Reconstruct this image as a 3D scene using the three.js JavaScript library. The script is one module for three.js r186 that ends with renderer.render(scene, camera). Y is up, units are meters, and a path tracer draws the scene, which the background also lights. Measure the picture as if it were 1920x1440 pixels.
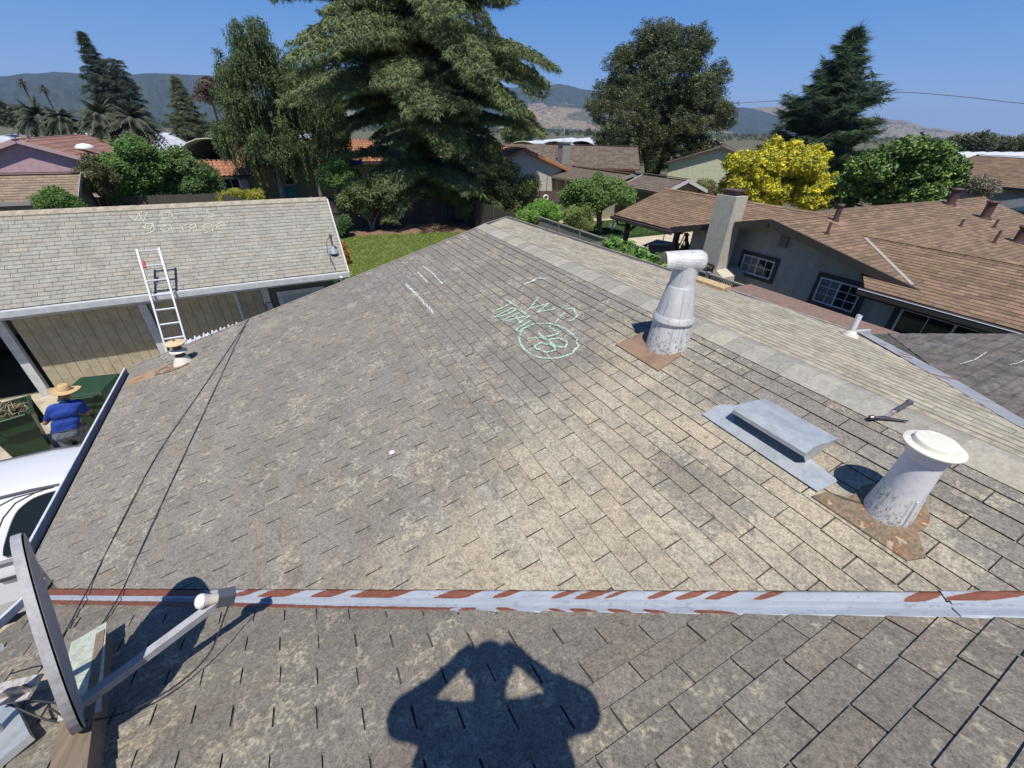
import * as THREE from 'three';
import { mergeGeometries } from 'three/addons/utils/BufferGeometryUtils.js';
import { MarchingCubes } from 'three/addons/objects/MarchingCubes.js';

// ---------------------------------------------------------------- camera, sky, sun, exposure
const scene = new THREE.Scene();
const EYE = new THREE.Vector3(0, 5.2, 0);                       // phone held above the near roof slope
const camera = new THREE.PerspectiveCamera(85.97, 4 / 3, 0.05, 12000);
camera.position.copy(EYE);
{
  const f = new THREE.Vector3(0.39964, -0.52736, -0.74979), u = new THREE.Vector3(0.22865, 0.84944, -0.47558);
  const r = new THREE.Vector3().crossVectors(f, u).normalize();
  u.crossVectors(r, f).normalize();
  camera.quaternion.setFromRotationMatrix(new THREE.Matrix4().makeBasis(r, u, f.clone().negate()));
}
scene.add(camera);
const RAY = new THREE.Vector3(0.1689, -0.9049, -0.3906);        // direction the sunlight travels
{
  const W = 256, H = 128, d = new Float32Array(W * H * 4);
  const mixc = (a, b, t) => a.map((v, i) => v + (b[i] - v) * t);
  const stops = [[-0.02, [0.36, 0.50, 0.71]], [0.03, [0.33, 0.48, 0.72]], [0.08, [0.21, 0.395, 0.74]], [0.16, [0.125, 0.305, 0.69]], [0.3, [0.074, 0.215, 0.59]], [0.55, [0.046, 0.14, 0.42]], [1, [0.032, 0.10, 0.31]]];
  for (let j = 0; j < H; j++) {
    const el = Math.sin(((j + 0.5) / H - 0.5) * Math.PI);
    let c = stops[0][1];
    for (let k = 0; k + 1 < stops.length; k++) if (el >= stops[k][0]) c = mixc(stops[k][1], stops[k + 1][1], Math.min(1, (el - stops[k][0]) / (stops[k + 1][0] - stops[k][0])));
    for (let i = 0; i < W; i++) d.set([c[0], c[1], c[2], 1], (j * W + i) * 4);
  }
  const sky = new THREE.DataTexture(d, W, H, THREE.RGBAFormat, THREE.FloatType);
  sky.mapping = THREE.EquirectangularReflectionMapping; sky.magFilter = THREE.LinearFilter; sky.needsUpdate = true;
  scene.background = sky; scene.environment = sky;
}
scene.fog = new THREE.FogExp2(0xa9c6f2, 0.0001);
const sun = new THREE.DirectionalLight(new THREE.Color(1, 0.955, 0.88), 5);
sun.position.copy(RAY).multiplyScalar(-120).add(new THREE.Vector3(10, 0, -20));
sun.target.position.set(10, 0, -20);
sun.castShadow = true; sun.shadow.mapSize.set(4096, 4096); sun.shadow.radius = 1;
Object.assign(sun.shadow.camera, { left: -80, right: 80, top: 80, bottom: -80, near: 1, far: 400 });
scene.add(sun, sun.target);
const renderer = new THREE.WebGLRenderer({ antialias: true });
renderer.setSize(1024, 768);
renderer.shadowMap.enabled = true;
renderer.toneMapping = THREE.LinearToneMapping;
renderer.toneMappingExposure = 1.05;

// ---------------------------------------------------------------- helpers
let seed = 20240611;
const rnd = () => { seed |= 0; seed = seed + 0x6D2B79F5 | 0; let t = Math.imul(seed ^ seed >>> 15, 1 | seed); t = t + Math.imul(t ^ t >>> 7, 61 | t) ^ t; return ((t ^ t >>> 14) >>> 0) / 4294967296; };
const rr = (a, b) => a + (b - a) * rnd();
const V3 = (x, y, z) => new THREE.Vector3(x, y, z);
const lerp = (a, b, t) => a + (b - a) * t;
const clamp = (x, a = 0, b = 1) => Math.min(b, Math.max(a, x));
const sstep = (a, b, x) => { const t = clamp((x - a) / (b - a)); return t * t * (3 - 2 * t); };
const PERM = new Uint8Array(512); { const p = [...Array(256).keys()]; for (let i = 255; i > 0; i--) { const j = Math.floor(rnd() * (i + 1)); [p[i], p[j]] = [p[j], p[i]]; } for (let i = 0; i < 512; i++) PERM[i] = p[i & 255]; }
const hash2 = (x, y) => PERM[PERM[x & 255] + (y & 255)] / 255;
function vnoise(x, y) {
  const xi = Math.floor(x), yi = Math.floor(y), fx = x - xi, fy = y - yi, u = fx * fx * (3 - 2 * fx), v = fy * fy * (3 - 2 * fy);
  const a = hash2(xi, yi), b = hash2(xi + 1, yi), c = hash2(xi, yi + 1), d = hash2(xi + 1, yi + 1);
  return a + (b - a) * u + (c - a) * v + (a - b - c + d) * u * v;
}
const fbm = (x, y, o = 4) => { let s = 0, a = 0.5, t = 0; for (let i = 0; i < o; i++) { s += a * vnoise(x, y); t += a; a *= 0.5; x = x * 2.03 + 17.1; y = y * 2.03 + 5.7; } return s / t; };
const L2S = (c) => c <= 0.0031308 ? c * 12.92 : 1.055 * Math.pow(c, 1 / 2.4) - 0.055;
function tex(w, h, fn, repeat) {                                  // fn(u, v) -> linear rgb; stored as sRGB
  const d = new Uint8Array(w * h * 4);
  for (let j = 0; j < h; j++) for (let i = 0; i < w; i++) { const c = fn((i + 0.5) / w, (j + 0.5) / h), k = (j * w + i) * 4; d[k] = 255 * L2S(clamp(c[0])); d[k + 1] = 255 * L2S(clamp(c[1])); d[k + 2] = 255 * L2S(clamp(c[2])); d[k + 3] = 255; }
  const t = new THREE.DataTexture(d, w, h); t.colorSpace = THREE.SRGBColorSpace; return fin(t, repeat);
}
function grey(w, h, fn, repeat) {
  const d = new Uint8Array(w * h * 4);
  for (let j = 0; j < h; j++) for (let i = 0; i < w; i++) { const c = 255 * clamp(fn((i + 0.5) / w, (j + 0.5) / h)), k = (j * w + i) * 4; d[k] = d[k + 1] = d[k + 2] = c; d[k + 3] = 255; }
  return fin(new THREE.DataTexture(d, w, h), repeat);
}
function fin(t, repeat) { t.magFilter = THREE.LinearFilter; t.minFilter = THREE.LinearMipmapLinearFilter; t.generateMipmaps = true; t.wrapS = t.wrapT = THREE.RepeatWrapping; if (repeat) t.repeat.set(repeat, repeat); t.needsUpdate = true; return t; }
const tile = (f, p) => (u, v) => {                                 // a noise made seamless over the unit square
  const a = sstep(0, 0.18, 1 - u), b = sstep(0, 0.18, 1 - v);
  return (f(u * p, v * p) * a + f(u * p - p, v * p) * (1 - a)) * b + (f(u * p, v * p - p) * a + f(u * p - p, v * p - p) * (1 - a)) * (1 - b);
};
const n64 = tile((x, y) => fbm(x, y, 4), 9), n64b = tile((x, y) => fbm(x + 40, y + 9, 3), 40);
const NA = grey(256, 256, (u, v) => n64(u, v) * 0.6 + n64b(u, v) * 0.4);           // shared relief
const grainBump = NA.clone(); grainBump.repeat.set(2, 2); grainBump.needsUpdate = true;
function mottled(c1, c2, sizeM, fine = 0.25) {                    // a surface of two mixed tones, one repeat = sizeM metres
  return tex(256, 256, (u, v) => { const t = sstep(0.35, 0.65, n64(u, v)), g = 1 + fine * (n64b(u, v) - 0.5) * 2 + fine * 0.5 * (hash2(u * 256, v * 256) - 0.5); return c1.map((c, i) => lerp(c, c2[i], t) * g); }, 1 / sizeM);
}
const mat = (color, roughness = 0.8, o = {}) => new THREE.MeshStandardMaterial({ color: Array.isArray(color) ? new THREE.Color().setRGB(...color) : color, roughness, side: THREE.DoubleSide, ...o });
const matMap = (map, roughness = 0.9, o = {}) => new THREE.MeshStandardMaterial({ map, roughness, side: THREE.DoubleSide, ...o });

class GB {                                                         // collects triangles; uv in metres by the dominant axis unless given
  constructor() { this.p = []; this.u = []; this.c = []; }
  tri(a, b, c, uv, col) { this.p.push(...a, ...b, ...c); if (uv) this.u.push(...uv[0], ...uv[1], ...uv[2]); if (col) for (let i = 0; i < 3; i++) this.c.push(...col); return this; }
  quad(a, b, c, d, uv, col) { this.tri(a, b, c, uv && [uv[0], uv[1], uv[2]], col); this.tri(a, c, d, uv && [uv[0], uv[2], uv[3]], col); return this; }
  poly(pts, col) { for (let i = 1; i + 1 < pts.length; i++) this.tri(pts[0], pts[i], pts[i + 1], null, col); return this; }
  hexa(q, col) { const [a, b, c, d, e, f, g, h] = q; this.quad(a, b, c, d, null, col); this.quad(e, h, g, f, null, col); this.quad(a, e, f, b, null, col); this.quad(b, f, g, c, null, col); this.quad(c, g, h, d, null, col); this.quad(d, h, e, a, null, col); return this; }
  box(x0, x1, y0, y1, z0, z1, col) { return this.hexa([[x0, y0, z0], [x0, y0, z1], [x1, y0, z1], [x1, y0, z0], [x0, y1, z0], [x0, y1, z1], [x1, y1, z1], [x1, y1, z0]], col); }
  slab(pts, n, t, col) {                                           // convex polygon pts, thickness t along n
    const q = pts.map((p) => [p[0] + n[0] * t, p[1] + n[1] * t, p[2] + n[2] * t]);
    this.poly(q, col); this.poly([...pts].reverse(), col);
    for (let i = 0; i < pts.length; i++) { const j = (i + 1) % pts.length; this.quad(pts[i], pts[j], q[j], q[i], null, col); }
    return this;
  }
  beam(a, b, w, h, up = [0, 1, 0], col) {                          // bar with a w x h section from a to b
    const A = V3(...a), B = V3(...b), d = B.clone().sub(A).normalize(), s = new THREE.Vector3().crossVectors(d, V3(...up)).normalize(), u = new THREE.Vector3().crossVectors(s, d).normalize();
    const c = (P, i, j) => P.clone().addScaledVector(s, i * w / 2).addScaledVector(u, j * h / 2).toArray();
    return this.hexa([c(A, -1, -1), c(A, 1, -1), c(B, 1, -1), c(B, -1, -1), c(A, -1, 1), c(A, 1, 1), c(B, 1, 1), c(B, -1, 1)], col);
  }
  tube(pts, r, n = 8, col) {                                       // pts: [x,y,z], r: number or array
    const P = pts.map((p) => V3(...p)), rings = [];
    let ref = V3(0.31, 0.77, 0.55);
    for (let i = 0; i < P.length; i++) {
      const d = (P[Math.min(i + 1, P.length - 1)].clone().sub(P[Math.max(i - 1, 0)])).normalize();
      const s = new THREE.Vector3().crossVectors(d, ref).normalize(), u = new THREE.Vector3().crossVectors(s, d); ref = u.clone().cross(s).lengthSq() ? new THREE.Vector3().crossVectors(d, s).negate() : ref; ref = u;
      const R = Array.isArray(r) ? r[i] : r, ring = [];
      for (let k = 0; k < n; k++) { const a = k / n * Math.PI * 2; ring.push(P[i].clone().addScaledVector(s, Math.cos(a) * R).addScaledVector(u, Math.sin(a) * R).toArray()); }
      rings.push(ring);
    }
    for (let i = 0; i + 1 < rings.length; i++) for (let k = 0; k < n; k++) this.quad(rings[i][k], rings[i][(k + 1) % n], rings[i + 1][(k + 1) % n], rings[i + 1][k], null, col);
    this.poly([...rings[0]].reverse(), col); this.poly(rings[rings.length - 1], col);
    return this;
  }
  geo(smooth) {
    const g = new THREE.BufferGeometry(), p = new Float32Array(this.p);
    g.setAttribute('position', new THREE.BufferAttribute(p, 3)); g.computeVertexNormals();
    let uv;
    if (this.u.length === p.length / 3 * 2) uv = new Float32Array(this.u);
    else {
      uv = new Float32Array(p.length / 3 * 2); const nn = g.attributes.normal.array;
      for (let i = 0; i < p.length / 3; i++) { const ax = Math.abs(nn[3 * i]), ay = Math.abs(nn[3 * i + 1]), az = Math.abs(nn[3 * i + 2]); const [a, b] = ay >= ax && ay >= az ? [0, 2] : ax >= az ? [2, 1] : [0, 1]; uv[2 * i] = p[3 * i + a]; uv[2 * i + 1] = p[3 * i + b]; }
    }
    g.setAttribute('uv', new THREE.BufferAttribute(uv, 2));
    if (this.c.length === p.length) g.setAttribute('color', new THREE.BufferAttribute(new Float32Array(this.c), 3));
    return g;
  }
}
const taken = {};
const numbered = (n) => { const k = taken[n] = (taken[n] ?? -1) + 1; return k ? `${n}_${String(k).padStart(3, '0')}` : n; };
const shadowed = (m) => { m.castShadow = m.receiveShadow = true; return m; };
function part(parent, name, g, m, label) { const o = shadowed(new THREE.Mesh(g instanceof GB ? g.geo() : g, m)); o.name = name; if (label) o.userData.label = label; parent.add(o); return o; }
function tag(o, label, category, group) { o.userData.label = label; o.userData.category = category; if (group) o.userData.group = group; return o; }
function thing(name, label, category, pos = [0, 0, 0], turn = 0, group) { const o = new THREE.Group(); o.name = numbered(name); o.position.set(...pos); o.rotation.y = turn; scene.add(o); return tag(o, label, category, group); }
function single(name, g, m, label, category, group) { const o = part(scene, numbered(name), g, m); return tag(o, label, category, group); }
function structure(name, g, m, kind = 'structure') { const o = part(scene, numbered(name), g, m); o.userData.kind = kind; return o; }
function lathe(profile, n = 32) { return new THREE.LatheGeometry(profile.map(([r, y]) => new THREE.Vector2(r, y)), n); }

// shingle tabs on a plane: origin O, U along the courses, V up the slope, N outward; poly = convex outline in (u, v)
function clipConvex(sub, poly) {
  let area = 0; for (let i = 0; i < poly.length; i++) { const a = poly[i], b = poly[(i + 1) % poly.length]; area += a[0] * b[1] - a[1] * b[0]; }
  const sgn = area > 0 ? 1 : -1; let out = sub;
  for (let i = 0; i < poly.length && out.length; i++) {
    const a = poly[i], b = poly[(i + 1) % poly.length], inn = out, side = (p) => sgn * ((b[0] - a[0]) * (p[1] - a[1]) - (b[1] - a[1]) * (p[0] - a[0]));
    out = [];
    for (let k = 0; k < inn.length; k++) { const p = inn[k], q = inn[(k + 1) % inn.length], sp = side(p), sq = side(q); if (sp >= 0) out.push(p); if (sp >= 0 !== sq >= 0) { const t = sp / (sp - sq); out.push([p[0] + (q[0] - p[0]) * t, p[1] + (q[1] - p[1]) * t]); } }
  }
  return out;
}
function shingleTabs(F, o) {
  const list = [], us = F.poly.map((p) => p[0]), vs = F.poly.map((p) => p[1]), u0 = Math.min(...us), u1 = Math.max(...us), v0 = Math.min(...vs), v1 = Math.max(...vs);
  const at = (u, v, h) => [F.O[0] + F.U[0] * u + F.V[0] * v + F.N[0] * h, F.O[1] + F.U[1] * u + F.V[1] * v + F.N[1] * h, F.O[2] + F.U[2] * u + F.V[2] * v + F.N[2] * h];
  const c0 = Math.floor(v0 / o.exp);
  for (let j = c0; j * o.exp < v1; j++) {
    const off = (o.offset ? o.offset(j) : (j & 1) * 0.5) * o.tab + rr(-0.012, 0.012), va = j * o.exp + rr(-0.003, 0.003);
    for (let k = Math.floor((u0 - off) / o.tab) - 1; off + k * o.tab < u1; k++) {
      const g = o.gap / 2, ju = () => rr(-0.25, 0.25) * o.gap, a = off + k * o.tab, jv = rr(-1, 1) * (o.jag ?? 0.003);
      const q = clipConvex([[a + g + ju(), va + jv], [a + o.tab - g + ju(), va + jv + rr(-1, 1) * 0.002], [a + o.tab - g + ju(), va + o.exp + 0.006], [a + g + ju(), va + o.exp + 0.006]], F.poly);
      if (q.length < 3) continue;
      let ar = 0; for (let i = 0; i < q.length; i++) { const p = q[i], s = q[(i + 1) % q.length]; ar += p[0] * s[1] - p[1] * s[0]; } ar = Math.abs(ar) / 2;
      if (ar < 0.0004) continue;
      const th = o.thick * rr(0.8, 1.25), tone = o.tone(a + o.tab / 2, va + o.exp / 2, j, k), edge = o.edge.map((e, i) => e * (o.absEdge ? 1 : tone[i]));
      const H = (v) => lerp(th, o.thick * 0.12, clamp((v - va) / o.exp)) + 0.001, b = new GB(), top = q.map(([u, v]) => at(u, v, H(v))), low = q.map(([u, v]) => at(u, v, -0.002));
      const uv = q.map(([u, v]) => F.uv ? F.uv(u, v) : [u, v]);
      if (o.worn && q.length === 4) {                                                                             // granules lost along the butt edge
        const f = 0.16, m = (a, c, e) => a.map((x, i) => lerp(x, c[i], e)), wt = tone.map((x) => x * o.worn), L = m(top[0], top[3], f), R = m(top[1], top[2], f), lu = m(uv[0], uv[3], f), ru = m(uv[1], uv[2], f);
        b.quad(top[0], top[1], R, L, [uv[0], uv[1], ru, lu], wt); b.quad(L, R, top[2], top[3], [lu, ru, uv[2], uv[3]], tone);
      } else for (let i = 1; i + 1 < q.length; i++) b.tri(top[0], top[i], top[i + 1], [uv[0], uv[i], uv[i + 1]], tone);
      for (let i = 0; i < q.length; i++) { const m = (i + 1) % q.length; if ((q[i][1] + q[m][1]) / 2 > va + o.exp) continue; b.quad(top[i], low[i], low[m], top[m], [uv[i], uv[i], uv[m], uv[m]], edge); }
      const cu = q.reduce((s, p) => s + p[0], 0) / q.length, cv = q.reduce((s, p) => s + p[1], 0) / q.length, P = at(cu, cv, 0);
      list.push({ b, size: Math.sqrt(ar) / Math.hypot(P[0] - EYE.x, P[1] - EYE.y, P[2] - EYE.z), P });
    }
  }
  return list;
}
function pack(list) { const g = new GB(); for (const t of list) { for (const x of t.b.p) g.p.push(x); for (const x of t.b.u) g.u.push(x); for (const x of t.b.c) g.c.push(x); } return g.geo(); }
function stuffPart(parent, name, g, m) { const o = part(parent, name, g, m); o.userData.kind = 'stuff'; return o; }
// chalk: a stroke is a trail of small dabs lying on the shingles, broken where the stick skipped
function chalkTrail(g, pts, place, w, step = 0.004, skip = 0.28) {
  for (let i = 0; i + 1 < pts.length; i++) {
    const [a0, b0] = pts[i], [a1, b1] = pts[i + 1], len = Math.hypot(a1 - a0, b1 - b0), n = Math.max(2, Math.ceil(len / step));
    for (let k = 0; k < n; k++) for (let m = 0; m < 2; m++) {
      if (rnd() < skip) continue;
      const t = (k + rnd()) / n, na = -(b1 - b0) / len, nb = (a1 - a0) / len, o = rr(-0.5, 0.5) * w, a = lerp(a0, a1, t) + na * o, b = lerp(b0, b1, t) + nb * o, s = rr(0.4, 0.9) * w * 0.5, l = step * rr(0.6, 1.6), ta = (a1 - a0) / len, tb = (b1 - b0) / len, lift = rnd() * 0.0008;
      g.quad(place(a - ta * l - na * s, b - tb * l - nb * s, lift), place(a + ta * l - na * s * 0.6, b + tb * l - nb * s, lift), place(a + ta * l + na * s, b + tb * l + nb * s, lift), place(a - ta * l + na * s * 0.7, b - tb * l + nb * s, lift));
    }
  }
}
// strokes read as (x, z) in metres on each roof
const CHALK_B = [[[1.19,-5.18],[1.2,-4.78],[1.2,-4.41],[1.2,-4.08]],[[1.42,-5.41],[1.41,-4.94]],[[1.54,-5.55],[1.55,-5.17],[1.53,-4.72]],[[2.35,-6.15],[2.34,-5.83]],[[2.18,-3.85],[2.3,-3.82]],[[2.21,-3.83],[2.35,-3.85],[2.38,-3.75]],[[1.87,-3.68],[1.89,-3.46]],[[1.88,-3.57],[1.71,-3.57]],[[1.85,-3.44],[1.84,-3.48],[1.69,-3.47],[1.63,-3.46],[1.71,-3.41],[1.84,-3.41],[1.85,-3.44]],[[1.88,-3.4],[1.87,-3.26]],[[1.88,-3.33],[1.66,-3.34]],[[1.65,-3.32],[1.89,-3.2],[1.7,-3.15]],[[1.78,-3.29],[1.77,-3.17]],[[1.85,-3.11],[1.71,-3.1],[1.67,-3.08],[1.68,-3.02]],[[2.12,-3.45],[1.95,-3.32],[2.13,-3.26],[1.96,-3.2],[2.12,-3.12]],[[1.98,-2.91],[2.14,-2.99]],[[2.18,-3.04],[2.23,-2.99],[2.19,-2.86],[2.12,-2.82],[2.08,-2.84]],[[1.63,-2.94],[1.72,-3.05],[1.84,-3.04],[1.94,-2.94],[1.99,-2.76],[1.98,-2.58],[1.92,-2.45],[1.82,-2.4],[1.71,-2.43],[1.62,-2.52],[1.57,-2.68],[1.59,-2.85],[1.63,-2.95]],[[1.91,-2.9],[1.91,-2.73],[1.83,-2.75],[1.66,-2.88]],[[1.79,-2.87],[1.78,-2.72]],[[1.79,-2.72],[1.87,-2.67],[1.89,-2.56],[1.83,-2.51],[1.78,-2.6],[1.79,-2.72]],[[1.78,-2.6],[1.76,-2.54],[1.69,-2.56],[1.65,-2.68],[1.67,-2.73],[1.73,-2.72],[1.78,-2.6]]];
const CHALK_G = [[[-3.04,-12.61],[-2.95,-12.48],[-2.87,-12.65],[-2.81,-12.47],[-2.71,-12.66]],[[-2.47,-12.64],[-2.44,-12.49]],[[-2.47,-12.64],[-2.29,-12.63],[-2.25,-12.54],[-2.44,-12.49]],[[-2.2,-12.6],[-2.0,-12.61]],[[-1.84,-12.66],[-1.79,-12.49]],[[-1.45,-12.65],[-1.59,-12.64],[-1.58,-12.57],[-1.46,-12.55],[-1.47,-12.49],[-1.6,-12.47]],[[-2.64,-12.4],[-2.77,-12.41],[-2.82,-12.33],[-2.7,-12.29],[-2.64,-12.4],[-2.64,-12.25],[-2.81,-12.18]],[[-2.32,-12.34],[-2.43,-12.36],[-2.51,-12.28],[-2.45,-12.21],[-2.33,-12.25],[-2.32,-12.34],[-2.31,-12.19]],[[-2.15,-12.33],[-2.1,-12.21],[-2.11,-12.29],[-2.0,-12.35]],[[-1.86,-12.34],[-1.95,-12.33],[-1.99,-12.26],[-1.91,-12.23],[-1.85,-12.33],[-1.85,-12.22]],[[-1.55,-12.32],[-1.67,-12.32],[-1.72,-12.25],[-1.6,-12.22],[-1.54,-12.31],[-1.54,-12.16],[-1.7,-12.13]],[[-1.46,-12.25],[-1.26,-12.27],[-1.3,-12.33],[-1.41,-12.32],[-1.46,-12.23],[-1.38,-12.18],[-1.27,-12.19]]];
const CHALK_D = [[[4.54,-0.9],[4.74,-0.88],[4.92,-0.89],[5.04,-0.9]],[[4.8,-0.7],[4.91,-0.68],[5.06,-0.68]]];
// crown lobes of each tree and shrub: x, y, z, radius in metres
const LOBES = {
  birch: [[0.7,9.6,-37.0,1.41],[-0.6,8.0,-37.0,1.2],[1.9,8.2,-37.0,1.64],[-0.6,6.4,-37.0,1.56],[2.0,6.2,-37.0,1.73],[0.2,4.3,-37.0,2.12],[-1.8,4.9,-37.0,1.03],[1.9,4.3,-36.9,1.4]],
  birch2: [[4.3,7.7,-35.3,0.98],[4.2,5.7,-35.4,1.29],[4.0,3.7,-35.4,1.35]],
  dark: [[40.5,13.2,-44.2,2.9],[43.0,12.5,-41.8,2.57],[38.4,11.1,-46.1,2.74],[41.5,9.7,-43.4,3.75],[44.7,9.4,-40.1,2.93],[37.1,8.1,-47.1,2.52],[40.1,6.6,-44.6,3.77],[44.0,6.1,-40.8,3.74],[46.2,6.9,-38.2,1.86],[38.0,4.5,-46.4,2.12],[42.0,3.2,-42.9,2.6],[45.6,3.5,-39.0,2.31]],
  yellow: [[27.7,4.0,-18.0,1.27],[26.9,3.4,-19.0,1.22],[28.6,3.6,-16.5,1.18],[26.8,2.3,-19.3,1.27],[27.8,2.2,-17.7,1.33],[28.9,2.2,-16.0,1.15],[26.4,3.6,-19.9,0.65],[29.1,2.7,-15.6,0.59]],
  round: [[30.4,4.3,-12.9,1.1],[30.0,3.8,-13.7,1.16],[30.8,4.1,-11.8,1.1],[31.2,3.7,-10.7,0.69],[29.7,2.9,-14.3,1.07],[30.4,2.8,-12.7,1.24],[31.0,2.8,-11.3,1.09],[29.6,1.9,-14.5,0.69]],
  spread1: [[-6.3,3.9,-31.4,0.77],[-7.1,2.9,-31.2,0.89],[-6.3,2.6,-31.4,0.92],[-7.2,1.8,-31.2,0.91],[-5.5,3.4,-31.5,0.58],[-7.7,2.0,-31.1,0.65]],
  spread2: [[-4.6,3.0,-32.7,0.99],[-3.7,2.4,-32.8,0.91],[-5.6,2.1,-32.5,0.99],[-4.6,1.8,-32.7,1.03],[-3.3,1.9,-32.8,0.62],[-5.0,3.3,-32.6,0.57]],
  spread3: [[-7.9,3.2,-30.0,0.55],[-7.7,2.8,-30.0,0.62],[-8.2,2.7,-29.9,0.51],[-7.8,2.3,-30.0,0.53]],
  olive: [[11.8,3.6,-25.4,0.95],[11.2,2.7,-25.7,1.16],[12.5,2.6,-25.1,1.17],[11.8,1.5,-25.4,1.32],[10.5,1.2,-25.9,1.05],[13.1,1.2,-24.8,1.05],[13.8,2.3,-24.4,0.68],[9.9,2.0,-26.2,0.86],[11.9,4.2,-25.3,0.47]],
  bright: [[9.2,2.2,-27.5,0.75],[8.8,1.4,-27.6,0.77],[9.7,1.7,-27.3,0.71],[9.3,0.7,-27.5,0.6]],
  citrus: [[4.0,2.1,-26.2,0.71],[5.1,2.3,-26.0,0.72],[4.4,1.5,-26.1,0.73],[5.4,1.7,-25.9,0.62],[3.4,1.6,-26.3,0.55]],
  green: [[3.6,2.7,-30.8,0.8],[4.2,2.3,-30.7,0.69],[2.9,2.4,-30.9,0.61]],
  clipped: [[15.0,2.2,-20.7,0.73],[15.8,2.5,-20.1,0.74],[16.6,2.3,-19.5,0.72],[15.9,2.0,-20.1,0.78],[14.7,1.9,-21.0,0.46],[17.1,2.1,-19.1,0.44]],
  bush1: [[-8.7,2.2,-25.6,0.35],[-8.3,2.3,-25.7,0.42],[-8.0,2.1,-25.8,0.33]],
  hedge: [[-2.7,1.6,-29.9,0.29],[-2.1,1.7,-29.9,0.32],[-1.6,1.6,-30.0,0.33],[-1.1,1.6,-30.0,0.34]],
  bushA: [[12.6,1.5,-20.4,0.61],[13.0,1.3,-20.2,0.5],[12.1,1.3,-20.7,0.42]],
  bushC: [[13.0,1.6,-17.8,0.58],[12.7,1.3,-18.0,0.44],[13.3,1.3,-17.5,0.38]],
  bushB: [[9.7,1.8,-17.5,0.24],[10.1,1.8,-17.3,0.21]],
  rosemary: [[2.6,0.5,-24.9,0.38],[2.8,0.8,-24.8,0.27],[2.3,0.4,-24.9,0.27]],
  yshrub: [[27.7,1.8,-22.9,0.7],[28.1,1.5,-22.5,0.49],[27.4,1.4,-23.4,0.43]],
  flowers: [[1.9,0.8,-19.4,0.13],[2.0,0.5,-19.4,0.15],[2.0,0.2,-19.4,0.15]],
  farR1: [[113.7,4.2,-38.4,1.51],[114.2,4.5,-36.9,1.62]],
  farR2: [[119.7,4.1,-35.9,1.5],[120.2,4.0,-34.2,1.62]],
  farR3: [[141.2,4.2,-50.7,1.36]],
  ctr1: [[50.6,4.2,-97.7,2.02],[53.3,4.6,-96.2,2.24]],
  purple: [[-3.7,8.3,-59.9,0.73],[-3.2,7.5,-59.9,0.93],[-4.5,7.5,-59.8,0.55]],
  left1: [[-23.7,5.4,-71.2,0.97],[-22.6,5.1,-71.5,0.9]],
  bare: [[36.4,3.0,-11.0,0.49],[36.5,2.8,-10.4,0.33]]
};
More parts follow.
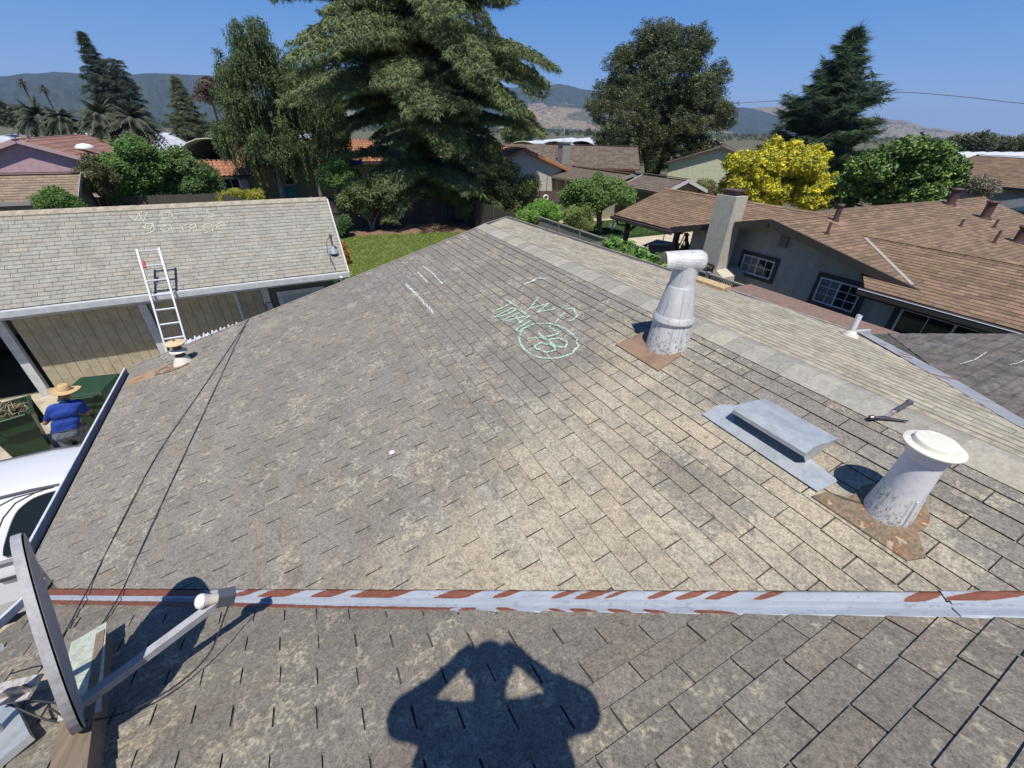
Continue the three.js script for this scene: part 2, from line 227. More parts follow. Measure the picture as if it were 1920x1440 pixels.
// ---------------------------------------------------------------- the setting: ground, lawns, paving, hills
{
  const g = new GB(); const R = 9000;
  g.quad([-R, -0.03, -R], [-R, -0.03, R], [R, -0.03, R], [R, -0.03, -R]);
  structure('ground', g, matMap(mottled([0.13, 0.115, 0.07], [0.075, 0.085, 0.035], 14, 0.4), 0.95));
  const sheet = (name, pts, y, m) => { const b = new GB(); b.poly(pts.map(([x, z]) => [x, y, z])); return structure(name, b, m); };
  const concrete = matMap(mottled([0.46, 0.40, 0.30], [0.36, 0.315, 0.24], 2.2, 0.18), 0.9, { bumpMap: NA, bumpScale: 0.004 });
  const pale = matMap(mottled([0.55, 0.47, 0.35], [0.47, 0.40, 0.30], 2.5, 0.15), 0.9);
  const lawnM = matMap(mottled([0.15, 0.205, 0.038], [0.20, 0.225, 0.06], 2.6, 0.5), 0.95, { bumpMap: NA, bumpScale: 0.05 });
  const lawnN = matMap(mottled([0.05, 0.11, 0.025], [0.075, 0.13, 0.03], 2.2, 0.5), 0.95, { bumpMap: NA, bumpScale: 0.05 });
  const mulch = matMap(mottled([0.27, 0.165, 0.10], [0.17, 0.11, 0.07], 1.1, 0.7), 0.98, { bumpMap: NA, bumpScale: 0.08 });
  sheet('driveway', [[-9.5, 2.5], [-1.2, 2.5], [-1.2, -11.6], [-9.5, -11.6]], 0.004, concrete);
  sheet('lawn', [[1.2, -6.2], [9.9, -6.2], [9.9, -23.2], [6.5, -24.3], [3.2, -24.75], [1.2, -25.0]], 0.004, lawnM);
  sheet('planting_bed', [[-1, -25.0], [1.2, -25.0], [3.2, -24.75], [6.5, -24.3], [9.9, -23.2], [10.2, -27.0], [-1, -27.0]], 0.0, mulch);
  sheet('neighbour_lawn', [[12.5, -18.6], [15, -19.6], [21, -18.9], [25, -18.3], [25, -23.2], [18, -23.4], [12.6, -24.3]], 0.004, lawnN);
  sheet('patio_slab', [[10.6, -7.5], [24, -7.5], [25, -18.3], [21, -18.9], [15, -19.6], [10.6, -18]], 0.0, pale);
  sheet('garden_path', [[12.6, -24.3], [18, -23.4], [25, -23.2], [25, -24.2], [18, -24.4], [12.6, -25.2]], 0.0, pale);
  // blades of grass on the two lawns
  const blade = new GB(); for (let i = 0; i < 5; i++) { const a = rnd() * 6.3, x = rr(-0.03, 0.03), z = rr(-0.03, 0.03), h = rr(0.03, 0.07), dx = Math.cos(a) * 0.006, dz = Math.sin(a) * 0.006, lx = rr(-0.02, 0.02), lz = rr(-0.02, 0.02); blade.tri([x - dx, 0, z - dz], [x + dx, 0, z + dz], [x + lx, h, z + lz]); }
  const bg = blade.geo();
  const turf = (name, n, x0, x1, z0, z1, inside, c) => {
    const m = new THREE.InstancedMesh(bg, mat([1, 1, 1], 0.9), n), M = new THREE.Matrix4(), q = new THREE.Quaternion(), e = new THREE.Euler();
    for (let i = 0; i < n; i++) { let x, z; do { x = rr(x0, x1); z = rr(z0, z1); } while (!inside(x, z)); const s = rr(0.6, 1.5); M.compose(V3(x, 0.002, z), q.setFromEuler(e.set(0, rnd() * 6.3, 0)), V3(s * 1.4, s, s * 1.4)); m.setMatrixAt(i, M); const k = rr(0.6, 1.35); m.setColorAt(i, new THREE.Color().setRGB(c[0] * k * rr(0.85, 1.2), c[1] * k, c[2] * k)); }
    m.name = numbered(name); m.userData.kind = 'stuff'; tag(m, name === 'lawn_grass' ? 'short mown grass of the sunny lawn behind the grey garage' : 'dark green clipped grass beyond the lattice fence', 'grass'); shadowed(m); scene.add(m);
  };
  turf('lawn_grass', 22000, 1.3, 9.8, -24.6, -13, (x, z) => z > -25 + Math.max(0, x - 3) * 0.24, [0.17, 0.225, 0.045]);
  turf('neighbour_grass', 9000, 13, 24.5, -23.2, -18.8, () => true, [0.06, 0.125, 0.03]);

  const hill = (name, prof, R, front, colour, rough) => {
    const az0 = prof[0][0], az1 = prof[prof.length - 1][0], NAZ = Math.round((az1 - az0) / 0.13), NR = 34, gb = new GB(), grid = [];
    const el = (a) => { for (let i = 0; i + 1 < prof.length; i++) if (a <= prof[i + 1][0]) return lerp(prof[i][1], prof[i + 1][1], sstep(0, 1, (a - prof[i][0]) / (prof[i + 1][0] - prof[i][0]))); return prof[prof.length - 1][1]; };
    for (let i = 0; i <= NAZ; i++) {
      const a = az0 + (az1 - az0) * i / NAZ, top = Math.max(0, EYE.y + R * Math.tan(el(a) * Math.PI / 180)), col = [];
      for (let j = 0; j <= NR; j++) {
        const t = j / (NR - 3), d = t <= 1 ? lerp(R - front, R, t) : R + (t - 1) * front * 1.4, ridge = t <= 1 ? Math.pow(sstep(0, 1, t), 0.9) : 1 - (t - 1) * 3;
        const x = Math.sin(a * Math.PI / 180) * d, z = -Math.cos(a * Math.PI / 180) * d;
        const spur = (fbm(x / 420 + 3, z / 420 + 8, 4) - 0.5) * 1.5 * Math.sin(Math.min(1, t) * Math.PI) + (fbm(x / 60, z / 60, 2) - 0.5) * rough;
        col.push([x, Math.max(-20, top * (ridge + spur * 0.42)), z, t]);
      }
      grid.push(col);
    }
    for (let i = 0; i < NAZ; i++) for (let j = 0; j < NR; j++) {
      const [a, b, c, d] = [grid[i][j], grid[i + 1][j], grid[i + 1][j + 1], grid[i][j + 1]];
      gb.quad(a.slice(0, 3), b.slice(0, 3), c.slice(0, 3), d.slice(0, 3), null, colour((a[0] + c[0]) / 2, (a[2] + c[2]) / 2));
    }
    structure(name, gb, mat([1, 1, 1], 1, { vertexColors: true }));
  };
  const forest = [0.026, 0.040, 0.026], dry = [0.215, 0.165, 0.10], scrub = [0.09, 0.09, 0.05];
  const two = (x, z, k, s, a, b) => { const n = fbm(x / s, z / s, 4) + (fbm(x / 45, z / 45, 2) - 0.5) * 0.25; const t = n > k ? 1 : 0; const j = 0.55 + 0.9 * hash2(x / 9, z / 9); return a.map((c, i) => (t ? b[i] : c) * j); };
  hill('hill_forested', [[-75, 1.6], [-50, 2.2], [-30, 2.5], [-17.7, 2.66], [-15.7, 3.05], [-14, 3.28], [-11, 3.24], [-7.1, 3.66], [-2.9, 3.72], [1.7, 3.67], [7.7, 3.6], [12, 3.44], [18, 3.1], [24, 2.2], [30, 0.6]], 3600, 1500, (x, z) => two(x, z, 0.71, 260, forest, [0.13, 0.13, 0.075]), 0.07);
  hill('hill_wooded', [[14, 0.4], [20, 2.4], [22.5, 3.02], [26.7, 3.9], [29.7, 4.0], [32.7, 4.19], [35.1, 3.78], [38.7, 3.66], [44.5, 3.06], [52.2, 2.27], [58, 1.2], [62, 0.2]], 4200, 1200, (x, z) => two(x, z, 0.66, 330, forest, dry), 0.07);
  hill('hill_dry_grass', [[21, 0.0], [25, 0.5], [28, 1.0], [29.8, 1.75], [32.3, 2.25], [35.9, 2.05], [39.6, 1.75], [44, 1.5], [48, 0.9], [52, 0.1]], 2900, 800, (x, z) => two(x, z, 0.52, 150, dry, scrub), 0.04);
  hill('hill_distant', [[42, 0.9], [47.5, 2.0], [51.7, 2.2], [55.1, 2.37], [56.5, 2.45], [60.4, 1.7], [63.9, 1.42], [65.5, 1.26], [68.4, 0.72], [70.3, 0.45], [72.4, 0.3], [74.3, 0.22], [85, 0.3], [105, 0.8]], 5200, 1700, (x, z) => two(x, z, 0.55, 420, [0.2, 0.155, 0.095], [0.07, 0.075, 0.05]), 0.03);
  // low wooded belt on the plain in front of the hills
  const beltG = new GB(); for (let k = 0; k < 60; k++) { const a = rnd() * 6.3, b = rr(-0.5, 1.5), r = rr(0.7, 1.0), c = [Math.cos(a) * Math.cos(b) * r, Math.sin(b) * r + 0.5, Math.sin(a) * Math.cos(b) * r], q = () => c.map((v) => v + rr(-0.24, 0.24)); beltG.tri(q(), q(), q()); }
  const bgm = beltG.geo(), nb = 5200, belt = new THREE.InstancedMesh(bgm, mat([1, 1, 1], 1), nb), M = new THREE.Matrix4(), q = new THREE.Quaternion(), e = new THREE.Euler();
  for (let i = 0; i < nb; i++) { const az = rr(-30, 92) * Math.PI / 180, d = lerp(330, 1900, Math.pow(rnd(), 1.4)), row = Math.round(d / 130) * 130 + rr(-18, 18), s = rr(1.1, 2.3) * (fbm(az * 30, row / 90, 2) > 0.5 ? 1.25 : 0.8); M.compose(V3(Math.sin(az) * row, s * 0.4, -Math.cos(az) * row), q.setFromEuler(e.set(0, rnd() * 6.3, 0)), V3(s * rr(0.8, 1.4), s * rr(0.7, 1.3), s)); belt.setMatrixAt(i, M); const k = rr(0.6, 1.3); belt.setColorAt(i, new THREE.Color().setRGB(0.05 * k, 0.072 * k, 0.032 * k)); }
  belt.name = 'distant_woodland'; belt.userData.kind = 'stuff'; tag(belt, 'hazy belts of far trees on the plain below the hills', 'woodland'); scene.add(shadowed(belt));
}

// ---------------------------------------------------------------- the house whose roof the picture is taken from
const SB = 0.27, SA = 0.389, SC = 0.18, SD = 0.161;
const yB = (x) => SB * x + 3.15, yA = (z) => SA * z + 3.673, XR = 2.775, YR = yB(XR), yC = (x) => YR - SC * (x - XR), yD = (z) => 3.52 + SD * (z + 1.707);
const nrm = (v) => { const l = Math.hypot(...v); return v.map((x) => x / l); };
const house = thing('house', 'low house with weathered grey and tan asphalt shingle roof in the foreground', 'house');
// frames of the four slopes
const KB = Math.hypot(1, SB), KA = Math.hypot(1, SA), KC = Math.hypot(1, SC), KD = Math.hypot(1, SD);
const B2 = ([x, z]) => [-z, (x + 2.07) * KB], A2 = ([x, z]) => [x, z * KA], C2 = ([x, z]) => [-z, (5.2 - x) * KC], D2 = ([x, z]) => [x, z * KD];
// valley runs from (-1.84, -2.66) to (2.6, 0.48); the shingles stop 55 mm either side of it
const off = 0.055, vn = nrm([1.71, -2.37]), vB = ([x, z]) => [x + vn[0] * off, z + vn[1] * off], vA = ([x, z]) => [x - vn[0] * off, z - vn[1] * off];
const outB = [[-2.09, -3.12], vB([-1.84, -2.622]), vB([0.533, -0.975]), vB([1.8, -0.095]), vB([2.66, 0.502]), [2.70, -6.2], [-2.09, -6.12]];
const outA = [vA([-1.84, -2.622]), vA([0.533, -0.975]), vA([1.8, -0.095]), vA([2.6, 0.460]), [2.6, 2.4], [-2.6, 2.4], [-2.6, -0.6], [-1.96, -2.3]];
const outC = [[2.86, 0.5], [3.45, -0.02], [3.636, -0.27], [4.185, -0.86], [4.84, -1.68], [4.72, -2.387], [4.63, -4.294], [4.084, -7.985], [2.86, -6.28]];
const outD = [[3.55, -0.317], [4.882, -1.707], [5.35, -1.35], [5.91, -0.91], [6.6, -0.36], [7.4, 2.4], [3.2, 2.4], [3.2, -0.02]];
const FB = { O: [-2.07, yB(-2.07), 0], U: [0, 0, -1], V: [1 / KB, SB / KB, 0], N: [-SB / KB, 1 / KB, 0], poly: outB.map(B2) };
const FA = { O: [0, yA(0), 0], U: [1, 0, 0], V: [0, SA / KA, 1 / KA], N: [0, 1 / KA, -SA / KA], poly: outA.map(A2) };
const FC = { O: [5.2, yC(5.2), 0], U: [0, 0, -1], V: [-1 / KC, SC / KC, 0], N: [SC / KC, 1 / KC, 0], poly: outC.map(C2) };
const FD = { O: [0, yD(0), 0], U: [1, 0, 0], V: [0, SD / KD, 1 / KD], N: [0, 1 / KD, -SD / KD], poly: outD.map(D2) };
FB.uv = (u, v) => [u / 7, v / 5.3]; FA.uv = (u, v) => [(u + 2.7) / 5.4, (v + 2.9) / 5.6];

// granules: grey brown mineral surface with pale lichen; washed tan below the zinc coated vents; rust below bare iron
const grain = (i, j) => 0.35 + 1.3 * hash2(i, j * 7 + (i >> 8) * 31 + (j >> 8) * 57);
function weather(x, z, i, j, kind) {
  const big = fbm(x * 0.9 + 3, z * 0.9, 3), mid = fbm(x * 5 + 9, z * 5 + 2, 3), fine = fbm(x * 38, z * 38 + 4, 2), g = grain(i, j) * 0.5 + 0.5 * (0.3 + 1.4 * fbm(x * 120, z * 120, 2));
  let c = [0.216, 0.199, 0.174].map((v, k) => v * lerp(1.0, [1.13, 1.09, 1.02][k], big));
  const d = 0.88 + 0.22 * mid; c = c.map((v) => v * d);
  if (kind === 'B') {
    // tan wash: a torn edged sheet running down the slope from the two flue flashings and the box vent
    const edge = (fbm(x * 2.6 + 1, z * 2.6 + 7, 4) - 0.5) * 1.5 + (fine - 0.5) * 0.55 + (hash2(i * 3 + 1, j * 5) - 0.5) * 0.35;
    const across = Math.min(z + 2.38 - 0.44 * (2.2 - x), -0.12 - 0.10 * (2.2 - x) - z), along = Math.min((2.25 - x) * 2, (x + 0.2) * 0.8 + 0.12);
    const w = clamp(0.46 + 1.7 * Math.min(across * 1.3, along) + edge * 0.8, 0, 1);
    const spot = sstep(0.56, 0.66, fbm(x * 9 + 30, z * 9 + 2, 3)) * 0.35;
    const pe = Math.hypot((x - 1.62) * 1.0, (z + 0.90) * 0.62) + (fine - 0.5) * 0.16;                                  // one group of tabs kept its dark film
    const film = pe < 0.17 ? 0.75 : 0;
    const t = clamp(w - spot - film);
    c = c.map((v, k) => lerp(v, [0.385, 0.335, 0.248][k] * (0.85 + 0.3 * mid), t));
    const streak = z < -5.3 && x < -1.35 ? sstep(0.13, 0.02, Math.abs(z + 5.62 - (x + 1.45) * 0.06 + (fine - 0.5) * 0.10)) : 0;             // rust run off the small flue
    c = c.map((v, k) => lerp(v, [0.36, 0.22, 0.11][k], streak * sstep(0.3, 0.6, fine + 0.15)));
    const pale = sstep(0.34, 0.06, Math.hypot(x + 1.55, z + 5.55) + (fine - 0.5) * 0.5);
    c = c.map((v, k) => lerp(v, [0.34, 0.28, 0.19][k], pale * 0.5));
  }
  const lich = sstep(0.60, 0.73, fbm(x * 4.2 + 50, z * 4.2 + 11, 2) * 0.45 + fbm(x * 24 + 5, z * 24, 3) * 0.65), speck = sstep(0.36, 0.66, fbm(x * 85, z * 85 + 8, 2));
  c = c.map((v, k) => lerp(v, [0.46, 0.41, 0.31][k], lich * speck * (kind === 'B' ? 0.62 : 0.72)));
  const dark = sstep(0.60, 0.74, fbm(x * 34 + 2, z * 34 + 77, 3)); c = c.map((v) => v * (1 - 0.18 * dark));
  return c.map((v) => v * g);
}
const texB = tex(2048, 1792, (u, v) => weather(v * 5.3 / KB - 2.07, -u * 7, u * 2048 | 0, v * 1792 | 0, 'B'));
const texA = tex(1792, 1792, (u, v) => weather(u * 5.4 - 2.7 + 20, (v * 5.6 - 2.9) / KA + 9, u * 1792 | 0, v * 1792 | 0, 'A').map((c, k) => c * [0.95, 0.92, 0.87][k]));
const grit = grey(512, 512, (u, v) => 0.6 * hash2(u * 512 | 0, (v * 512 | 0) + ((u * 512 | 0) >> 8) * 91 + ((v * 512 | 0) >> 8) * 37) + 0.4 * n64b(u, v));
const gritB = grit.clone(); gritB.repeat.set(14, 10.6); gritB.needsUpdate = true;
const shB = matMap(texB, 0.95, { vertexColors: true, bumpMap: gritB, bumpScale: 0.0022 }), shA = matMap(texA, 0.95, { vertexColors: true, bumpMap: gritB, bumpScale: 0.0022 });
const shPlain = (c1, c2, s, f) => matMap(mottled(c1, c2, s, f), 0.95, { vertexColors: true });
const bare = matMap(mottled([0.085, 0.078, 0.07], [0.055, 0.05, 0.045], 0.6, 0.4), 0.95);
const shC = shPlain([0.40, 0.355, 0.27], [0.33, 0.29, 0.22], 1.3, 0.35), shD = shPlain([0.15, 0.132, 0.115], [0.105, 0.094, 0.085], 0.9, 0.5);
const flat = (F, h, pts) => pts.map(([u, v]) => [0, 1, 2].map((k) => F.O[k] + F.U[k] * u + F.V[k] * v + F.N[k] * h));
const tone1 = (lo, hi) => () => { const k = rr(lo, hi), w = rr(-0.03, 0.03); return [k * (1 + w), k, k * (1 - w)]; };
const EDGE = [0.22, 0.21, 0.20];                                  // cut edge: bare bitumen
{
  const mk = (F, pts, label) => part(house, 'roof_slope', new GB().slab(flat(F, -0.09, pts), F.N, 0.089), bare, label);
  const full = (F, pts, map) => pts.map(map);
  const slopeB = mk(FB, [[-2.09, -3.12], [-1.84, -2.622], [0.533, -0.975], [1.8, -0.095], [2.74, 0.557], [2.74, -6.2], [-2.09, -6.12]].map(B2), 'main slope between gutter and ridge with tan washed patch and chalk writing');
  const slopeA = mk(FA, [[-1.84, -2.622], [0.533, -0.975], [1.8, -0.095], [2.6, 0.460], [2.6, 2.4], [-2.6, 2.4], [-2.6, -0.6], [-1.96, -2.3]].map(A2), 'near slope with the shadow of a person, below the rusty valley strip');
  const slopeC = mk(FC, [[2.79, 0.55], ...outC.slice(1, 8), [2.79, -6.28]].map(C2), 'pale far slope beyond the ridge');
  const slopeD = mk(FD, outD.map(D2), 'dark grey slope beside the pale far slope');
  const lb = shingleTabs(FB, { tab: 0.305, exp: 0.1045, thick: 0.0085, gap: 0.006, tone: tone1(0.94, 1.06), edge: EDGE }).map((t) => ({ ...t, s: slopeB, m: shB }));
  const la = shingleTabs(FA, { tab: 0.305, exp: 0.1, thick: 0.0085, gap: 0.007, tone: tone1(0.93, 1.07), edge: EDGE }).map((t) => ({ ...t, s: slopeA, m: shA, hide: t.P[2] > 0.6 }));
  const all = [...lb, ...la].sort((p, q) => (p.hide ? 1 : 0) - (q.hide ? 1 : 0) || q.size - p.size);
  all.slice(0, 300).forEach((t) => part(t.s, 'shingle', t.b, t.m));
  for (const [s, m] of [[slopeB, shB], [slopeA, shA]]) stuffPart(s, 'shingle_field', pack(all.slice(300).filter((t) => t.s === s)), m);
  stuffPart(slopeC, 'shingle_field', pack(shingleTabs(FC, { tab: 0.305, exp: 0.1, thick: 0.007, gap: 0.002, tone: tone1(0.93, 1.06), edge: [0.3, 0.29, 0.27], worn: 0.45 })), shC);
  stuffPart(slopeD, 'shingle_field', pack(shingleTabs(FD, { tab: 0.305, exp: 0.1, thick: 0.006, gap: 0.003, tone: tone1(0.9, 1.12), edge: EDGE, worn: 0.75 })), shD);
  // ridge: overlapping bent cap shingles
  const capM = shPlain([0.325, 0.302, 0.253], [0.30, 0.28, 0.235], 0.5, 0.22);
  for (let k = 0; k < 46; k++) {
    const z0 = 0.52 - k * 0.147, z1 = z0 - 0.19, h0 = 0.0115, h1 = 0.0085, b = new GB(), w = 0.145, t = tone1(0.85, 1.2)();
    const sec = (z, h) => [[XR - w, yB(XR - w) + h, z], [XR - 0.035, YR - 0.004 + h * 1.1, z], [XR + 0.03, YR + 0.002 + h * 1.1, z], [XR + w * 0.95, yC(XR + w * 0.95) + h, z]];
    const a = sec(z0, h0 - 0.0), c = sec(Math.max(z1, -6.27), h1), lo = sec(z0, 0.002), lc = sec(Math.max(z1, -6.27), 0.002);
    for (let i = 0; i < 3; i++) b.quad(a[i], a[i + 1], c[i + 1], c[i], null, t), b.quad(a[i], lo[i], lo[i + 1], a[i + 1], null, [0.5, 0.5, 0.48]);
    b.quad(a[0], c[0], lc[0], lo[0], null, EDGE); b.quad(a[3], lo[3], lc[3], c[3], null, EDGE);
    part(house, 'ridge_shingle', b, capM);
  }
  // walls under the eaves
  const stucco = matMap(mottled([0.45, 0.41, 0.34], [0.40, 0.365, 0.30], 1.5, 0.15), 0.95);
  const w = new GB(); w.slab([[-1.65, -0.05, -5.8], [4.2, -0.05, -5.8], [4.2, yC(4.2) - 0.12, -5.8], [XR, YR - 0.12, -5.8], [-1.65, yB(-1.65) - 0.12, -5.8]], [0, 0, 1], 0.15);
  part(house, 'wall', w, stucco);
  part(house, 'wall', new GB().box(-1.65, -1.5, -0.05, yB(-1.65) - 0.12, -5.65, -2.2), stucco);
  part(house, 'wall', new GB().box(4.05, 4.2, -0.05, 3.45, -5.65, -1.5), stucco);
  part(house, 'wall', new GB().box(-1.5, 7.0, -0.05, 2.55, 2.2, 2.35).box(-1.5, -1.35, -0.05, 2.7, -2.2, 2.2).box(6.85, 7, -0.05, 3.3, -0.4, 2.2), stucco);
  const white = matMap(mottled([0.60, 0.63, 0.66], [0.52, 0.55, 0.58], 0.8, 0.12), 0.55);
  const weathered = matMap(mottled([0.30, 0.28, 0.24], [0.22, 0.205, 0.18], 0.6, 0.3), 0.9);
  // eave gutter: open trough along the low edge
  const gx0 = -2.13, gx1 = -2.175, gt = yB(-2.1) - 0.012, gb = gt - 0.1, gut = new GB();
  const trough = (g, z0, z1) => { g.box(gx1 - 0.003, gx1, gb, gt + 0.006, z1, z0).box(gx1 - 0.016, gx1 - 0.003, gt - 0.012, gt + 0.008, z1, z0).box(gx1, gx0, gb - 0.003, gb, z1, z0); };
  trough(gut, -3.12, -6.16); const gutter = part(house, 'gutter', gut, white); part(gutter, 'trough_shade', new GB().slab([[gx1 + 0.001, gb + 0.03, -6.15], [gx1 + 0.001, gb + 0.03, -3.13], [gx0 + 0.028, gb + 0.045, -3.13], [gx0 + 0.028, gb + 0.045, -6.15]], [0, -1, 0], 0.02), mat([0.022, 0.02, 0.018], 1), 'near black sheet painted in as the shade of the trough');  // near-black slab inside the gutter paints the shade of the open trough
  part(house, 'fascia_board', new GB().box(-2.125, -2.1, gt - 0.16, gt - 0.04, -6.1, -3.05), weathered);
  part(house, 'drip_edge', new GB().beam([-2.02, yA(-2.25) + 0.02, -2.2], [-1.88, yA(-2.6) + 0.03, -2.74], 0.02, 0.05), white);
  part(house, 'rake_board', new GB().beam([-2.09, yB(-2.09) - 0.06, -6.15], [2.76, YR - 0.06, -6.24], 0.03, 0.13).beam([2.78, YR - 0.06, -6.3], [4.08, yC(4.08) - 0.06, -8.0], 0.03, 0.13), weathered);
  part(house, 'eave_trim', new GB().beam([4.10, yC(4.1) - 0.035, -8.0], [4.65, yC(4.65) - 0.035, -4.29], 0.03, 0.07).beam([4.65, yC(4.65) - 0.035, -4.29], [4.86, yC(4.86) - 0.035, -1.75], 0.03, 0.07), weathered); part(house, 'eave_trim', new GB().beam([4.78, 3.525, -1.79], [5.02, 3.52, -1.72], 0.02, 0.03), white);
  // valley strip: W section sheet metal with a centre rib, paint peeled to rust
  const paint = [0.37, 0.405, 0.455], rust = [0.205, 0.073, 0.044], blobs = [];
  const L0 = 5.05;
  for (const [t, a] of [[1.50, 0.05], [1.72, 0.10], [2.02, 0.07], [2.32, 0.132], [2.73, 0.081], [2.97, 0.036], [3.24, 0.027], [3.37, 0.047], [3.47, 0.018], [3.66, 0.029], [3.79, 0.036], [3.91, 0.038], [4.09, 0.028], [4.64, 0.05]]) blobs.push([t, a > 0.06 ? 0.60 : 0.62, a, a > 0.06 ? 0.46 : 0.30 + a * 2, 0.16]);
  for (const [t, a] of [[2.99, 0.041], [3.22, 0.027], [3.33, 0.052], [3.49, 0.041], [3.64, 0.04], [3.87, 0.072], [4.85, 0.036]]) blobs.push([t, -0.80, a, 0.30, -0.16]);
  const vtex = tex(2048, 96, (u, v) => {
    const t = u * L0, s = v * 2 - 1, n = fbm(t * 14, s * 3, 3), f = fbm(t * 60, s * 9, 2);
    let r = 0, halo = 0;
    const bare0 = s > 0 ? 1.42 + (n - 0.5) * 0.5 - s * 0.15 : 2.75 + (n - 0.5) * 0.5;
    if (t < bare0 && Math.abs(s - 0.02) > (s > 0 ? 0.13 : 0.30 + 0.25 * sstep(1.2, 2.2, t)) + (f - 0.5) * 0.08 && !(Math.abs(s) > 0.80 && fbm(t * 7, s * 2 + 40, 2) > 0.60)) r = 1;
    for (const [bt, bs, a, b, sk] of blobs) { const dt = Math.abs(t - bt - (s - bs) * sk) / a, ds = Math.abs(s - bs) / b, d = Math.pow(dt ** 3 + ds ** 3, 1 / 3) + (f - 0.5) * 0.22 + (n - 0.5) * 0.25; if (d < 1) r = 1; else if (d < 1.22) halo = Math.max(halo, 0.5 * (1.22 - d) / 0.22); }
    const p = paint.map((c) => c * (0.88 + 0.24 * n) * (f > 0.74 ? 0.8 : 1));
    return r ? rust.map((c) => c * (0.7 + 0.6 * f)) : p.map((c, k) => lerp(c, [0.42, 0.27, 0.16][k], halo));
  });
  vtex.wrapS = vtex.wrapT = THREE.ClampToEdgeWrapping;
  const vm = matMap(vtex, 0.55, { metalness: 0.1 });
  const strip = (x0, z0, x1, z1, hOff, uu) => {
    const b = new GB(), d = nrm([x1 - x0, z1 - z0]), nx = d[1], nz = -d[0], n = 14;               // (nx, nz) points to the main slope
    const at = (t, s) => { const x = lerp(x0, x1, t) + nx * s, z = lerp(z0, z1, t) + nz * s, base = Math.max(yB(x), yA(z)); return [x, base + hOff + 0.0015 * Math.sin(t * 31 + s * 40), z]; };
    const sec = [[-0.064, -0.016], [-0.057, -0.005], [-0.048, 0], [-0.012, 0.002], [-0.006, 0.016], [0.006, 0.016], [0.012, 0.002], [0.048, 0], [0.057, -0.005], [0.064, -0.016]];
    for (let k = 0; k < n; k++) for (let i = 0; i + 1 < sec.length; i++) {
      const q = (t, j) => { const p = at(t, sec[j][0]); p[1] += sec[j][1]; return p; }, U = (t, j) => [lerp(uu[0], uu[1], t), clamp(0.5 + sec[j][0] / 0.134, 0.01, 0.99)];
      b.quad(q(k / n, i), q((k + 1) / n, i), q((k + 1) / n, i + 1), q(k / n, i + 1), [U(k / n, i), U((k + 1) / n, i), U((k + 1) / n, i + 1), U(k / n, i + 1)]);
    }
    part(house, 'valley_flashing', b, vm);
  };
  strip(-1.90, -2.663, 1.955, 0.0125, 0.004, [0, 4.72 / L0]);
  strip(1.925, -0.012, 2.75, 0.570, 0.0095, [4.55 / L0, 1]);
  // second valley, between the pale far slope and the dark slope
  const v2 = new GB(); const q2 = [[3.45, 0.0], [3.636, -0.317], [4.185, -0.894], [4.87, -1.70]];
  for (let i = 0; i + 1 < q2.length; i++) { const [xa, za] = q2[i], [xb, zb] = q2[i + 1], P = (x, z, o) => { const X = x + o * -0.72, Z = z + o * -0.69; return [X, Math.max(yC(X), yD(Z)) + 0.008, Z]; }; v2.quad(P(xa, za, 0.07), P(xb, zb, 0.07), P(xb, zb, 0.0), P(xa, za, 0.0)); v2.quad(P(xa, za, 0.0), P(xb, zb, 0.0), P(xb, zb, -0.05), P(xa, za, -0.05)); }
  part(house, 'valley_flashing', v2, matMap(tex(512, 64, (u, v) => { const n = fbm(u * 30, v * 6, 3); return n > 0.70 ? rust.map((c) => c * 0.9) : [0.30, 0.31, 0.32].map((c) => c * (0.8 + 0.4 * n)); }, 0.8), 0.6));
  // chalk writing on the slopes
  const onB = (x, z, l) => [x - SB * 0.0, yB(x) + 0.0150 + l, z], onD = (x, z, l) => [x, yD(z) + 0.011 + l, z];
  const mint = mat([0.42, 0.62, 0.49], 1), whiteChalk = mat([0.62, 0.64, 0.58], 1), cg = new GB(), cw = new GB(), cd = new GB();
  const S = CHALK_B; S.forEach((s, i) => chalkTrail(i < 6 ? cw : cg, s, onB, i === 0 ? 0.024 : 0.017, 0.0035, 0.58));
  CHALK_D.forEach((s) => chalkTrail(cd, s, onD, 0.006, 0.006, 0.35));
  part(slopeB, 'chalk_writing', cg, mint, 'mint green chalk words and a circled number'); part(slopeB, 'chalk_mark', cw, whiteChalk, 'white chalk strokes'); part(slopeD, 'chalk_mark', cd, whiteChalk, 'two pale chalk strokes');
}
// ---------------------------------------------------------------- things on the roof
const zinc = matMap(mottled([0.44, 0.47, 0.49], [0.37, 0.40, 0.42], 0.5, 0.10), 0.42, { metalness: 0.25 });
const vertUp = (g, x, y, z) => { g.translate(x, y, z); return g; };
const onSlopeB = (x, z, h = 0) => [x - SB / KB * h, yB(x) + h / KB, z];
const tornRust = (seedX) => tex(256, 256, (u, v) => { const n = fbm(u * 9 + seedX, v * 9, 4), f = fbm(u * 46, v * 46 + seedX, 3), e = n + (f - 0.5) * 0.25; const c = e > 0.68 ? [0.34, 0.28, 0.20] : e > 0.57 ? [0.24, 0.13, 0.07] : [0.20, 0.15, 0.10]; return c.map((x) => x * (0.5 + 1.0 * f)); });
const scuffed = tex(512, 512, (u, v) => { const n = fbm(u * 9, v * 5, 4), f = fbm(u * 60, v * 26, 3), run = fbm(u * 70, v * 2.5, 3), low = sstep(0.9, 0.02, v + (n - 0.5) * 0.25); let c = [0.66, 0.66, 0.64].map((x) => x * (0.9 + 0.2 * n)); if (run > 0.62) c = c.map((x) => x * 0.78); if (f > 0.76 - low * 0.2) c = c.map((x) => x * 0.55); if (f < 0.20 + low * 0.06 && low > 0.4) c = [0.40, 0.22, 0.09]; return c; });
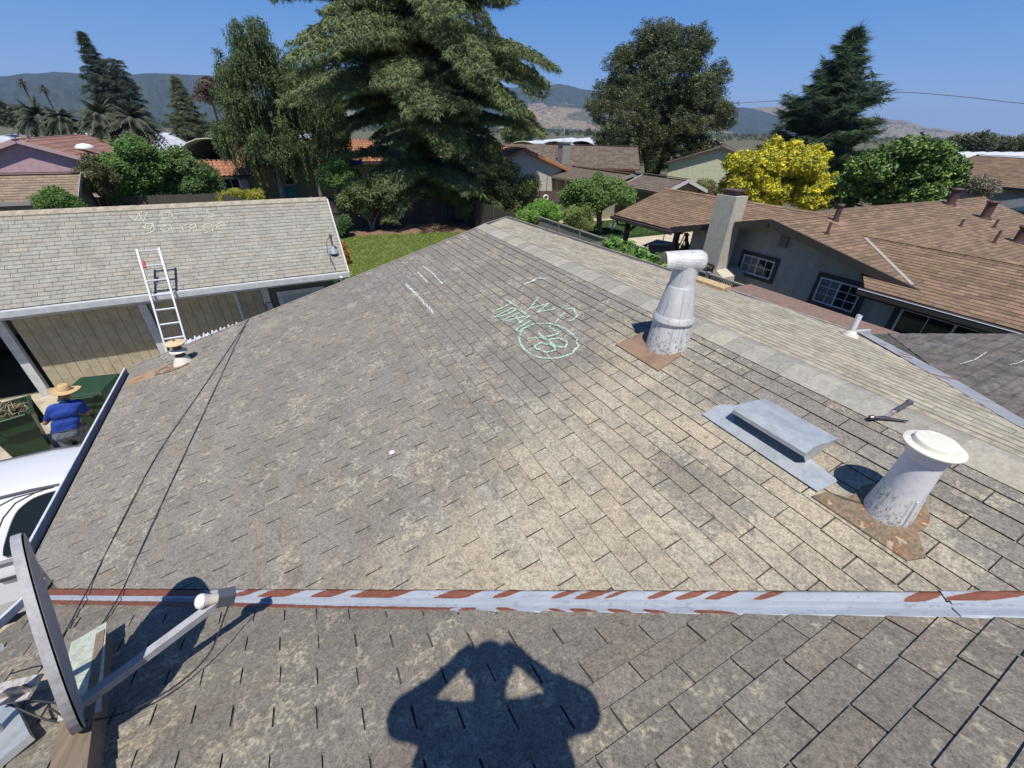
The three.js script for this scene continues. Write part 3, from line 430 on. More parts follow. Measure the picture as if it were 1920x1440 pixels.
const scuffM = matMap(scuffed, 0.6, { metalness: 0.1 }), streaky = matMap(tex(512, 128, (u, v) => { const run = fbm(u * 60, v * 1.5, 3), n = fbm(u * 8, v * 4, 3), f = fbm(u * 90, v * 30, 2); let c = [0.60, 0.60, 0.585].map((x) => x * (0.82 + 0.36 * n)); if (run > 0.6) c = c.map((x) => x * lerp(1, 0.7, sstep(0.6, 0.72, run))); if (f > 0.8) c = c.map((x) => x * 0.7); return c; }), 0.55, { metalness: 0.15 }), hoodM = matMap(mottled([0.60, 0.595, 0.57], [0.50, 0.49, 0.465], 0.35, 0.25), 0.55, { metalness: 0.1 }), cleanWhite = matMap(mottled([0.66, 0.66, 0.67], [0.60, 0.60, 0.62], 0.4, 0.08), 0.5), creamCap = matMap(mottled([0.74, 0.70, 0.60], [0.66, 0.62, 0.53], 0.3, 0.08), 0.55);
{ // flue with a hooded cowl
  const x = 2.41, z = -1.985, y = yB(x), t = thing('flue_vent', 'tall whitish metal flue with a hooded T shaped top beside the ridge', 'vent', [x, y, z]);
  part(t, 'flashing', new GB().slab([[-0.275, SB * -0.275, -0.27], [-0.275, SB * -0.275, 0.205], [-0.06, SB * -0.06, 0.185], [0.05, SB * 0.05, 0.12], [0.05, SB * 0.05, -0.22], [-0.10, SB * -0.10, -0.235]].map(([a, b, c]) => [a, b + 0.0135, c]), FB.N, 0.002), matMap(tex(128, 128, (u, v) => [0.235, 0.15, 0.10].map((c) => c * (0.6 + 0.8 * fbm(u * 12, v * 12, 4))), 1), 0.9), 'rust brown base sheet');
  part(t, 'base_cone', lathe([[0.158, -0.06], [0.155, 0.0], [0.140, 0.20], [0.136, 0.215]], 40), scuffM, 'streaked and speckled lower cone');
  part(t, 'storm_collar', lathe([[0.136, 0.205], [0.150, 0.208], [0.151, 0.222], [0.144, 0.245], [0.134, 0.262]], 40), streaky);
  part(t, 'pipe', lathe([[0.134, 0.255], [0.116, 0.36], [0.097, 0.46], [0.092, 0.475], [0.088, 0.478], [0.080, 0.60]], 40), streaky);
  // hood: a wide half barrel lying across the pipe, open towards one end and below, drawn down to a collar
  const hood = new GB(), dir = nrm([0.90, 0, 0.43]), sd = [-dir[2], 0, dir[0]], P = (l, s, h) => [dir[0] * l + sd[0] * s, h, dir[2] * l + sd[2] * s];
  const nL = 14, nA = 16, ring = (i) => {
    const l = lerp(-0.165, 0.135, i / nL), r = 0.074 + 0.005 * Math.cos(l * 9), cy = 0.625 + 0.045 * (l + 0.2), o = [], span = lerp(1.02, 1.35, clamp((l + 0.20) / 0.2)) * Math.PI / 2 * (l < -0.05 ? 1 : 1);
    const k = l > 0.08 ? Math.sqrt(clamp(1 - ((l - 0.08) / 0.058) ** 2, 0.02, 1)) : 1;
    for (let a = 0; a <= nA; a++) { const th = lerp(-span, span, a / nA); o.push(P(l, Math.sin(th) * r * k, cy + Math.cos(th) * r * k)); }
    return o;
  };
  for (let i = 0; i < nL; i++) { const a = ring(i), b = ring(i + 1); for (let k = 0; k < nA; k++) hood.quad(a[k], b[k], b[k + 1], a[k + 1]); }
  part(t, 'hood', hood, hoodM);
  const neck = new GB(), NR = 10; for (let i = 0; i < NR; i++) for (let k = 0; k < 24; k++) {                    // flare from the round pipe to the barrel
    const Q = (ii, kk) => { const f = ii / NR, a = kk / 24 * Math.PI * 2, ca = Math.cos(a), sa = Math.sin(a), fl = f * f; const l = ca * lerp(0.104, ca > 0 ? 0.124 : 0.09, Math.pow(f, 1.8)) - 0.02 * ca * Math.sin(f * Math.PI), s = sa * (lerp(0.104, 0.076, f) - 0.008 * Math.sin(f * Math.PI)); return P(l, s, lerp(0.42, 0.645 + (ca > 0 ? 0.03 * ca * f : 0.02 * ca), f)); };
    if (Math.cos((k + 0.5) / 24 * Math.PI * 2) < -0.55 && i > 5) continue;
    neck.quad(Q(i, k), Q(i + 1, k), Q(i + 1, k + 1), Q(i, k + 1));
  }
  part(t, 'neck', neck, hoodM);
  part(t, 'rivet', lathe([[0, 0.004], [0.005, 0.002], [0.005, 0]], 8).rotateX(Math.PI / 2).translate(0.05, 0.49, 0.092), zinc);
}
{ // flue with a flat mushroom cap
  const x = 2.16, z = -0.35, y = yB(x), t = thing('capped_vent', 'short fat white vent pipe with a round cream disc cap beside the hammer', 'vent', [x, y, z]);
  const fl = new GB(), ring = []; for (let k = 0; k <= 20; k++) { const a = -1.9 + 3.8 * k / 20; ring.push([0.02 + Math.cos(a) * 0.125, Math.sin(a) * 0.13]); }
  const low = [[-0.18, -0.225], [-0.105, -0.20], [-0.10, -0.14]], low2 = [[-0.07, 0.16], [-0.11, 0.20], [-0.18, 0.17]];
  const out = [...low, ...ring, ...low2]; const F = (p, h) => [p[0], SB * p[0] + h, p[1]], c0 = [-0.02, 0];
  for (let i = 0; i < out.length; i++) { const a = out[i], b = out[(i + 1) % out.length]; fl.quad(F(a, 0.0165), F(b, 0.0165), F(c0, 0.0165), F(c0, 0.0165), [[a[0] * 2, a[1] * 2], [b[0] * 2, b[1] * 2], [c0[0] * 2, c0[1] * 2], [c0[0] * 2, c0[1] * 2]]); fl.quad(F(a, 0.0165), F(b, 0.0165), F(b, 0.002), F(a, 0.002), [[a[0] * 2, a[1] * 2], [b[0] * 2, b[1] * 2], [b[0] * 2, b[1] * 2], [a[0] * 2, a[1] * 2]]); }
  part(t, 'flashing', fl, matMap(tornRust(3), 0.9), 'rusty base sheet smeared with old sealant');
  part(t, 'base_cone', lathe([[0.0947, -0.06], [0.0918, 0.0], [0.0784, 0.15], [0.077, 0.155]], 40), scuffM, 'lower cone spotted with rust and lichen');
  part(t, 'pipe', lathe([[0.0762, 0.15], [0.0681, 0.32], [0.0666, 0.335]], 40), cleanWhite);
  part(t, 'seam', new GB().beam([-0.045, 0.0, 0.083], [-0.038, 0.145, 0.069], 0.012, 0.006, [0, 0, 1]), cleanWhite);
  part(t, 'collar', lathe([[0.0681, 0.325], [0.0747, 0.335], [0.0762, 0.375], [0.0725, 0.39]], 40), cleanWhite);
  part(t, 'cap', lathe([[0., 0.372], [0.0814, 0.374], [0.1014, 0.382], [0.1036, 0.388], [0.1014, 0.394], [0.0799, 0.396], [0.077, 0.400], [0.0733, 0.413], [0.0681, 0.419], [0, 0.422]], 48), creamCap, 'cream painted disc with raised centre');
}
{ // slant back louvre
  const t = thing('box_vent', 'galvanised slant back box vent with a dark open mouth', 'vent'), P = (x, z, h) => onSlopeB(x, z, h);
  part(t, 'base_plate', new GB().slab([P(2.03, -1.285, 0.014), P(2.025, -0.575, 0.014), P(2.15, -0.56, 0.013), P(2.25, -1.2, 0.013), P(2.15, -1.285, 0.013)], FB.N, 0.0025), zinc);
  const h = new GB(), z0 = -1.145, z1 = -0.715, H = 0.105;
  const A = [P(2.105, z0, H - 0.022), P(2.105, z1, H - 0.022)], Bq = [P(2.112, z0, H), P(2.112, z1, H)], C = [P(2.165, z0, H + 0.012), P(2.165, z1, H + 0.012)], D = [P(2.385, z0, 0.02), P(2.385, z1, 0.02)];
  h.quad(A[0], A[1], Bq[1], Bq[0]).quad(Bq[0], Bq[1], C[1], C[0]).quad(C[0], C[1], D[1], D[0]);
  for (const k of [0, 1]) { const z = k ? z1 : z0, l = P(2.135, z, 0.014), r = P(2.385, z, 0.014); h.poly([A[k], Bq[k], C[k], D[k], r, l]); }
  part(t, 'hood', h, zinc); const sc = new GB(); sc.quad(P(2.17, z0 + 0.004, 0.015), P(2.17, z1 - 0.004, 0.015), P(2.17, z1 - 0.004, 0.093), P(2.17, z0 + 0.004, 0.093)); part(t, 'insect_screen', sc, mat([0.22, 0.22, 0.22], 0.8));
}
{ // small flue by the gutter
  const x = -1.447, z = -5.585, t = thing('pipe_vent', 'small rusty flue with a wide tan disc cap near the gutter end', 'vent', [x, yB(x), z]);
  part(t, 'boot', lathe([[0.115, -0.04], [0.105, 0.0], [0.062, 0.085], [0.055, 0.10]], 28), creamCap);
  part(t, 'pipe', lathe([[0.045, 0.08], [0.045, 0.25]], 20), mat([0.13, 0.075, 0.05], 0.8), 'rust brown pipe');
  part(t, 'lower_disc', lathe([[0.045, 0.165], [0.085, 0.155], [0.088, 0.160], [0.045, 0.185]], 28), creamCap);
  part(t, 'cap', lathe([[0, 0.262], [0.098, 0.252], [0.105, 0.258], [0.10, 0.268], [0.02, 0.285], [0, 0.286]], 32), matMap(mottled([0.60, 0.42, 0.24], [0.68, 0.56, 0.38], 0.15, 0.3), 0.7));
  part(t, 'bolt', lathe([[0.012, 0.28], [0.012, 0.3], [0, 0.302]], 8), mat([0.1, 0.06, 0.04], 0.8));
  part(t, 'flashing', new GB().slab([[-0.30, -0.05], [-0.30, 0.05], [-0.1, 0.13], [0.06, 0.13], [0.06, -0.16], [-0.08, -0.16]].map(([a, c]) => [a, SB * a + 0.0125, c]), FB.N, 0.002), matMap(tornRust(9), 0.9));
}
{ // white plastic pipe on the far slope
  const x = 4.47, z = -1.66, t = thing('plastic_pipe_vent', 'thin white plastic pipe standing on the pale far slope', 'vent', [x, yC(x), z]);
  part(t, 'boot', lathe([[0.075, -0.03], [0.07, 0.01], [0.034, 0.055], [0.03, 0.07]], 20), creamCap); part(t, 'pipe', lathe([[0.024, 0.05], [0.024, 0.215], [0.018, 0.215], [0.018, 0.1]], 20), mat([0.72, 0.73, 0.72], 0.5));
}
{ // pale wooden board left on the far slope
  const g = new GB(), P = (x, z) => [x, yC(x) + 0.035, z]; g.beam(P(4.40, -3.75), P(4.46, -3.02), 0.16, 0.04); single('wooden_board', g, matMap(mottled([0.52, 0.36, 0.2], [0.42, 0.3, 0.18], 0.6, 0.3), 0.9), 'pale orange board lying on the far slope before the lattice fence', 'board');
}
{ // claw hammer lying across the ridge
  const t = thing('hammer', 'black claw hammer lying across the roof ridge beside the capped vent', 'hammer'); { const p = [2.67, onSlopeB(2.67, -0.66, 0.012)[1], -0.66], k = 0.7; t.scale.setScalar(k); t.position.set(...p.map((v) => v * (1 - k))); }
  const steel = mat([0.09, 0.09, 0.10], 0.38, { metalness: 0.6 }), B = (x, z, h) => { const p = onSlopeB(x, z, h); return p; };
  part(t, 'head', new GB().tube([B(2.588, -0.725, 0.040), B(2.605, -0.712, 0.040), B(2.610, -0.708, 0.040), B(2.635, -0.688, 0.036)], [0.019, 0.020, 0.014, 0.013], 12).tube([B(2.632, -0.69, 0.036), B(2.66, -0.665, 0.036), B(2.69, -0.625, 0.030), B(2.715, -0.585, 0.030), B(2.735, -0.545, 0.042)], [0.014, 0.017, 0.012, 0.010, 0.004], 10), steel);
  const h0 = B(2.66, -0.665, 0.036), h2 = [2.93, YR + 0.085, -0.645];
  const mid = (f) => h0.map((v, i) => lerp(v, h2[i], f));
  part(t, 'shaft', new GB().beam(h0, mid(0.45), 0.024, 0.015), mat([0.26, 0.27, 0.29], 0.4));
  part(t, 'sticker', new GB().beam(mid(0.22), mid(0.30), 0.0255, 0.0165), mat([0.30, 0.12, 0.09], 0.7));
  part(t, 'grip', new GB().tube([mid(0.42), mid(0.55), mid(0.7), mid(0.9), mid(0.97)], [0.017, 0.021, 0.019, 0.020, 0.025], 10), matMap(mottled([0.07, 0.075, 0.09], [0.05, 0.05, 0.06], 0.1, 0.2), 0.7));
  part(t, 'butt_ring', new GB().tube([mid(0.965), mid(1.0)], [0.026, 0.022], 10), mat([0.2, 0.21, 0.23], 0.6));
}
single('pebble', (() => { const g = new THREE.IcosahedronGeometry(0.02, 1); const p = g.attributes.position; for (let i = 0; i < p.count; i++) { const k = 0.8 + 0.4 * hash2(p.getX(i) * 900, p.getZ(i) * 700); p.setXYZ(i, p.getX(i) * k, p.getY(i) * 0.6 * k, p.getZ(i) * k * 0.8); } g.translate(...onSlopeB(0.303, -2.327, 0.02)); g.computeVertexNormals(); return g; })(), mat([0.8, 0.8, 0.78], 0.8), 'single bright white pebble lying in the middle of the main slope', 'pebble');
{ // coaxial cables trailing over the roof to the dish
  const cable = (pts, label) => { const c = new THREE.CatmullRomCurve3(pts.map((p) => V3(...p))), n = 90, o = []; for (let i = 0; i <= n; i++) o.push(c.getPoint(i / n).toArray()); single('cable', new GB().tube(o, 0.0035, 6), mat([0.02, 0.02, 0.022], 0.6), label, 'cable', 'black cables trailing over the roof'); };
  const b = (x, z) => onSlopeB(x, z, 0.015), a = (x, z) => [x, yA(z) + 0.016, z];
  cable([b(-0.717, -6.15), b(-0.93, -5.4), b(-1.19, -4.5), b(-1.407, -3.763), b(-1.53, -3.0), b(-1.585, -2.56), [-1.58, Math.max(yA(-2.38), yB(-1.58)) + 0.03, -2.38], a(-1.55, -2.15), a(-1.52, -1.85), a(-1.47, -1.6), a(-1.43, -1.3), a(-1.4, -0.9)], 'thin black cable running over the roof, the one closer to the gutter');
  cable([b(-0.735, -6.12), b(-0.83, -5.6), b(-1.0, -4.6), b(-1.174, -3.57), b(-1.30, -2.8), b(-1.365, -2.38), [-1.37, Math.max(yA(-2.26), yB(-1.37)) + 0.03, -2.26], a(-1.37, -2.05), a(-1.35, -1.85), a(-1.36, -1.7)], 'thin black cable running over the roof, the one closer to the ridge');
}
{ // satellite dish on a beam
  const A = (x, z, h = 0) => [x, yA(z) + h, z];
  const beam = thing('wooden_beam', 'old timber lying on the near slope with a pale metal sheet under the dish', 'beam');
  const wood = matMap(tex(128, 256, (u, v) => { const n = fbm(u * 26, v * 3, 4), f = fbm(u * 70, v * 8, 2); return [0.23, 0.175, 0.12].map((c) => c * (0.55 + 0.6 * n + 0.3 * f)); }, 3), 0.95);
  part(beam, 'timber', new GB().beam(A(-0.86, -0.45, 0.05), A(-1.305, -1.86, 0.05), 0.105, 0.095), wood);
  const q = (f, s, h) => { const x = lerp(-0.86, -1.305, f), z = lerp(-0.45, -1.86, f), d = nrm([-0.445, -1.41]); return A(x - d[1] * s, z + d[0] * s, h); };
  const pl = new GB(); pl.slab([q(0.60, 0.070, 0.1), q(0.66, -0.055, 0.1), q(1.03, -0.07, 0.1), q(1.06, 0.055, 0.1)], [0, 1, 0], 0.003); part(beam, 'sheet_metal', pl, matMap(mottled([0.55, 0.58, 0.47], [0.44, 0.47, 0.37], 0.2, 0.3), 0.6), 'pale greenish sheet bent over the timber');
  const t = thing('satellite_dish', 'grey satellite dish seen almost edge on with its feed arm', 'satellite dish', [0, 0, 0]);
  const ctr = V3(-1.115, 3.585, -1.50), a = V3(-0.04, 0.82, -0.57).normalize(), n = V3(0.903, -0.20, -0.375); n.addScaledVector(a, -n.dot(a)).normalize(); const w = new THREE.Vector3().crossVectors(n, a).normalize();
  const grey1 = matMap(mottled([0.42, 0.41, 0.41], [0.37, 0.36, 0.36], 0.3, 0.15), 0.6), dg = new GB(), NRr = 10, NT = 48, T = 0.008;
  const P = (r, th, off2) => { const u = Math.cos(th) * r, v = Math.sin(th) * r, d = -0.034 * (1 - r * r) + off2; return ctr.clone().addScaledVector(a, u * 0.375).addScaledVector(w, v * 0.31).addScaledVector(n, d).toArray(); };
  for (let i = 0; i < NRr; i++) for (let k = 0; k < NT; k++) { const th0 = k / NT * 2 * Math.PI, th1 = (k + 1) / NT * 2 * Math.PI, r0 = i / NRr, r1 = (i + 1) / NRr; dg.quad(P(r0, th0, T), P(r1, th0, T), P(r1, th1, T), P(r0, th1, T)); dg.quad(P(r0, th0, -T), P(r0, th1, -T), P(r1, th1, -T), P(r1, th0, -T)); }
  part(t, 'reflector', dg, grey1);
  const rim = []; for (let k = 0; k <= NT; k++) { const th = k / NT * 2 * Math.PI; rim.push(ctr.clone().addScaledVector(a, Math.cos(th) * 0.378).addScaledVector(w, Math.sin(th) * 0.313).addScaledVector(n, -0.012)); }
  const rg = new GB(); for (let k = 0; k < NT; k++) { const e0 = rim[k], e1 = rim[k + 1], ax = (e, f, o) => e.clone().sub(ctr).multiplyScalar(f).add(ctr).addScaledVector(n, o).toArray(); rg.hexa([ax(e0, 0.985, -0.012), ax(e1, 0.985, -0.012), ax(e1, 1.0, -0.012), ax(e0, 1.0, -0.012), ax(e0, 0.985, 0.014), ax(e1, 0.985, 0.014), ax(e1, 1.0, 0.014), ax(e0, 1.0, 0.014)]); }
  part(t, 'rim', rg, grey1);
  const foot = ctr.clone().addScaledVector(a, -0.30).addScaledVector(n, 0.02), lnb = V3(-0.66, 3.345, -1.55);
  const elbow = foot.clone().lerp(lnb, 0.97);
  part(t, 'feed_arm', new GB().beam(foot.toArray(), elbow.toArray(), 0.034, 0.034), matMap(mottled([0.40, 0.40, 0.42], [0.34, 0.34, 0.36], 0.2, 0.15), 0.5));
  const back = ctr.clone().sub(lnb).normalize(), h = lnb.clone().addScaledVector(V3(0, 1, 0), 0.022);
  const lo = part(t, 'feed_horn', new GB().tube([h.clone().addScaledVector(back, -0.005).toArray(), h.clone().addScaledVector(back, 0.03).toArray(), h.clone().addScaledVector(back, 0.055).toArray()], [0.022, 0.024, 0.03], 20), mat([0.55, 0.50, 0.42], 0.6));
  part(lo, 'lens_cap', new GB().tube([h.clone().addScaledVector(back, 0.052).toArray(), h.clone().addScaledVector(back, 0.064).toArray(), h.clone().addScaledVector(back, 0.076).toArray(), h.clone().addScaledVector(back, 0.083).toArray()], [0.031, 0.032, 0.026, 0.012], 20), mat([0.8, 0.8, 0.8], 0.45));
  part(t, 'converter_box', new GB().beam(h.clone().addScaledVector(back, -0.065).toArray(), h.toArray(), 0.05, 0.062), mat([0.085, 0.095, 0.115], 0.6), 'dark blue grey box at the arm tip');
  const cab = new THREE.CatmullRomCurve3([h.clone().addScaledVector(back, -0.04).add(V3(0, -0.03, 0)), V3(-0.66, 3.27, -1.52), V3(-0.74, 3.19, -1.42), V3(-0.86, 3.2, -1.33), V3(-1.0, 3.24, -1.29), V3(-1.12, 3.28, -1.31), V3(-1.22, 3.3, -1.4)]).getPoints(40).map((p) => p.toArray());
  part(t, 'feed_cable', new GB().tube(cab, 0.0035, 6), mat([0.02, 0.02, 0.022], 0.6));
  const mastB = V3(...A(-1.47, -1.50, 0.0)), mastT = ctr.clone().addScaledVector(n, -0.13).addScaledVector(a, 0.02);
  part(t, 'mast', new GB().tube([mastB.toArray(), mastB.clone().add(V3(0.0, 0.16, -0.01)).toArray(), mastT.clone().add(V3(-0.06, -0.06, 0)).toArray(), mastT.toArray()], 0.021, 14), zinc);
  part(t, 'bracket', new GB().beam([-1.52, 3.20, -1.63], [-1.315, 3.26, -1.545], 0.085, 0.012, [0.3, 1, 0.3]).beam([-1.50, 3.235, -1.60], [-1.33, 3.285, -1.53], 0.012, 0.06, [0.3, 1, 0.3]), matMap(mottled([0.5, 0.48, 0.46], [0.36, 0.3, 0.26], 0.12, 0.3), 0.55, { metalness: 0.2 }));
  part(t, 'bolt', new GB().tube([[-1.50, 3.20, -1.62], [-1.50, 3.235, -1.62]], 0.012, 6), mat([0.12, 0.08, 0.06], 0.6));
  part(t, 'bolt', new GB().tube([[-1.345, 3.245, -1.55], [-1.345, 3.28, -1.55]], 0.01, 6), mat([0.12, 0.08, 0.06], 0.6));
  part(t, 'mount_foot', new GB().beam(A(-1.58, -1.68, 0.03), A(-1.36, -1.36, 0.03), 0.11, 0.03), zinc);
  const loop = (pts) => part(t, 'cable', new GB().tube(new THREE.CatmullRomCurve3(pts.map((p) => V3(...p))).getPoints(30).map((p) => p.toArray()), 0.004, 6), mat([0.03, 0.03, 0.033], 0.6));
  loop([[-1.75, 3.35, -1.75], [-1.6, 3.34, -1.72], [-1.5, 3.2, -1.66], [-1.38, 3.19, -1.56], [-1.25, 3.2, -1.47], [-1.18, 3.26, -1.4]]); loop([[-1.42, 3.22, -1.55], [-1.33, 3.14, -1.48], [-1.25, 3.15, -1.42], [-1.16, 3.25, -1.33]]);
  const seal = new THREE.SphereGeometry(1, 24, 12, 0, Math.PI * 2, 0, Math.PI / 2), sp = seal.attributes.position; for (let i = 0; i < sp.count; i++) { const k = 0.75 + 0.5 * fbm(sp.getX(i) * 2 + 4, sp.getZ(i) * 2 + 9, 3); sp.setXYZ(i, sp.getX(i) * 0.10 * k, sp.getY(i) * 0.055 * k, sp.getZ(i) * 0.13 * k); } seal.computeVertexNormals(); seal.rotateX(-Math.atan(SA)); seal.translate(...A(-1.40, -1.80, 0.008));
  part(t, 'sealant_patch', seal, matMap(tex(128, 128, (u, v) => { const n = fbm(u * 9, v * 9, 4); return n > 0.62 ? [0.42, 0.26, 0.1] : [0.38, 0.33, 0.25].map((c) => c * (0.6 + 0.8 * n)); }, 3), 0.95));
}
// ---------------------------------------------------------------- the garage, the car, the bins and the people on the drive
const siding = matMap(mottled([0.42, 0.37, 0.25], [0.36, 0.315, 0.21], 1.2, 0.15), 0.9), trim = matMap(mottled([0.56, 0.57, 0.57], [0.49, 0.50, 0.50], 0.9, 0.1), 0.7);
{
  const t = thing('garage', 'low garage with pale grey beige shingle roof, chalk lettering and white eave', 'garage');
  const ZE = -11.0, YE = 2.09, ZR = -12.80, YRg = 3.53, SG = (YRg - YE) / (ZE - ZR), KG = Math.hypot(1, SG), X0 = -9.6, X1 = 1.12;
  const F = { O: [0, YE, ZE], U: [1, 0, 0], V: [0, SG / KG, -1 / KG], N: [0, 1 / KG, SG / KG], poly: [[X0, 0], [X1, 0], [X1, (ZE - ZR) * KG], [X0, (ZE - ZR) * KG]] };
  const slope = part(t, 'roof_slope', new GB().slab(flat(F, -0.06, F.poly), F.N, 0.059), bare);
  part(t, 'roof_slope', new GB().slab([[X0, YRg - 0.06, ZR], [X1, YRg - 0.06, ZR], [X1, 2.2, -16.2], [X0, 2.2, -16.2]], nrm([0, 1, -0.39]), 0.06), bare);
  const m = shPlain([0.325, 0.308, 0.262], [0.29, 0.274, 0.232], 1.7, 0.2);
  const list = shingleTabs(F, { tab: 0.285, exp: 0.0995, thick: 0.008, gap: 0.006, offset: (j) => [0, 0.36, 0.72, 0.12, 0.5, 0.86][((j % 6) + 6) % 6] + 0.1 * hash2(j, 5), tone: tone1(0.95, 1.05), edge: [0.25, 0.24, 0.22], worn: 0.8 });
  list.forEach((q) => { q.vis = q.P[0] > -5.2 ? 1 : 0; }); list.sort((p, q) => q.vis - p.vis || q.size - p.size);
  list.slice(0, 300).forEach((q) => part(slope, 'shingle', q.b, m)); stuffPart(slope, 'shingle_field', pack(list.slice(300)), m);
  const yg = (z) => YE + SG * (ZE - z), cg = new GB(); CHALK_G.forEach((s) => chalkTrail(cg, s, (x, z, l) => [x, yg(z) + 0.012 + l, z + 0.006], 0.018, 0.008, 0.52));
  part(slope, 'chalk_writing', cg, mat([0.52, 0.51, 0.38], 1), 'pale yellow chalk lettering');
  part(t, 'ridge_cap', new GB().slab([[X0, YRg + 0.0, ZR + 0.09], [X1, YRg + 0.0, ZR + 0.09], [X1, YRg + 0.028, ZR - 0.02], [X0, YRg + 0.028, ZR - 0.02]].map(([x, y, z]) => [x, y - (z > ZR ? SG * 0.09 - 0.02 : 0), z]), [0, 1, 0], 0.006), shC.clone());
  // eave: gutter, fascia, soffit
  part(t, 'gutter', new GB().box(X0, X1 + 0.02, YE - 0.03, YE - 0.012, ZE - 0.0, ZE + 0.10).box(X0, X1 + 0.02, YE - 0.115, YE - 0.012, ZE + 0.10, ZE + 0.115).box(X0, X1 + 0.02, YE - 0.13, YE - 0.115, ZE, ZE + 0.115), trim);
  part(t, 'fascia_board', new GB().box(X0, X1, YE - 0.20, YE - 0.02, ZE - 0.035, ZE - 0.003), trim);
  part(t, 'soffit', new GB().box(X0, X1, YE - 0.16, YE - 0.14, -11.40, ZE - 0.04), trim);
  part(t, 'rake_board', new GB().beam([X1 + 0.015, YE - 0.09, ZE + 0.02], [X1 + 0.015, YRg - 0.06, ZR], 0.03, 0.15), trim);
  part(t, 'wall', new GB().slab([[X1 - 0.25, -0.02, -11.45], [X1 - 0.25, -0.02, -16], [X1 - 0.25, 2.1, -16], [X1 - 0.25, YRg - 0.15, ZR], [X1 - 0.25, YE + 0.25, -11.45]], [-1, 0, 0], 0.1), siding);
  part(t, 'wall', new GB().box(X0, X1 - 0.25, -0.02, 2.1, -16.05, -15.9), siding); part(t, 'wall', new GB().box(X0, X0 + 0.1, -0.02, 2.1, -16, -11.5), siding);
  // front: open bay, plank door, posts, small pale door
  const dark = matMap(mottled([0.12, 0.11, 0.10], [0.09, 0.085, 0.08], 0.8, 0.3), 0.9);
  part(t, 'wall', new GB().box(-0.80, X1 - 0.35, 0, 2.0, -11.5, -11.42), mat([0.115, 0.105, 0.10], 0.9), 'dark painted wall round the pale door');
  const planks = (x0, x1, n) => { const w = (x1 - x0) / n; for (let k = 0; k < n; k++) { const d = rr(-0.002, 0.002); part(t, 'plank', new GB().box(x0 + k * w + 0.0035, x0 + (k + 1) * w - 0.0035, 0.14, 1.74, -11.49 + d, -11.45 + d), siding); } part(t, 'door_backing', new GB().box(x0, x1, 0.1, 1.76, -11.52, -11.495), dark); part(t, 'kick_board', new GB().box(x0, x1, 0.02, 0.135, -11.50, -11.44), siding); };
  planks(-5.35, -3.32, 11); planks(-3.12, -0.92, 12);
  part(t, 'header', new GB().box(X0, -0.72, 1.76, 1.96, -11.50, -11.39), trim);
  for (const x of [-5.52, -3.22, -0.83]) part(t, 'post', new GB().box(x - 0.075, x + 0.075, 0, 1.76, -11.50, -11.38), trim);
  const door = part(t, 'door', new GB().box(-0.48, 0.42, 0.0, 1.55, -11.44, -11.405), mat([0.36, 0.38, 0.42], 0.6), 'pale grey side door'); part(door, 'door_frame', new GB().box(-0.58, -0.48, 0, 1.65, -11.44, -11.39).box(0.42, 0.52, 0, 1.65, -11.44, -11.39).box(-0.48, 0.42, 1.55, 1.65, -11.44, -11.39), trim);
  part(t, 'downpipe', new GB().tube([[0.93, 2.0, -10.83], [0.93, 1.85, -10.9], [0.93, 1.6, -11.3], [0.93, 0, -11.36]], 0.035, 10), trim);
  part(t, 'conduit', new GB().tube([[-1.43, 1.8, -11.3], [-1.43, 0.1, -11.3]], 0.03, 10).tube([[-1.43, 1.78, -11.3], [-1.43, 1.78, -11.42]], 0.03, 8), trim);
  part(t, 'wall_hose', new GB().tube([[-0.86, 1.45, -11.33], [-0.74, 1.42, -11.33], [-0.72, 1.1, -11.33], [-0.8, 0.9, -11.33], [-0.9, 1.1, -11.33], [-0.87, 1.43, -11.33]], 0.012, 6), mat([0.06, 0.08, 0.11], 0.5));
}
{ // weatherhead on the garage roof corner
  const t = thing('service_mast', 'small metal weatherhead with grey cone flashing on the garage roof corner', 'mast', [0.92, 2.515, -11.41]);
  part(t, 'flashing', lathe([[0.11, -0.07], [0.10, -0.03], [0.04, 0.08], [0.028, 0.12]], 20), zinc); part(t, 'mast', new GB().tube([[0, 0.1, 0], [0, 0.34, 0]], 0.025, 10), mat([0.16, 0.15, 0.14], 0.6)); part(t, 'cap', lathe([[0.045, 0.33], [0.045, 0.37], [0.02, 0.40], [0, 0.41]], 12), mat([0.13, 0.12, 0.11], 0.6)); part(t, 'wire', new GB().tube([[0, 0.36, 0], [-0.12, 0.25, 0.1], [-0.16, 0.0, 0.2], [-0.1, -0.2, 0.45]], 0.008, 6), mat([0.05, 0.05, 0.05], 0.6));
}
{ // aluminium ladder against the garage eave
  const t = thing('ladder', 'aluminium extension ladder leaning on the garage eave', 'ladder'), al = mat([0.62, 0.64, 0.68], 0.38, { metalness: 0.55 });
  const P = (x, y) => [x, y, -9.6 - 0.553 * y];
  for (const x of [-2.83, -2.46]) part(t, 'rail', new GB().beam(P(x, 0.0), P(x, 2.93), 0.03, 0.07, [0, 0.48, 0.87]), al);
  for (let y = 0.22; y < 2.9; y += 0.268) part(t, 'rung', new GB().tube([P(-2.82, y), P(-2.47, y)], 0.019, 10), al);
  part(t, 'rung_lock', new GB().beam(P(-2.79, 2.60), P(-2.79, 2.72), 0.05, 0.06, [0, 0.48, 0.87]), mat([0.45, 0.06, 0.04], 0.6), 'red lock fitting');
}
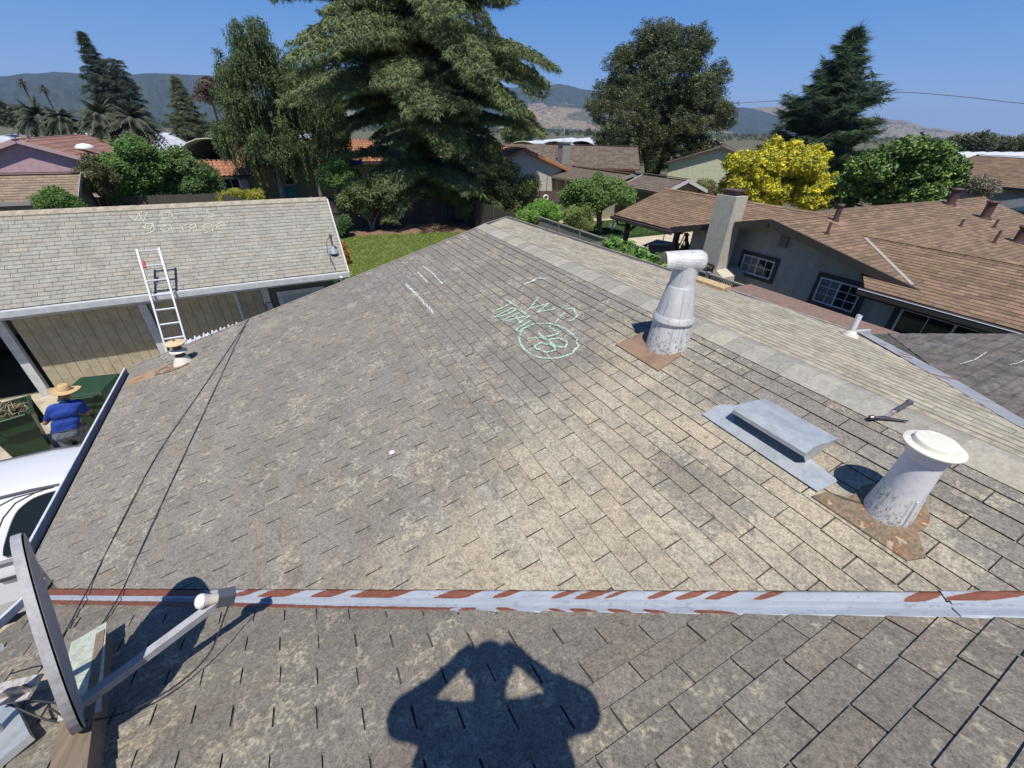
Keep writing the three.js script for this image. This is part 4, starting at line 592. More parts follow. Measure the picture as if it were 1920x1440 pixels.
{ // corrugated sheet
  const g = new GB(), n = 26; const P = (i, e, h) => { const f = i / n, x = lerp(-2.42, -1.45, f) + e * 0.05, z = lerp(-10.02, -10.62, f) + e * 0.75, y = 1.30 + 0.02 * Math.sin(i * Math.PI / 2) + h - e * 0.08; return [x, y, z]; };
  const sub = 4; const H = (i) => 0.03 * Math.sin(i / sub * Math.PI); const m = n * sub; for (let i = 0; i < m; i++) { const a = [P(i / sub, 0, H(i)), P((i + 1) / sub, 0, H(i + 1)), P((i + 1) / sub, 1, H(i + 1)), P(i / sub, 1, H(i))]; g.slab(a, [0, 1, 0], 0.003); }
  const t = thing('corrugated_canopy', 'white corrugated plastic canopy between the house and the garage', 'canopy'); part(t, 'sheet', g, mat([0.72, 0.75, 0.80], 0.5)); for (const [x, z] of [[-2.36, -9.95], [-1.46, -10.5], [-2.3, -9.35], [-1.42, -9.9]]) part(t, 'post', new GB().box(x - 0.03, x + 0.03, 0, 1.24, z - 0.03, z + 0.03), trim);
}
function cart(label, x, z, turn, open, word) {
  const t = thing('wheeled_bin', label, 'bin', [x, 0, z], turn, 'green wheeled bins on the drive'), gm = matMap(mottled([0.024, 0.062, 0.028], [0.019, 0.050, 0.023], 0.5, 0.2), 0.42);
  const b = new GB(), ring = (w, d, y, s = 0) => [[-w, y, -d + s], [-w, y, d + s], [w, y, d + s], [w, y, -d + s]], lv = [ring(0.20, 0.22, 0.05), ring(0.21, 0.23, 0.12), ring(0.275, 0.315, 0.94), ring(0.31, 0.345, 0.95), ring(0.31, 0.345, 1.0)];
  for (let i = 0; i + 1 < lv.length; i++) for (let k = 0; k < 4; k++) b.quad(lv[i][k], lv[i][(k + 1) % 4], lv[i + 1][(k + 1) % 4], lv[i + 1][k]);
  const inn = [ring(0.285, 0.32, 1.0), ring(0.26, 0.30, 0.6)]; for (let k = 0; k < 4; k++) { b.quad(lv[4][k], lv[4][(k + 1) % 4], inn[0][(k + 1) % 4], inn[0][k]); b.quad(inn[0][k], inn[0][(k + 1) % 4], inn[1][(k + 1) % 4], inn[1][k]); } b.poly(inn[1]); b.poly(lv[0]);
  const body = part(t, 'body', b, gm);
  part(t, 'rim', new GB().tube([[-0.325, 0.985, -0.35], [-0.325, 0.985, 0.36], [0.325, 0.985, 0.36], [0.325, 0.985, -0.35], [-0.325, 0.985, -0.35]], 0.02, 6), gm);
  part(t, 'handle', new GB().tube([[-0.24, 1.0, 0.36], [-0.24, 1.02, 0.44], [0.24, 1.02, 0.44], [0.24, 1.0, 0.36]], 0.016, 8), gm);
  for (const s of [-1, 1]) { const w = part(t, 'wheel', new THREE.CylinderGeometry(0.13, 0.13, 0.055, 24).rotateZ(Math.PI / 2).translate(s * 0.25, 0.13, 0.27), mat([0.02, 0.02, 0.02], 0.8)); part(w, 'hub', new THREE.CylinderGeometry(0.085, 0.085, 0.062, 6).rotateZ(Math.PI / 2).translate(s * 0.25, 0.13, 0.27), mat([0.09, 0.095, 0.1], 0.5)); }
  part(t, 'axle', new GB().tube([[-0.25, 0.13, 0.27], [0.25, 0.13, 0.27]], 0.012, 8), mat([0.1, 0.1, 0.1], 0.5));
  if (word) { const g = new GB(), cv = [[-0.10, 0.10, 0.0, 0.016], [-0.10, 0.06, -0.03, 0.008]]; for (const [a, c, y, h] of cv) g.box(a, c, 0.70 + y, 0.70 + y + h, 0.283, 0.286); part(body, 'printed_label', g, mat([0.62, 0.68, 0.64], 0.7), 'two small white printed lines'); }
  if (open) { part(t, 'lid', new GB().slab([[-0.32, 0.97, 0.38], [0.32, 0.97, 0.38], [0.31, 0.35, 0.52], [-0.31, 0.35, 0.52]].map(([a, c, d]) => [a, c, -d]), [0, 0, -1], 0.012), gm); } else { const lid = part(t, 'lid', new GB().hexa([[-0.33, 1.0, -0.36], [-0.33, 1.0, 0.38], [0.33, 1.0, 0.38], [0.33, 1.0, -0.36], [-0.30, 1.055, -0.33], [-0.30, 1.055, 0.34], [0.30, 1.055, 0.34], [0.30, 1.055, -0.33]]), gm); part(lid, 'hinge', new GB().tube([[-0.28, 1.02, 0.38], [0.28, 1.02, 0.38]], 0.02, 8), gm); }
  return t;
}
cart('open green wheeled bin heaped with cut brown branches beside the garage post', -4.93, -8.92, 0.35, true, true);
cart('closed dark green wheeled bin that the man in the straw hat is handling', -3.86, -9.25, -0.2, false, false);
{ // cut branches in the open bin
  const g = new GB(); for (let k = 0; k < 120; k++) { const a = rnd() * 6.3, r = Math.sqrt(rnd()) * 0.26, x = Math.cos(a) * r, z = Math.sin(a) * r * 1.1, y = 0.92 + rr(0, 0.16) - r * 0.2, d = rnd() * 6.3, l = rr(0.06, 0.2), c = rnd() < 0.35 ? [0.42, 0.33, 0.2] : rnd() < 0.5 ? [0.12, 0.085, 0.05] : [0.06, 0.055, 0.04]; g.tube([[x, y, z], [x + Math.cos(d) * l * 0.5, y + rr(-0.02, 0.06), z + Math.sin(d) * l * 0.5], [x + Math.cos(d) * l, y + rr(-0.04, 0.08), z + Math.sin(d) * l]], [0.008, 0.006, 0.003], 4, c); }
  const o = single('branch_cuttings', g, mat([1, 1, 1], 0.95, { vertexColors: true }), 'heap of dry brown cuttings and twigs filling the open green bin', 'cuttings'); o.position.set(-4.93, 0, -8.92);
}
{ // shed contents in the dark bay: a tyre and a box
  const t = thing('push_mower', 'dark push mower with a yellow cap standing beside the bins', 'mower', [-4.35, 0, -9.35], 0.4); part(t, 'deck', new GB().box(-0.24, 0.24, 0.1, 0.24, -0.3, 0.3), mat([0.03, 0.03, 0.035], 0.5)); part(t, 'engine', lathe([[0.13, 0.24], [0.14, 0.34], [0.08, 0.40], [0, 0.41]], 16), mat([0.05, 0.05, 0.06], 0.5)); part(t, 'fuel_cap', lathe([[0.045, 0.40], [0.045, 0.45], [0, 0.455]], 14), mat([0.62, 0.5, 0.03], 0.4), 'bright yellow cap');
  for (const [x, z] of [[-0.26, -0.25], [0.26, -0.25], [-0.26, 0.25], [0.26, 0.25]]) part(t, 'wheel', new THREE.CylinderGeometry(0.1, 0.1, 0.05, 18).rotateZ(Math.PI / 2).translate(x, 0.1, z), mat([0.025, 0.025, 0.025], 0.7)); part(t, 'handle', new GB().tube([[-0.2, 0.25, 0.28], [-0.2, 0.95, 0.8], [0.2, 0.95, 0.8], [0.2, 0.25, 0.28]], 0.013, 8), mat([0.04, 0.04, 0.045], 0.5));
}
{ // white car beside the house, side towards the gutter
  const t = thing('parked_car', 'white car parked beside the house gutter', 'car', [0, 0, 0]);
  const paint = new THREE.MeshPhysicalMaterial({ color: new THREE.Color().setRGB(0.60, 0.61, 0.635), roughness: 0.35, clearcoat: 0.6, clearcoatRoughness: 0.1, side: THREE.DoubleSide }), rub = mat([0.03, 0.03, 0.032], 0.5), glass = new THREE.MeshPhysicalMaterial({ color: new THREE.Color().setRGB(0.012, 0.016, 0.015), roughness: 0.06, metalness: 0, side: THREE.DoubleSide });
  const CZ = -5.93;                                                   // centre line, the car lies along x
  // body shell lofted along x: sections of half width at sill, belt and roof with heights
  const xs = [-7.1, -6.9, -6.3, -5.7, -5.1, -4.5, -3.9, -3.35, -3.0, -2.84, -2.6, -2.3];
  const belt = (x) => 1.0 - 0.10 * sstep(-2.9, -2.3, x) - 0.12 * sstep(-6.6, -7.1, x), hw = (x) => 0.93 - 0.10 * sstep(-6.6, -7.1, x) - 0.06 * sstep(-2.9, -2.3, x);
  const lower = new GB(); const sec = (x) => [[-hw(x) + 0.05, 0.22], [-hw(x) - 0.02, 0.5], [-hw(x), 0.80], [-hw(x) + 0.06, belt(x)]];
  for (let i = 0; i + 1 < xs.length; i++) { const a = sec(xs[i]), b = sec(xs[i + 1]); for (const s of [1, -1]) for (let k = 0; k < 3; k++) lower.quad([xs[i], a[k][1], CZ + s * a[k][0]], [xs[i + 1], b[k][1], CZ + s * b[k][0]], [xs[i + 1], b[k + 1][1], CZ + s * b[k + 1][0]], [xs[i], a[k + 1][1], CZ + s * a[k + 1][0]]); lower.quad([xs[i], a[3][1], CZ + a[3][0]], [xs[i + 1], b[3][1], CZ + b[3][0]], [xs[i + 1], b[3][1], CZ - b[3][0]], [xs[i], a[3][1], CZ - a[3][0]]); }
  for (const x of [xs[0], xs[xs.length - 1]]) { const a = sec(x); lower.poly([...a.map(([w, y]) => [x, y, CZ + w]), ...[...a].reverse().map(([w, y]) => [x, y, CZ - w])]); }
  part(t, 'body', lower, paint);
  const roof = new GB(), rx = [-6.35, -6.1, -5.6, -5.0, -4.4, -3.8, -3.3, -3.02, -2.87, -2.79], crown = (x) => 1.635 - 0.05 * sstep(-5.4, -6.3, x) - 0.075 * sstep(-3.2, -2.76, x), rw = (x) => 0.385 - 0.05 * sstep(-3.1, -2.78, x) - 0.05 * sstep(-5.9, -6.35, x);
  const RS = (x) => { const o = []; for (let k = 0; k <= 12; k++) { const f = lerp(-1, 1, k / 12); o.push([x, crown(x) - 0.055 * f * f - 0.03 * f ** 8, CZ + f * rw(x)]); } return o; };
  for (let i = 0; i + 1 < rx.length; i++) { const a = RS(rx[i]), b = RS(rx[i + 1]); for (let k = 0; k < 12; k++) roof.quad(a[k], a[k + 1], b[k + 1], b[k]); }
  part(t, 'roof', roof, paint);
  for (const s of [1, -1]) part(t, 'roof_rail', new GB().tube(rx.slice(1, 8).map((x) => [x, crown(x) - 0.085, CZ + s * (rw(x) + 0.012)]), 0.018, 8), mat([0.08, 0.085, 0.1], 0.5), 'dark drip rail');
  // side panels between roof and belt, with the window openings filled by glass panes set slightly in
  const side = (x, f, s, o = 0) => { const y0 = crown(x) - 0.10, z0 = rw(x) + 0.015, y1 = belt(x), z1 = hw(x) - 0.055; return [x, lerp(y0, y1, f), CZ + s * (lerp(z0, z1, f) + 0.03 * Math.sin(f * Math.PI) + o)]; };
  for (const s of [1, -1]) {
    const sk = new GB(), nx = 24, nf = 6, xA = -6.3, xB = -2.80;
    for (let i = 0; i < nx; i++) for (let k = 0; k < nf; k++) { const x0 = lerp(xA, xB, i / nx), x1 = lerp(xA, xB, (i + 1) / nx), f0 = k / nf, f1 = (k + 1) / nf; sk.quad(side(x0, f0, s), side(x1, f0, s), side(x1, f1, s), side(x0, f1, s)); }
    part(t, 'side_panel', sk, paint);
    const pane = (pts) => { const curve = new THREE.CatmullRomCurve3(pts.map(([x, f]) => V3(x, f, 0)), true, 'catmullrom', 0.35).getPoints(70), g = new GB(), cx = curve.reduce((q, p) => q + p.x, 0) / curve.length, cf = curve.reduce((q, p) => q + p.y, 0) / curve.length, R = 5; for (let i = 0; i + 1 < curve.length; i++) for (let r = 0; r < R; r++) { const q = (p, e) => side(lerp(cx, p.x, e), lerp(cf, p.y, e), s, 0.006); g.quad(q(curve[i], r / R), q(curve[i + 1], r / R), q(curve[i + 1], (r + 1) / R), q(curve[i], (r + 1) / R)); } const o = part(t, 'side_window', g, glass); part(o, 'window_seal', new GB().tube(curve.filter((_, i) => i % 2 === 0).map((p) => side(p.x, p.y, s, 0.008)), 0.009, 5), rub); };
    pane([[-2.84, 0.07], [-3.1, 0.07], [-3.3, 0.11], [-3.44, 0.24], [-3.53, 0.5], [-3.60, 0.88], [-3.3, 0.90], [-2.95, 0.90], [-2.82, 0.88], [-2.81, 0.5]]); pane([[-4.0, 0.18], [-4.5, 0.16], [-4.95, 0.2], [-5.05, 0.5], [-5.0, 0.88], [-4.5, 0.9], [-3.98, 0.89], [-3.92, 0.5]]);
    for (const dx of [0, -0.17]) part(t, 'door_seam', new GB().tube([[-2.95, 0.01], [-3.28, 0.03], [-3.45, 0.11], [-3.56, 0.28], [-3.65, 0.56], [-3.71, 0.95]].map(([x, f]) => side(x + dx, f, s, 0.004)), 0.008, 5), rub);
    part(t, 'belt_moulding', new GB().tube([-6.2, -5, -4, -3.5, -3.1, -2.85].map((x) => side(x, 0.97, s, 0.012)), 0.03, 6), mat([0.16, 0.165, 0.18], 0.5));
    part(t, 'door_handle', new GB().tube([[-3.72, 0.84, CZ + s * 0.945], [-3.58, 0.845, CZ + s * 0.955], [-3.45, 0.84, CZ + s * 0.945]], 0.022, 8), rub);
  }
  const ws = new GB(), rwn = new GB(), w = (x, xe, sgn) => { for (let k = 0; k < 8; k++) { const f0 = lerp(-1, 1, k / 8), f1 = lerp(-1, 1, (k + 1) / 8), top = (f) => [x + sgn * -0.02 * f * f, crown(x) - 0.06 - 0.05 * f * f, CZ + f * (rw(x) + 0.01)], bot = (f) => [xe - sgn * 0.12 * f * f, belt(xe) + 0.005, CZ + f * 0.80]; (sgn > 0 ? ws : rwn).quad(top(f0), top(f1), bot(f1), bot(f0)); } };
  w(-2.79, -2.32, 1); w(-6.36, -6.85, -1); part(t, 'windscreen', ws, glass); part(t, 'rear_window', rwn, glass);
  for (const x of [-6.2, -3.1]) for (const s of [1, -1]) { const wh = part(t, 'wheel', new THREE.CylinderGeometry(0.31, 0.31, 0.2, 28).rotateX(Math.PI / 2).translate(x, 0.31, CZ + s * 0.84), rub); part(wh, 'rim', new THREE.CylinderGeometry(0.2, 0.2, 0.21, 20).rotateX(Math.PI / 2).translate(x, 0.31, CZ + s * 0.84), mat([0.5, 0.5, 0.52], 0.3, { metalness: 0.7 })); }
  part(t, 'mirror', new GB().box(-2.92, -2.8, 0.98, 1.1, CZ + 0.9, CZ + 1.05), paint); part(t, 'mirror', new GB().box(-2.92, -2.8, 0.98, 1.1, CZ - 1.05, CZ - 0.9), paint);
}
// people: bones as tapered capsules joined by a smooth minimum, meshed on a grid
function flesh(bones, cell = 0.014, k = 0.03) {
  const lo = V3(1e9, 1e9, 1e9), hi = V3(-1e9, -1e9, -1e9);
  for (const [a, b, ra, rb] of bones) for (const [p, r] of [[a, ra], [b, rb]]) { lo.min(V3(p[0] - r, p[1] - r, p[2] - r)); hi.max(V3(p[0] + r, p[1] + r, p[2] + r)); }
  const c = lo.clone().add(hi).multiplyScalar(0.5), half = Math.max(hi.x - lo.x, hi.y - lo.y, hi.z - lo.z) / 2 + 0.05, N = Math.min(112, Math.max(32, Math.ceil(2 * half / cell)));
  const mc = new MarchingCubes(N, mat([1, 1, 1]), false, false, 160000), hs = N / 2; mc.isolation = 0;
  const B = bones.map(([a, b, ra, rb]) => { const d = [b[0] - a[0], b[1] - a[1], b[2] - a[2]]; return [a, d, d[0] * d[0] + d[1] * d[1] + d[2] * d[2] || 1e-9, ra, rb]; });
  for (let z = 0; z < N; z++) for (let y = 0; y < N; y++) for (let x = 0; x < N; x++) {
    const px = c.x + (x - hs) / hs * half, py = c.y + (y - hs) / hs * half, pz = c.z + (z - hs) / hs * half; let m = 1e9;
    for (const [a, d, l, ra, rb] of B) { const ex = px - a[0], ey = py - a[1], ez = pz - a[2], t = clamp((ex * d[0] + ey * d[1] + ez * d[2]) / l), qx = ex - d[0] * t, qy = ey - d[1] * t, qz = ez - d[2] * t, s = Math.sqrt(qx * qx + qy * qy + qz * qz) - (ra + (rb - ra) * t); const h = Math.max(k - Math.abs(m - s), 0) / k; m = Math.min(m, s) - h * h * k * 0.25; }
    mc.field[x + y * N + z * N * N] = -m;
  }
  mc.update();
  const n = mc.count, g = new THREE.BufferGeometry(), p = new Float32Array(n * 3), q = new Float32Array(n * 3);
  for (let i = 0; i < n * 3; i += 3) { p[i] = c.x + mc.positionArray[i] * half; p[i + 1] = c.y + mc.positionArray[i + 1] * half; p[i + 2] = c.z + mc.positionArray[i + 2] * half; }
  q.set(mc.normalArray.subarray(0, n * 3)); g.setAttribute('position', new THREE.BufferAttribute(p, 3)); g.setAttribute('normal', new THREE.BufferAttribute(q, 3));
  const uv = new Float32Array(n * 2); for (let i = 0; i < n; i++) { uv[2 * i] = p[3 * i] + p[3 * i + 2]; uv[2 * i + 1] = p[3 * i + 1]; } g.setAttribute('uv', new THREE.BufferAttribute(uv, 2));
  return g;
}
const fingers = (w, dir, side, curl, len = 0.085) => {               // four unequal bent fingers and a thumb from wrist w
  const D = V3(...dir).normalize(), S = V3(...side).normalize(), C = V3(...curl).normalize(), W = V3(...w), pt = (a, b, c) => W.clone().addScaledVector(D, a).addScaledVector(S, b).addScaledVector(C, c).toArray(), o = [[pt(0, 0, 0), pt(0.05, 0, 0.004), 0.026, 0.034], [pt(0.05, -0.02, 0.004), pt(0.075, 0.022, 0.006), 0.024, 0.022]];
  [[-0.032, 0.8], [-0.011, 1.0], [0.011, 0.97], [0.031, 0.78]].forEach(([s, f]) => { const a = pt(0.08, s, 0.008), b = pt(0.08 + len * 0.42 * f, s * 1.15, 0.014), c = pt(0.08 + len * 0.62 * f, s * 1.15, 0.014 + len * 0.34 * f), d = pt(0.08 + len * 0.52 * f, s * 1.1, 0.014 + len * 0.62 * f); o.push([a, b, 0.0105, 0.0095], [b, c, 0.0095, 0.009], [c, d, 0.009, 0.0075]); });
  const t0 = pt(0.025, 0.028, 0.006), t1 = pt(0.06, 0.058, 0.022), t2 = pt(0.085, 0.058, 0.045); o.push([t0, t1, 0.014, 0.011], [t1, t2, 0.011, 0.009]); return o;
};
const skin = mat([0.36, 0.185, 0.12], 0.6);
{ // man in a straw hat, seen from behind, hands on the bin
  const t = thing('person', 'person in blue polo shirt, grey jeans and wide straw hat at the closed bin', 'person', [-4.08, 0, -8.28], 0.06); t.scale.setScalar(0.86);
  const body = part(t, 'body', flesh([[[0, 1.40, -0.03], [0, 1.49, -0.06], 0.058, 0.055], [[0, 1.55, -0.085], [0, 1.63, -0.09], 0.085, 0.088], [[0, 1.53, -0.13], [0, 1.50, -0.13], 0.05, 0.04], [[0, 1.575, -0.185], [0, 1.545, -0.195], 0.016, 0.018],
    [[-0.085, 1.58, -0.08], [-0.09, 1.55, -0.08], 0.018, 0.012], [[0.085, 1.58, -0.08], [0.09, 1.55, -0.08], 0.018, 0.012],
    [[0.21, 1.33, -0.05], [0.30, 1.08, -0.10], 0.05, 0.043], [[0.30, 1.08, -0.10], [0.27, 0.99, -0.36], 0.042, 0.03], [[-0.21, 1.33, -0.05], [-0.30, 1.08, -0.08], 0.05, 0.043], [[-0.30, 1.08, -0.08], [-0.29, 0.99, -0.34], 0.042, 0.03],
    [[0, 1.3, -0.03], [0, 0.95, 0.0], 0.10, 0.10], ...fingers([0.27, 0.99, -0.36], [0, -0.15, -1], [-1, 0, 0], [0, -1, 0.1]), ...fingers([-0.29, 0.99, -0.34], [0, -0.15, -1], [1, 0, 0], [0, -1, 0.1])], 0.014, 0.02), skin);
  const shirtM = matMap(tex(256, 256, (u, v) => { const n = n64(u, v); return [0.012, 0.05, 0.30].map((c) => c * (0.85 + 0.3 * n)); }, 2), 0.85, { bumpMap: NA, bumpScale: 0.02 });
  const shirt = part(t, 'shirt', flesh([[[-0.13, 1.37, -0.02], [0.13, 1.37, -0.02], 0.075, 0.075], [[-0.09, 1.25, -0.01], [0.09, 1.25, -0.01], 0.125, 0.125], [[-0.09, 1.05, 0.0], [0.09, 1.05, 0.0], 0.125, 0.125], [[-0.08, 0.92, 0.01], [0.08, 0.92, 0.01], 0.13, 0.13], [[-0.19, 1.355, -0.03], [-0.265, 1.16, -0.085], 0.078, 0.068], [[0.19, 1.355, -0.03], [0.265, 1.16, -0.09], 0.078, 0.068]], 0.014, 0.05), shirtM);
  part(shirt, 'collar', new THREE.TorusGeometry(0.068, 0.017, 8, 24).rotateX(Math.PI / 2 - 0.35).translate(0, 1.455, -0.045), shirtM);
  const jeans = part(t, 'trousers', flesh([[[-0.075, 0.90, 0.015], [0.075, 0.90, 0.015], 0.128, 0.128], [[-0.08, 0.80, 0.03], [0.08, 0.80, 0.03], 0.125, 0.125], [[-0.10, 0.78, 0.0], [-0.12, 0.45, 0.0], 0.098, 0.07], [[-0.12, 0.45, 0.0], [-0.125, 0.08, 0.06], 0.068, 0.055], [[0.10, 0.78, 0.0], [0.13, 0.45, -0.08], 0.098, 0.07], [[0.13, 0.45, -0.08], [0.135, 0.08, -0.05], 0.068, 0.055]], 0.014, 0.04), matMap(mottled([0.17, 0.19, 0.22], [0.10, 0.115, 0.14], 0.35, 0.3), 0.9));
  part(jeans, 'belt', new THREE.TorusGeometry(1, 0.09, 6, 40).rotateX(Math.PI / 2).scale(0.208, 0.16, 0.132).translate(0, 0.925, 0.012), mat([0.03, 0.025, 0.02], 0.6));
  for (const [x, z] of [[-0.125, 0.02], [0.135, -0.09]]) part(t, 'shoe', flesh([[[x, 0.045, z + 0.08], [x, 0.045, z - 0.12], 0.045, 0.038], [[x, 0.09, z + 0.05], [x, 0.05, z + 0.03], 0.045, 0.045]], 0.012, 0.03), mat([0.05, 0.04, 0.035], 0.7));
  const straw = matMap(tex(256, 128, (u, v) => { const w = 0.5 + 0.5 * Math.sin(v * 200) * Math.sin(u * 400); return [0.62, 0.44, 0.215].map((c) => c * (0.72 + 0.36 * w)); }), 0.9);
  const hat = new THREE.Group(); hat.position.set(0, 1.655, -0.085); hat.rotation.x = -0.10; hat.name = 'hat'; t.add(hat);
  const brim = lathe([[0.09, 0.012], [0.12, 0.0], [0.2, -0.008], [0.225, 0.002], [0.225, 0.010], [0.2, 0.0], [0.12, 0.008], [0.098, 0.02]], 48); { const p = brim.attributes.position; for (let i = 0; i < p.count; i++) { const x = p.getX(i), z = p.getZ(i), r = Math.hypot(x, z); p.setY(i, p.getY(i) + (x * x - z * z * 0.7) * 0.55 * clamp((r - 0.1) * 8)); } brim.computeVertexNormals(); }
  part(hat, 'brim', brim, straw); const crown = lathe([[0.10, 0.005], [0.099, 0.05], [0.088, 0.10], [0.07, 0.125], [0.04, 0.118], [0, 0.105]], 40); { const p = crown.attributes.position; for (let i = 0; i < p.count; i++) p.setX(i, p.getX(i) * (1 - 0.25 * sstep(0.06, 0.12, p.getY(i)) * (p.getZ(i) < 0 ? 1 : 0.3))); crown.computeVertexNormals(); } part(hat, 'crown', crown, straw); part(hat, 'hat_band', lathe([[0.1015, 0.012], [0.1015, 0.03]], 40), mat([0.30, 0.22, 0.12], 0.9));
  // he leans over to one side as he reaches: bend everything above the hips
  const bend = (y) => 0.36 * Math.max(0, y - 0.82); t.traverse((o) => { if (!o.isMesh || o.parent === hat) return; const p = o.geometry.attributes.position; for (let i = 0; i < p.count; i++) p.setX(i, p.getX(i) + bend(p.getY(i))); }); hat.position.x += bend(1.66); hat.rotation.z = -0.18;
}
{ // the photographer, standing on the near slope behind the phone; only the shadow falls into the picture
  const t = thing('person', 'person standing on the near slope whose shadow shows raised arms holding up a phone', 'person');
  const Lx = [0.918, 0, 0.397], Bk = [-0.397, 0, 0.918], W = (l, u, b) => [EYE.x + Lx[0] * l + Bk[0] * b, EYE.y + u + 0.012, EYE.z + Lx[2] * l + Bk[2] * b];
  const fl = W(-0.13, 0, 0.22), fr = W(0.13, 0, 0.28), fy = (p) => yA(p[2]) + 0.05;
  part(t, 'body', flesh([[W(0, 0.16, 0.125), W(0, 0.09, 0.125), 0.082, 0.075], [W(0, 0.05, 0.09), W(0, 0.02, 0.10), 0.048, 0.04], [W(0, 0.02, 0.14), W(0, -0.10, 0.155), 0.06, 0.062], [W(0.085, 0.13, 0.125), W(0.085, 0.09, 0.125), 0.014, 0.012], [W(-0.085, 0.13, 0.125), W(-0.085, 0.09, 0.125), 0.014, 0.012],
    ...[-1, 1].flatMap((s) => [[W(s * 0.30, -0.215, 0.09), W(s * 0.115, -0.03, 0.015), 0.04, 0.028], [W(s * 0.108, -0.03, 0.012), W(s * 0.082, 0.02, 0.008), 0.034, 0.026], ...[0, 1, 2, 3].map((k) => [W(s * (0.098 - k * 0.008), 0.03 - k * 0.022, 0.008), W(s * (0.075 - k * 0.004), 0.045 - k * 0.02, 0.004), 0.0105, 0.009]), [W(s * 0.105, -0.015, 0.01), W(s * 0.075, -0.03, 0.0), 0.013, 0.010]])], 0.012, 0.02), skin);
  part(t, 'shirt', flesh([[W(-0.15, -0.16, 0.155), W(0.15, -0.16, 0.155), 0.06, 0.06], [W(-0.14, -0.32, 0.19), W(0.14, -0.32, 0.19), 0.115, 0.115], [W(-0.13, -0.55, 0.23), W(0.13, -0.55, 0.23), 0.13, 0.13], [W(-0.19, -0.17, 0.15), W(-0.31, -0.225, 0.095), 0.065, 0.054], [W(0.19, -0.17, 0.15), W(0.31, -0.225, 0.095), 0.065, 0.054], [W(-0.31, -0.225, 0.095), W(-0.25, -0.16, 0.07), 0.054, 0.046], [W(0.31, -0.225, 0.095), W(0.25, -0.16, 0.07), 0.054, 0.046]], 0.014, 0.035), mat([0.2, 0.2, 0.22], 0.9));
  part(t, 'trousers', flesh([[W(-0.10, -0.64, 0.24), W(0.10, -0.64, 0.24), 0.135, 0.135], [W(-0.11, -0.72, 0.24), W(-0.13, -1.0, 0.22), 0.1, 0.075], [W(-0.13, -1.0, 0.22), [fl[0], fy(fl) + 0.05, fl[2]], 0.07, 0.055], [W(0.11, -0.72, 0.24), W(0.13, -1.0, 0.26), 0.1, 0.075], [W(0.13, -1.0, 0.26), [fr[0], fy(fr) + 0.05, fr[2]], 0.07, 0.055]], 0.016, 0.04), mat([0.05, 0.06, 0.09], 0.9));
  for (const f of [fl, fr]) part(t, 'shoe', flesh([[[f[0], fy(f), f[2]], [f[0] + 0.07, fy(f) - 0.055, f[2] - 0.15], 0.045, 0.036]], 0.014, 0.02), mat([0.04, 0.04, 0.04], 0.8));
}
// ---------------------------------------------------------------- neighbouring house, fences, houses behind
const brownTone = () => { const r = rnd(), k = r < 0.3 ? rr(0.70, 0.84) : r < 0.75 ? rr(0.88, 1.02) : rr(1.05, 1.22); return [k, k * rr(0.95, 1.02), k * rr(0.9, 1.0)]; };
const shN = shPlain([0.240, 0.160, 0.104], [0.205, 0.135, 0.088], 0.8, 0.3);
const planeFrame = (O, U, V, ptsUV) => { const u = nrm(U), v = nrm(V), n = nrm([u[1] * v[2] - u[2] * v[1], u[2] * v[0] - u[0] * v[2], u[0] * v[1] - u[1] * v[0]]); const N = n[1] < 0 ? n.map((x) => -x) : n; return { O, U: u, V: v, N, poly: ptsUV }; };
const deckM = mat([0.10, 0.07, 0.05], 0.9);
function roofPlane(parent, pts3, up, o, label) {                      // convex outline in 3-D, up = direction up the slope
  const O = pts3[0], v = nrm(up), e = [pts3[1], pts3[2]].map((p) => p.map((x, i) => x - O[i])), n0 = nrm([e[0][1] * e[1][2] - e[0][2] * e[1][1], e[0][2] * e[1][0] - e[0][0] * e[1][2], e[0][0] * e[1][1] - e[0][1] * e[1][0]]), N = n0[1] < 0 ? n0.map((x) => -x) : n0;
  const d = v[0] * N[0] + v[1] * N[1] + v[2] * N[2], V = nrm(v.map((x, i) => x - d * N[i])), U = [V[1] * N[2] - V[2] * N[1], V[2] * N[0] - V[0] * N[2], V[0] * N[1] - V[1] * N[0]];
  const F = { O, U, V, N, poly: pts3.map((p) => { const q = p.map((x, i) => x - O[i]); return [q[0] * U[0] + q[1] * U[1] + q[2] * U[2], q[0] * V[0] + q[1] * V[1] + q[2] * V[2]]; }) };
  const s = part(parent, 'roof_slope', new GB().slab(flat(F, -(o.t ?? 0.12), F.poly), N, (o.t ?? 0.12) - 0.001), o.deck ?? deckM, label);
  stuffPart(s, 'shingle_field', pack(shingleTabs(F, { tab: o.tab ?? 0.31, exp: o.exp ?? 0.14, thick: o.thick ?? 0.009, gap: o.gap ?? 0.006, tone: o.tone ?? brownTone, edge: o.edge ?? [0.3, 0.3, 0.3], worn: o.worn ?? 0.72 })), o.mat ?? shN);
  return s;
}
const darkTrim = mat([0.055, 0.045, 0.038], 0.7), whiteFrame = mat([0.62, 0.64, 0.66], 0.5), darkGlass = new THREE.MeshPhysicalMaterial({ color: new THREE.Color().setRGB(0.02, 0.024, 0.03), roughness: 0.05, side: THREE.DoubleSide }), blind = mat([0.14, 0.15, 0.17], 0.5);
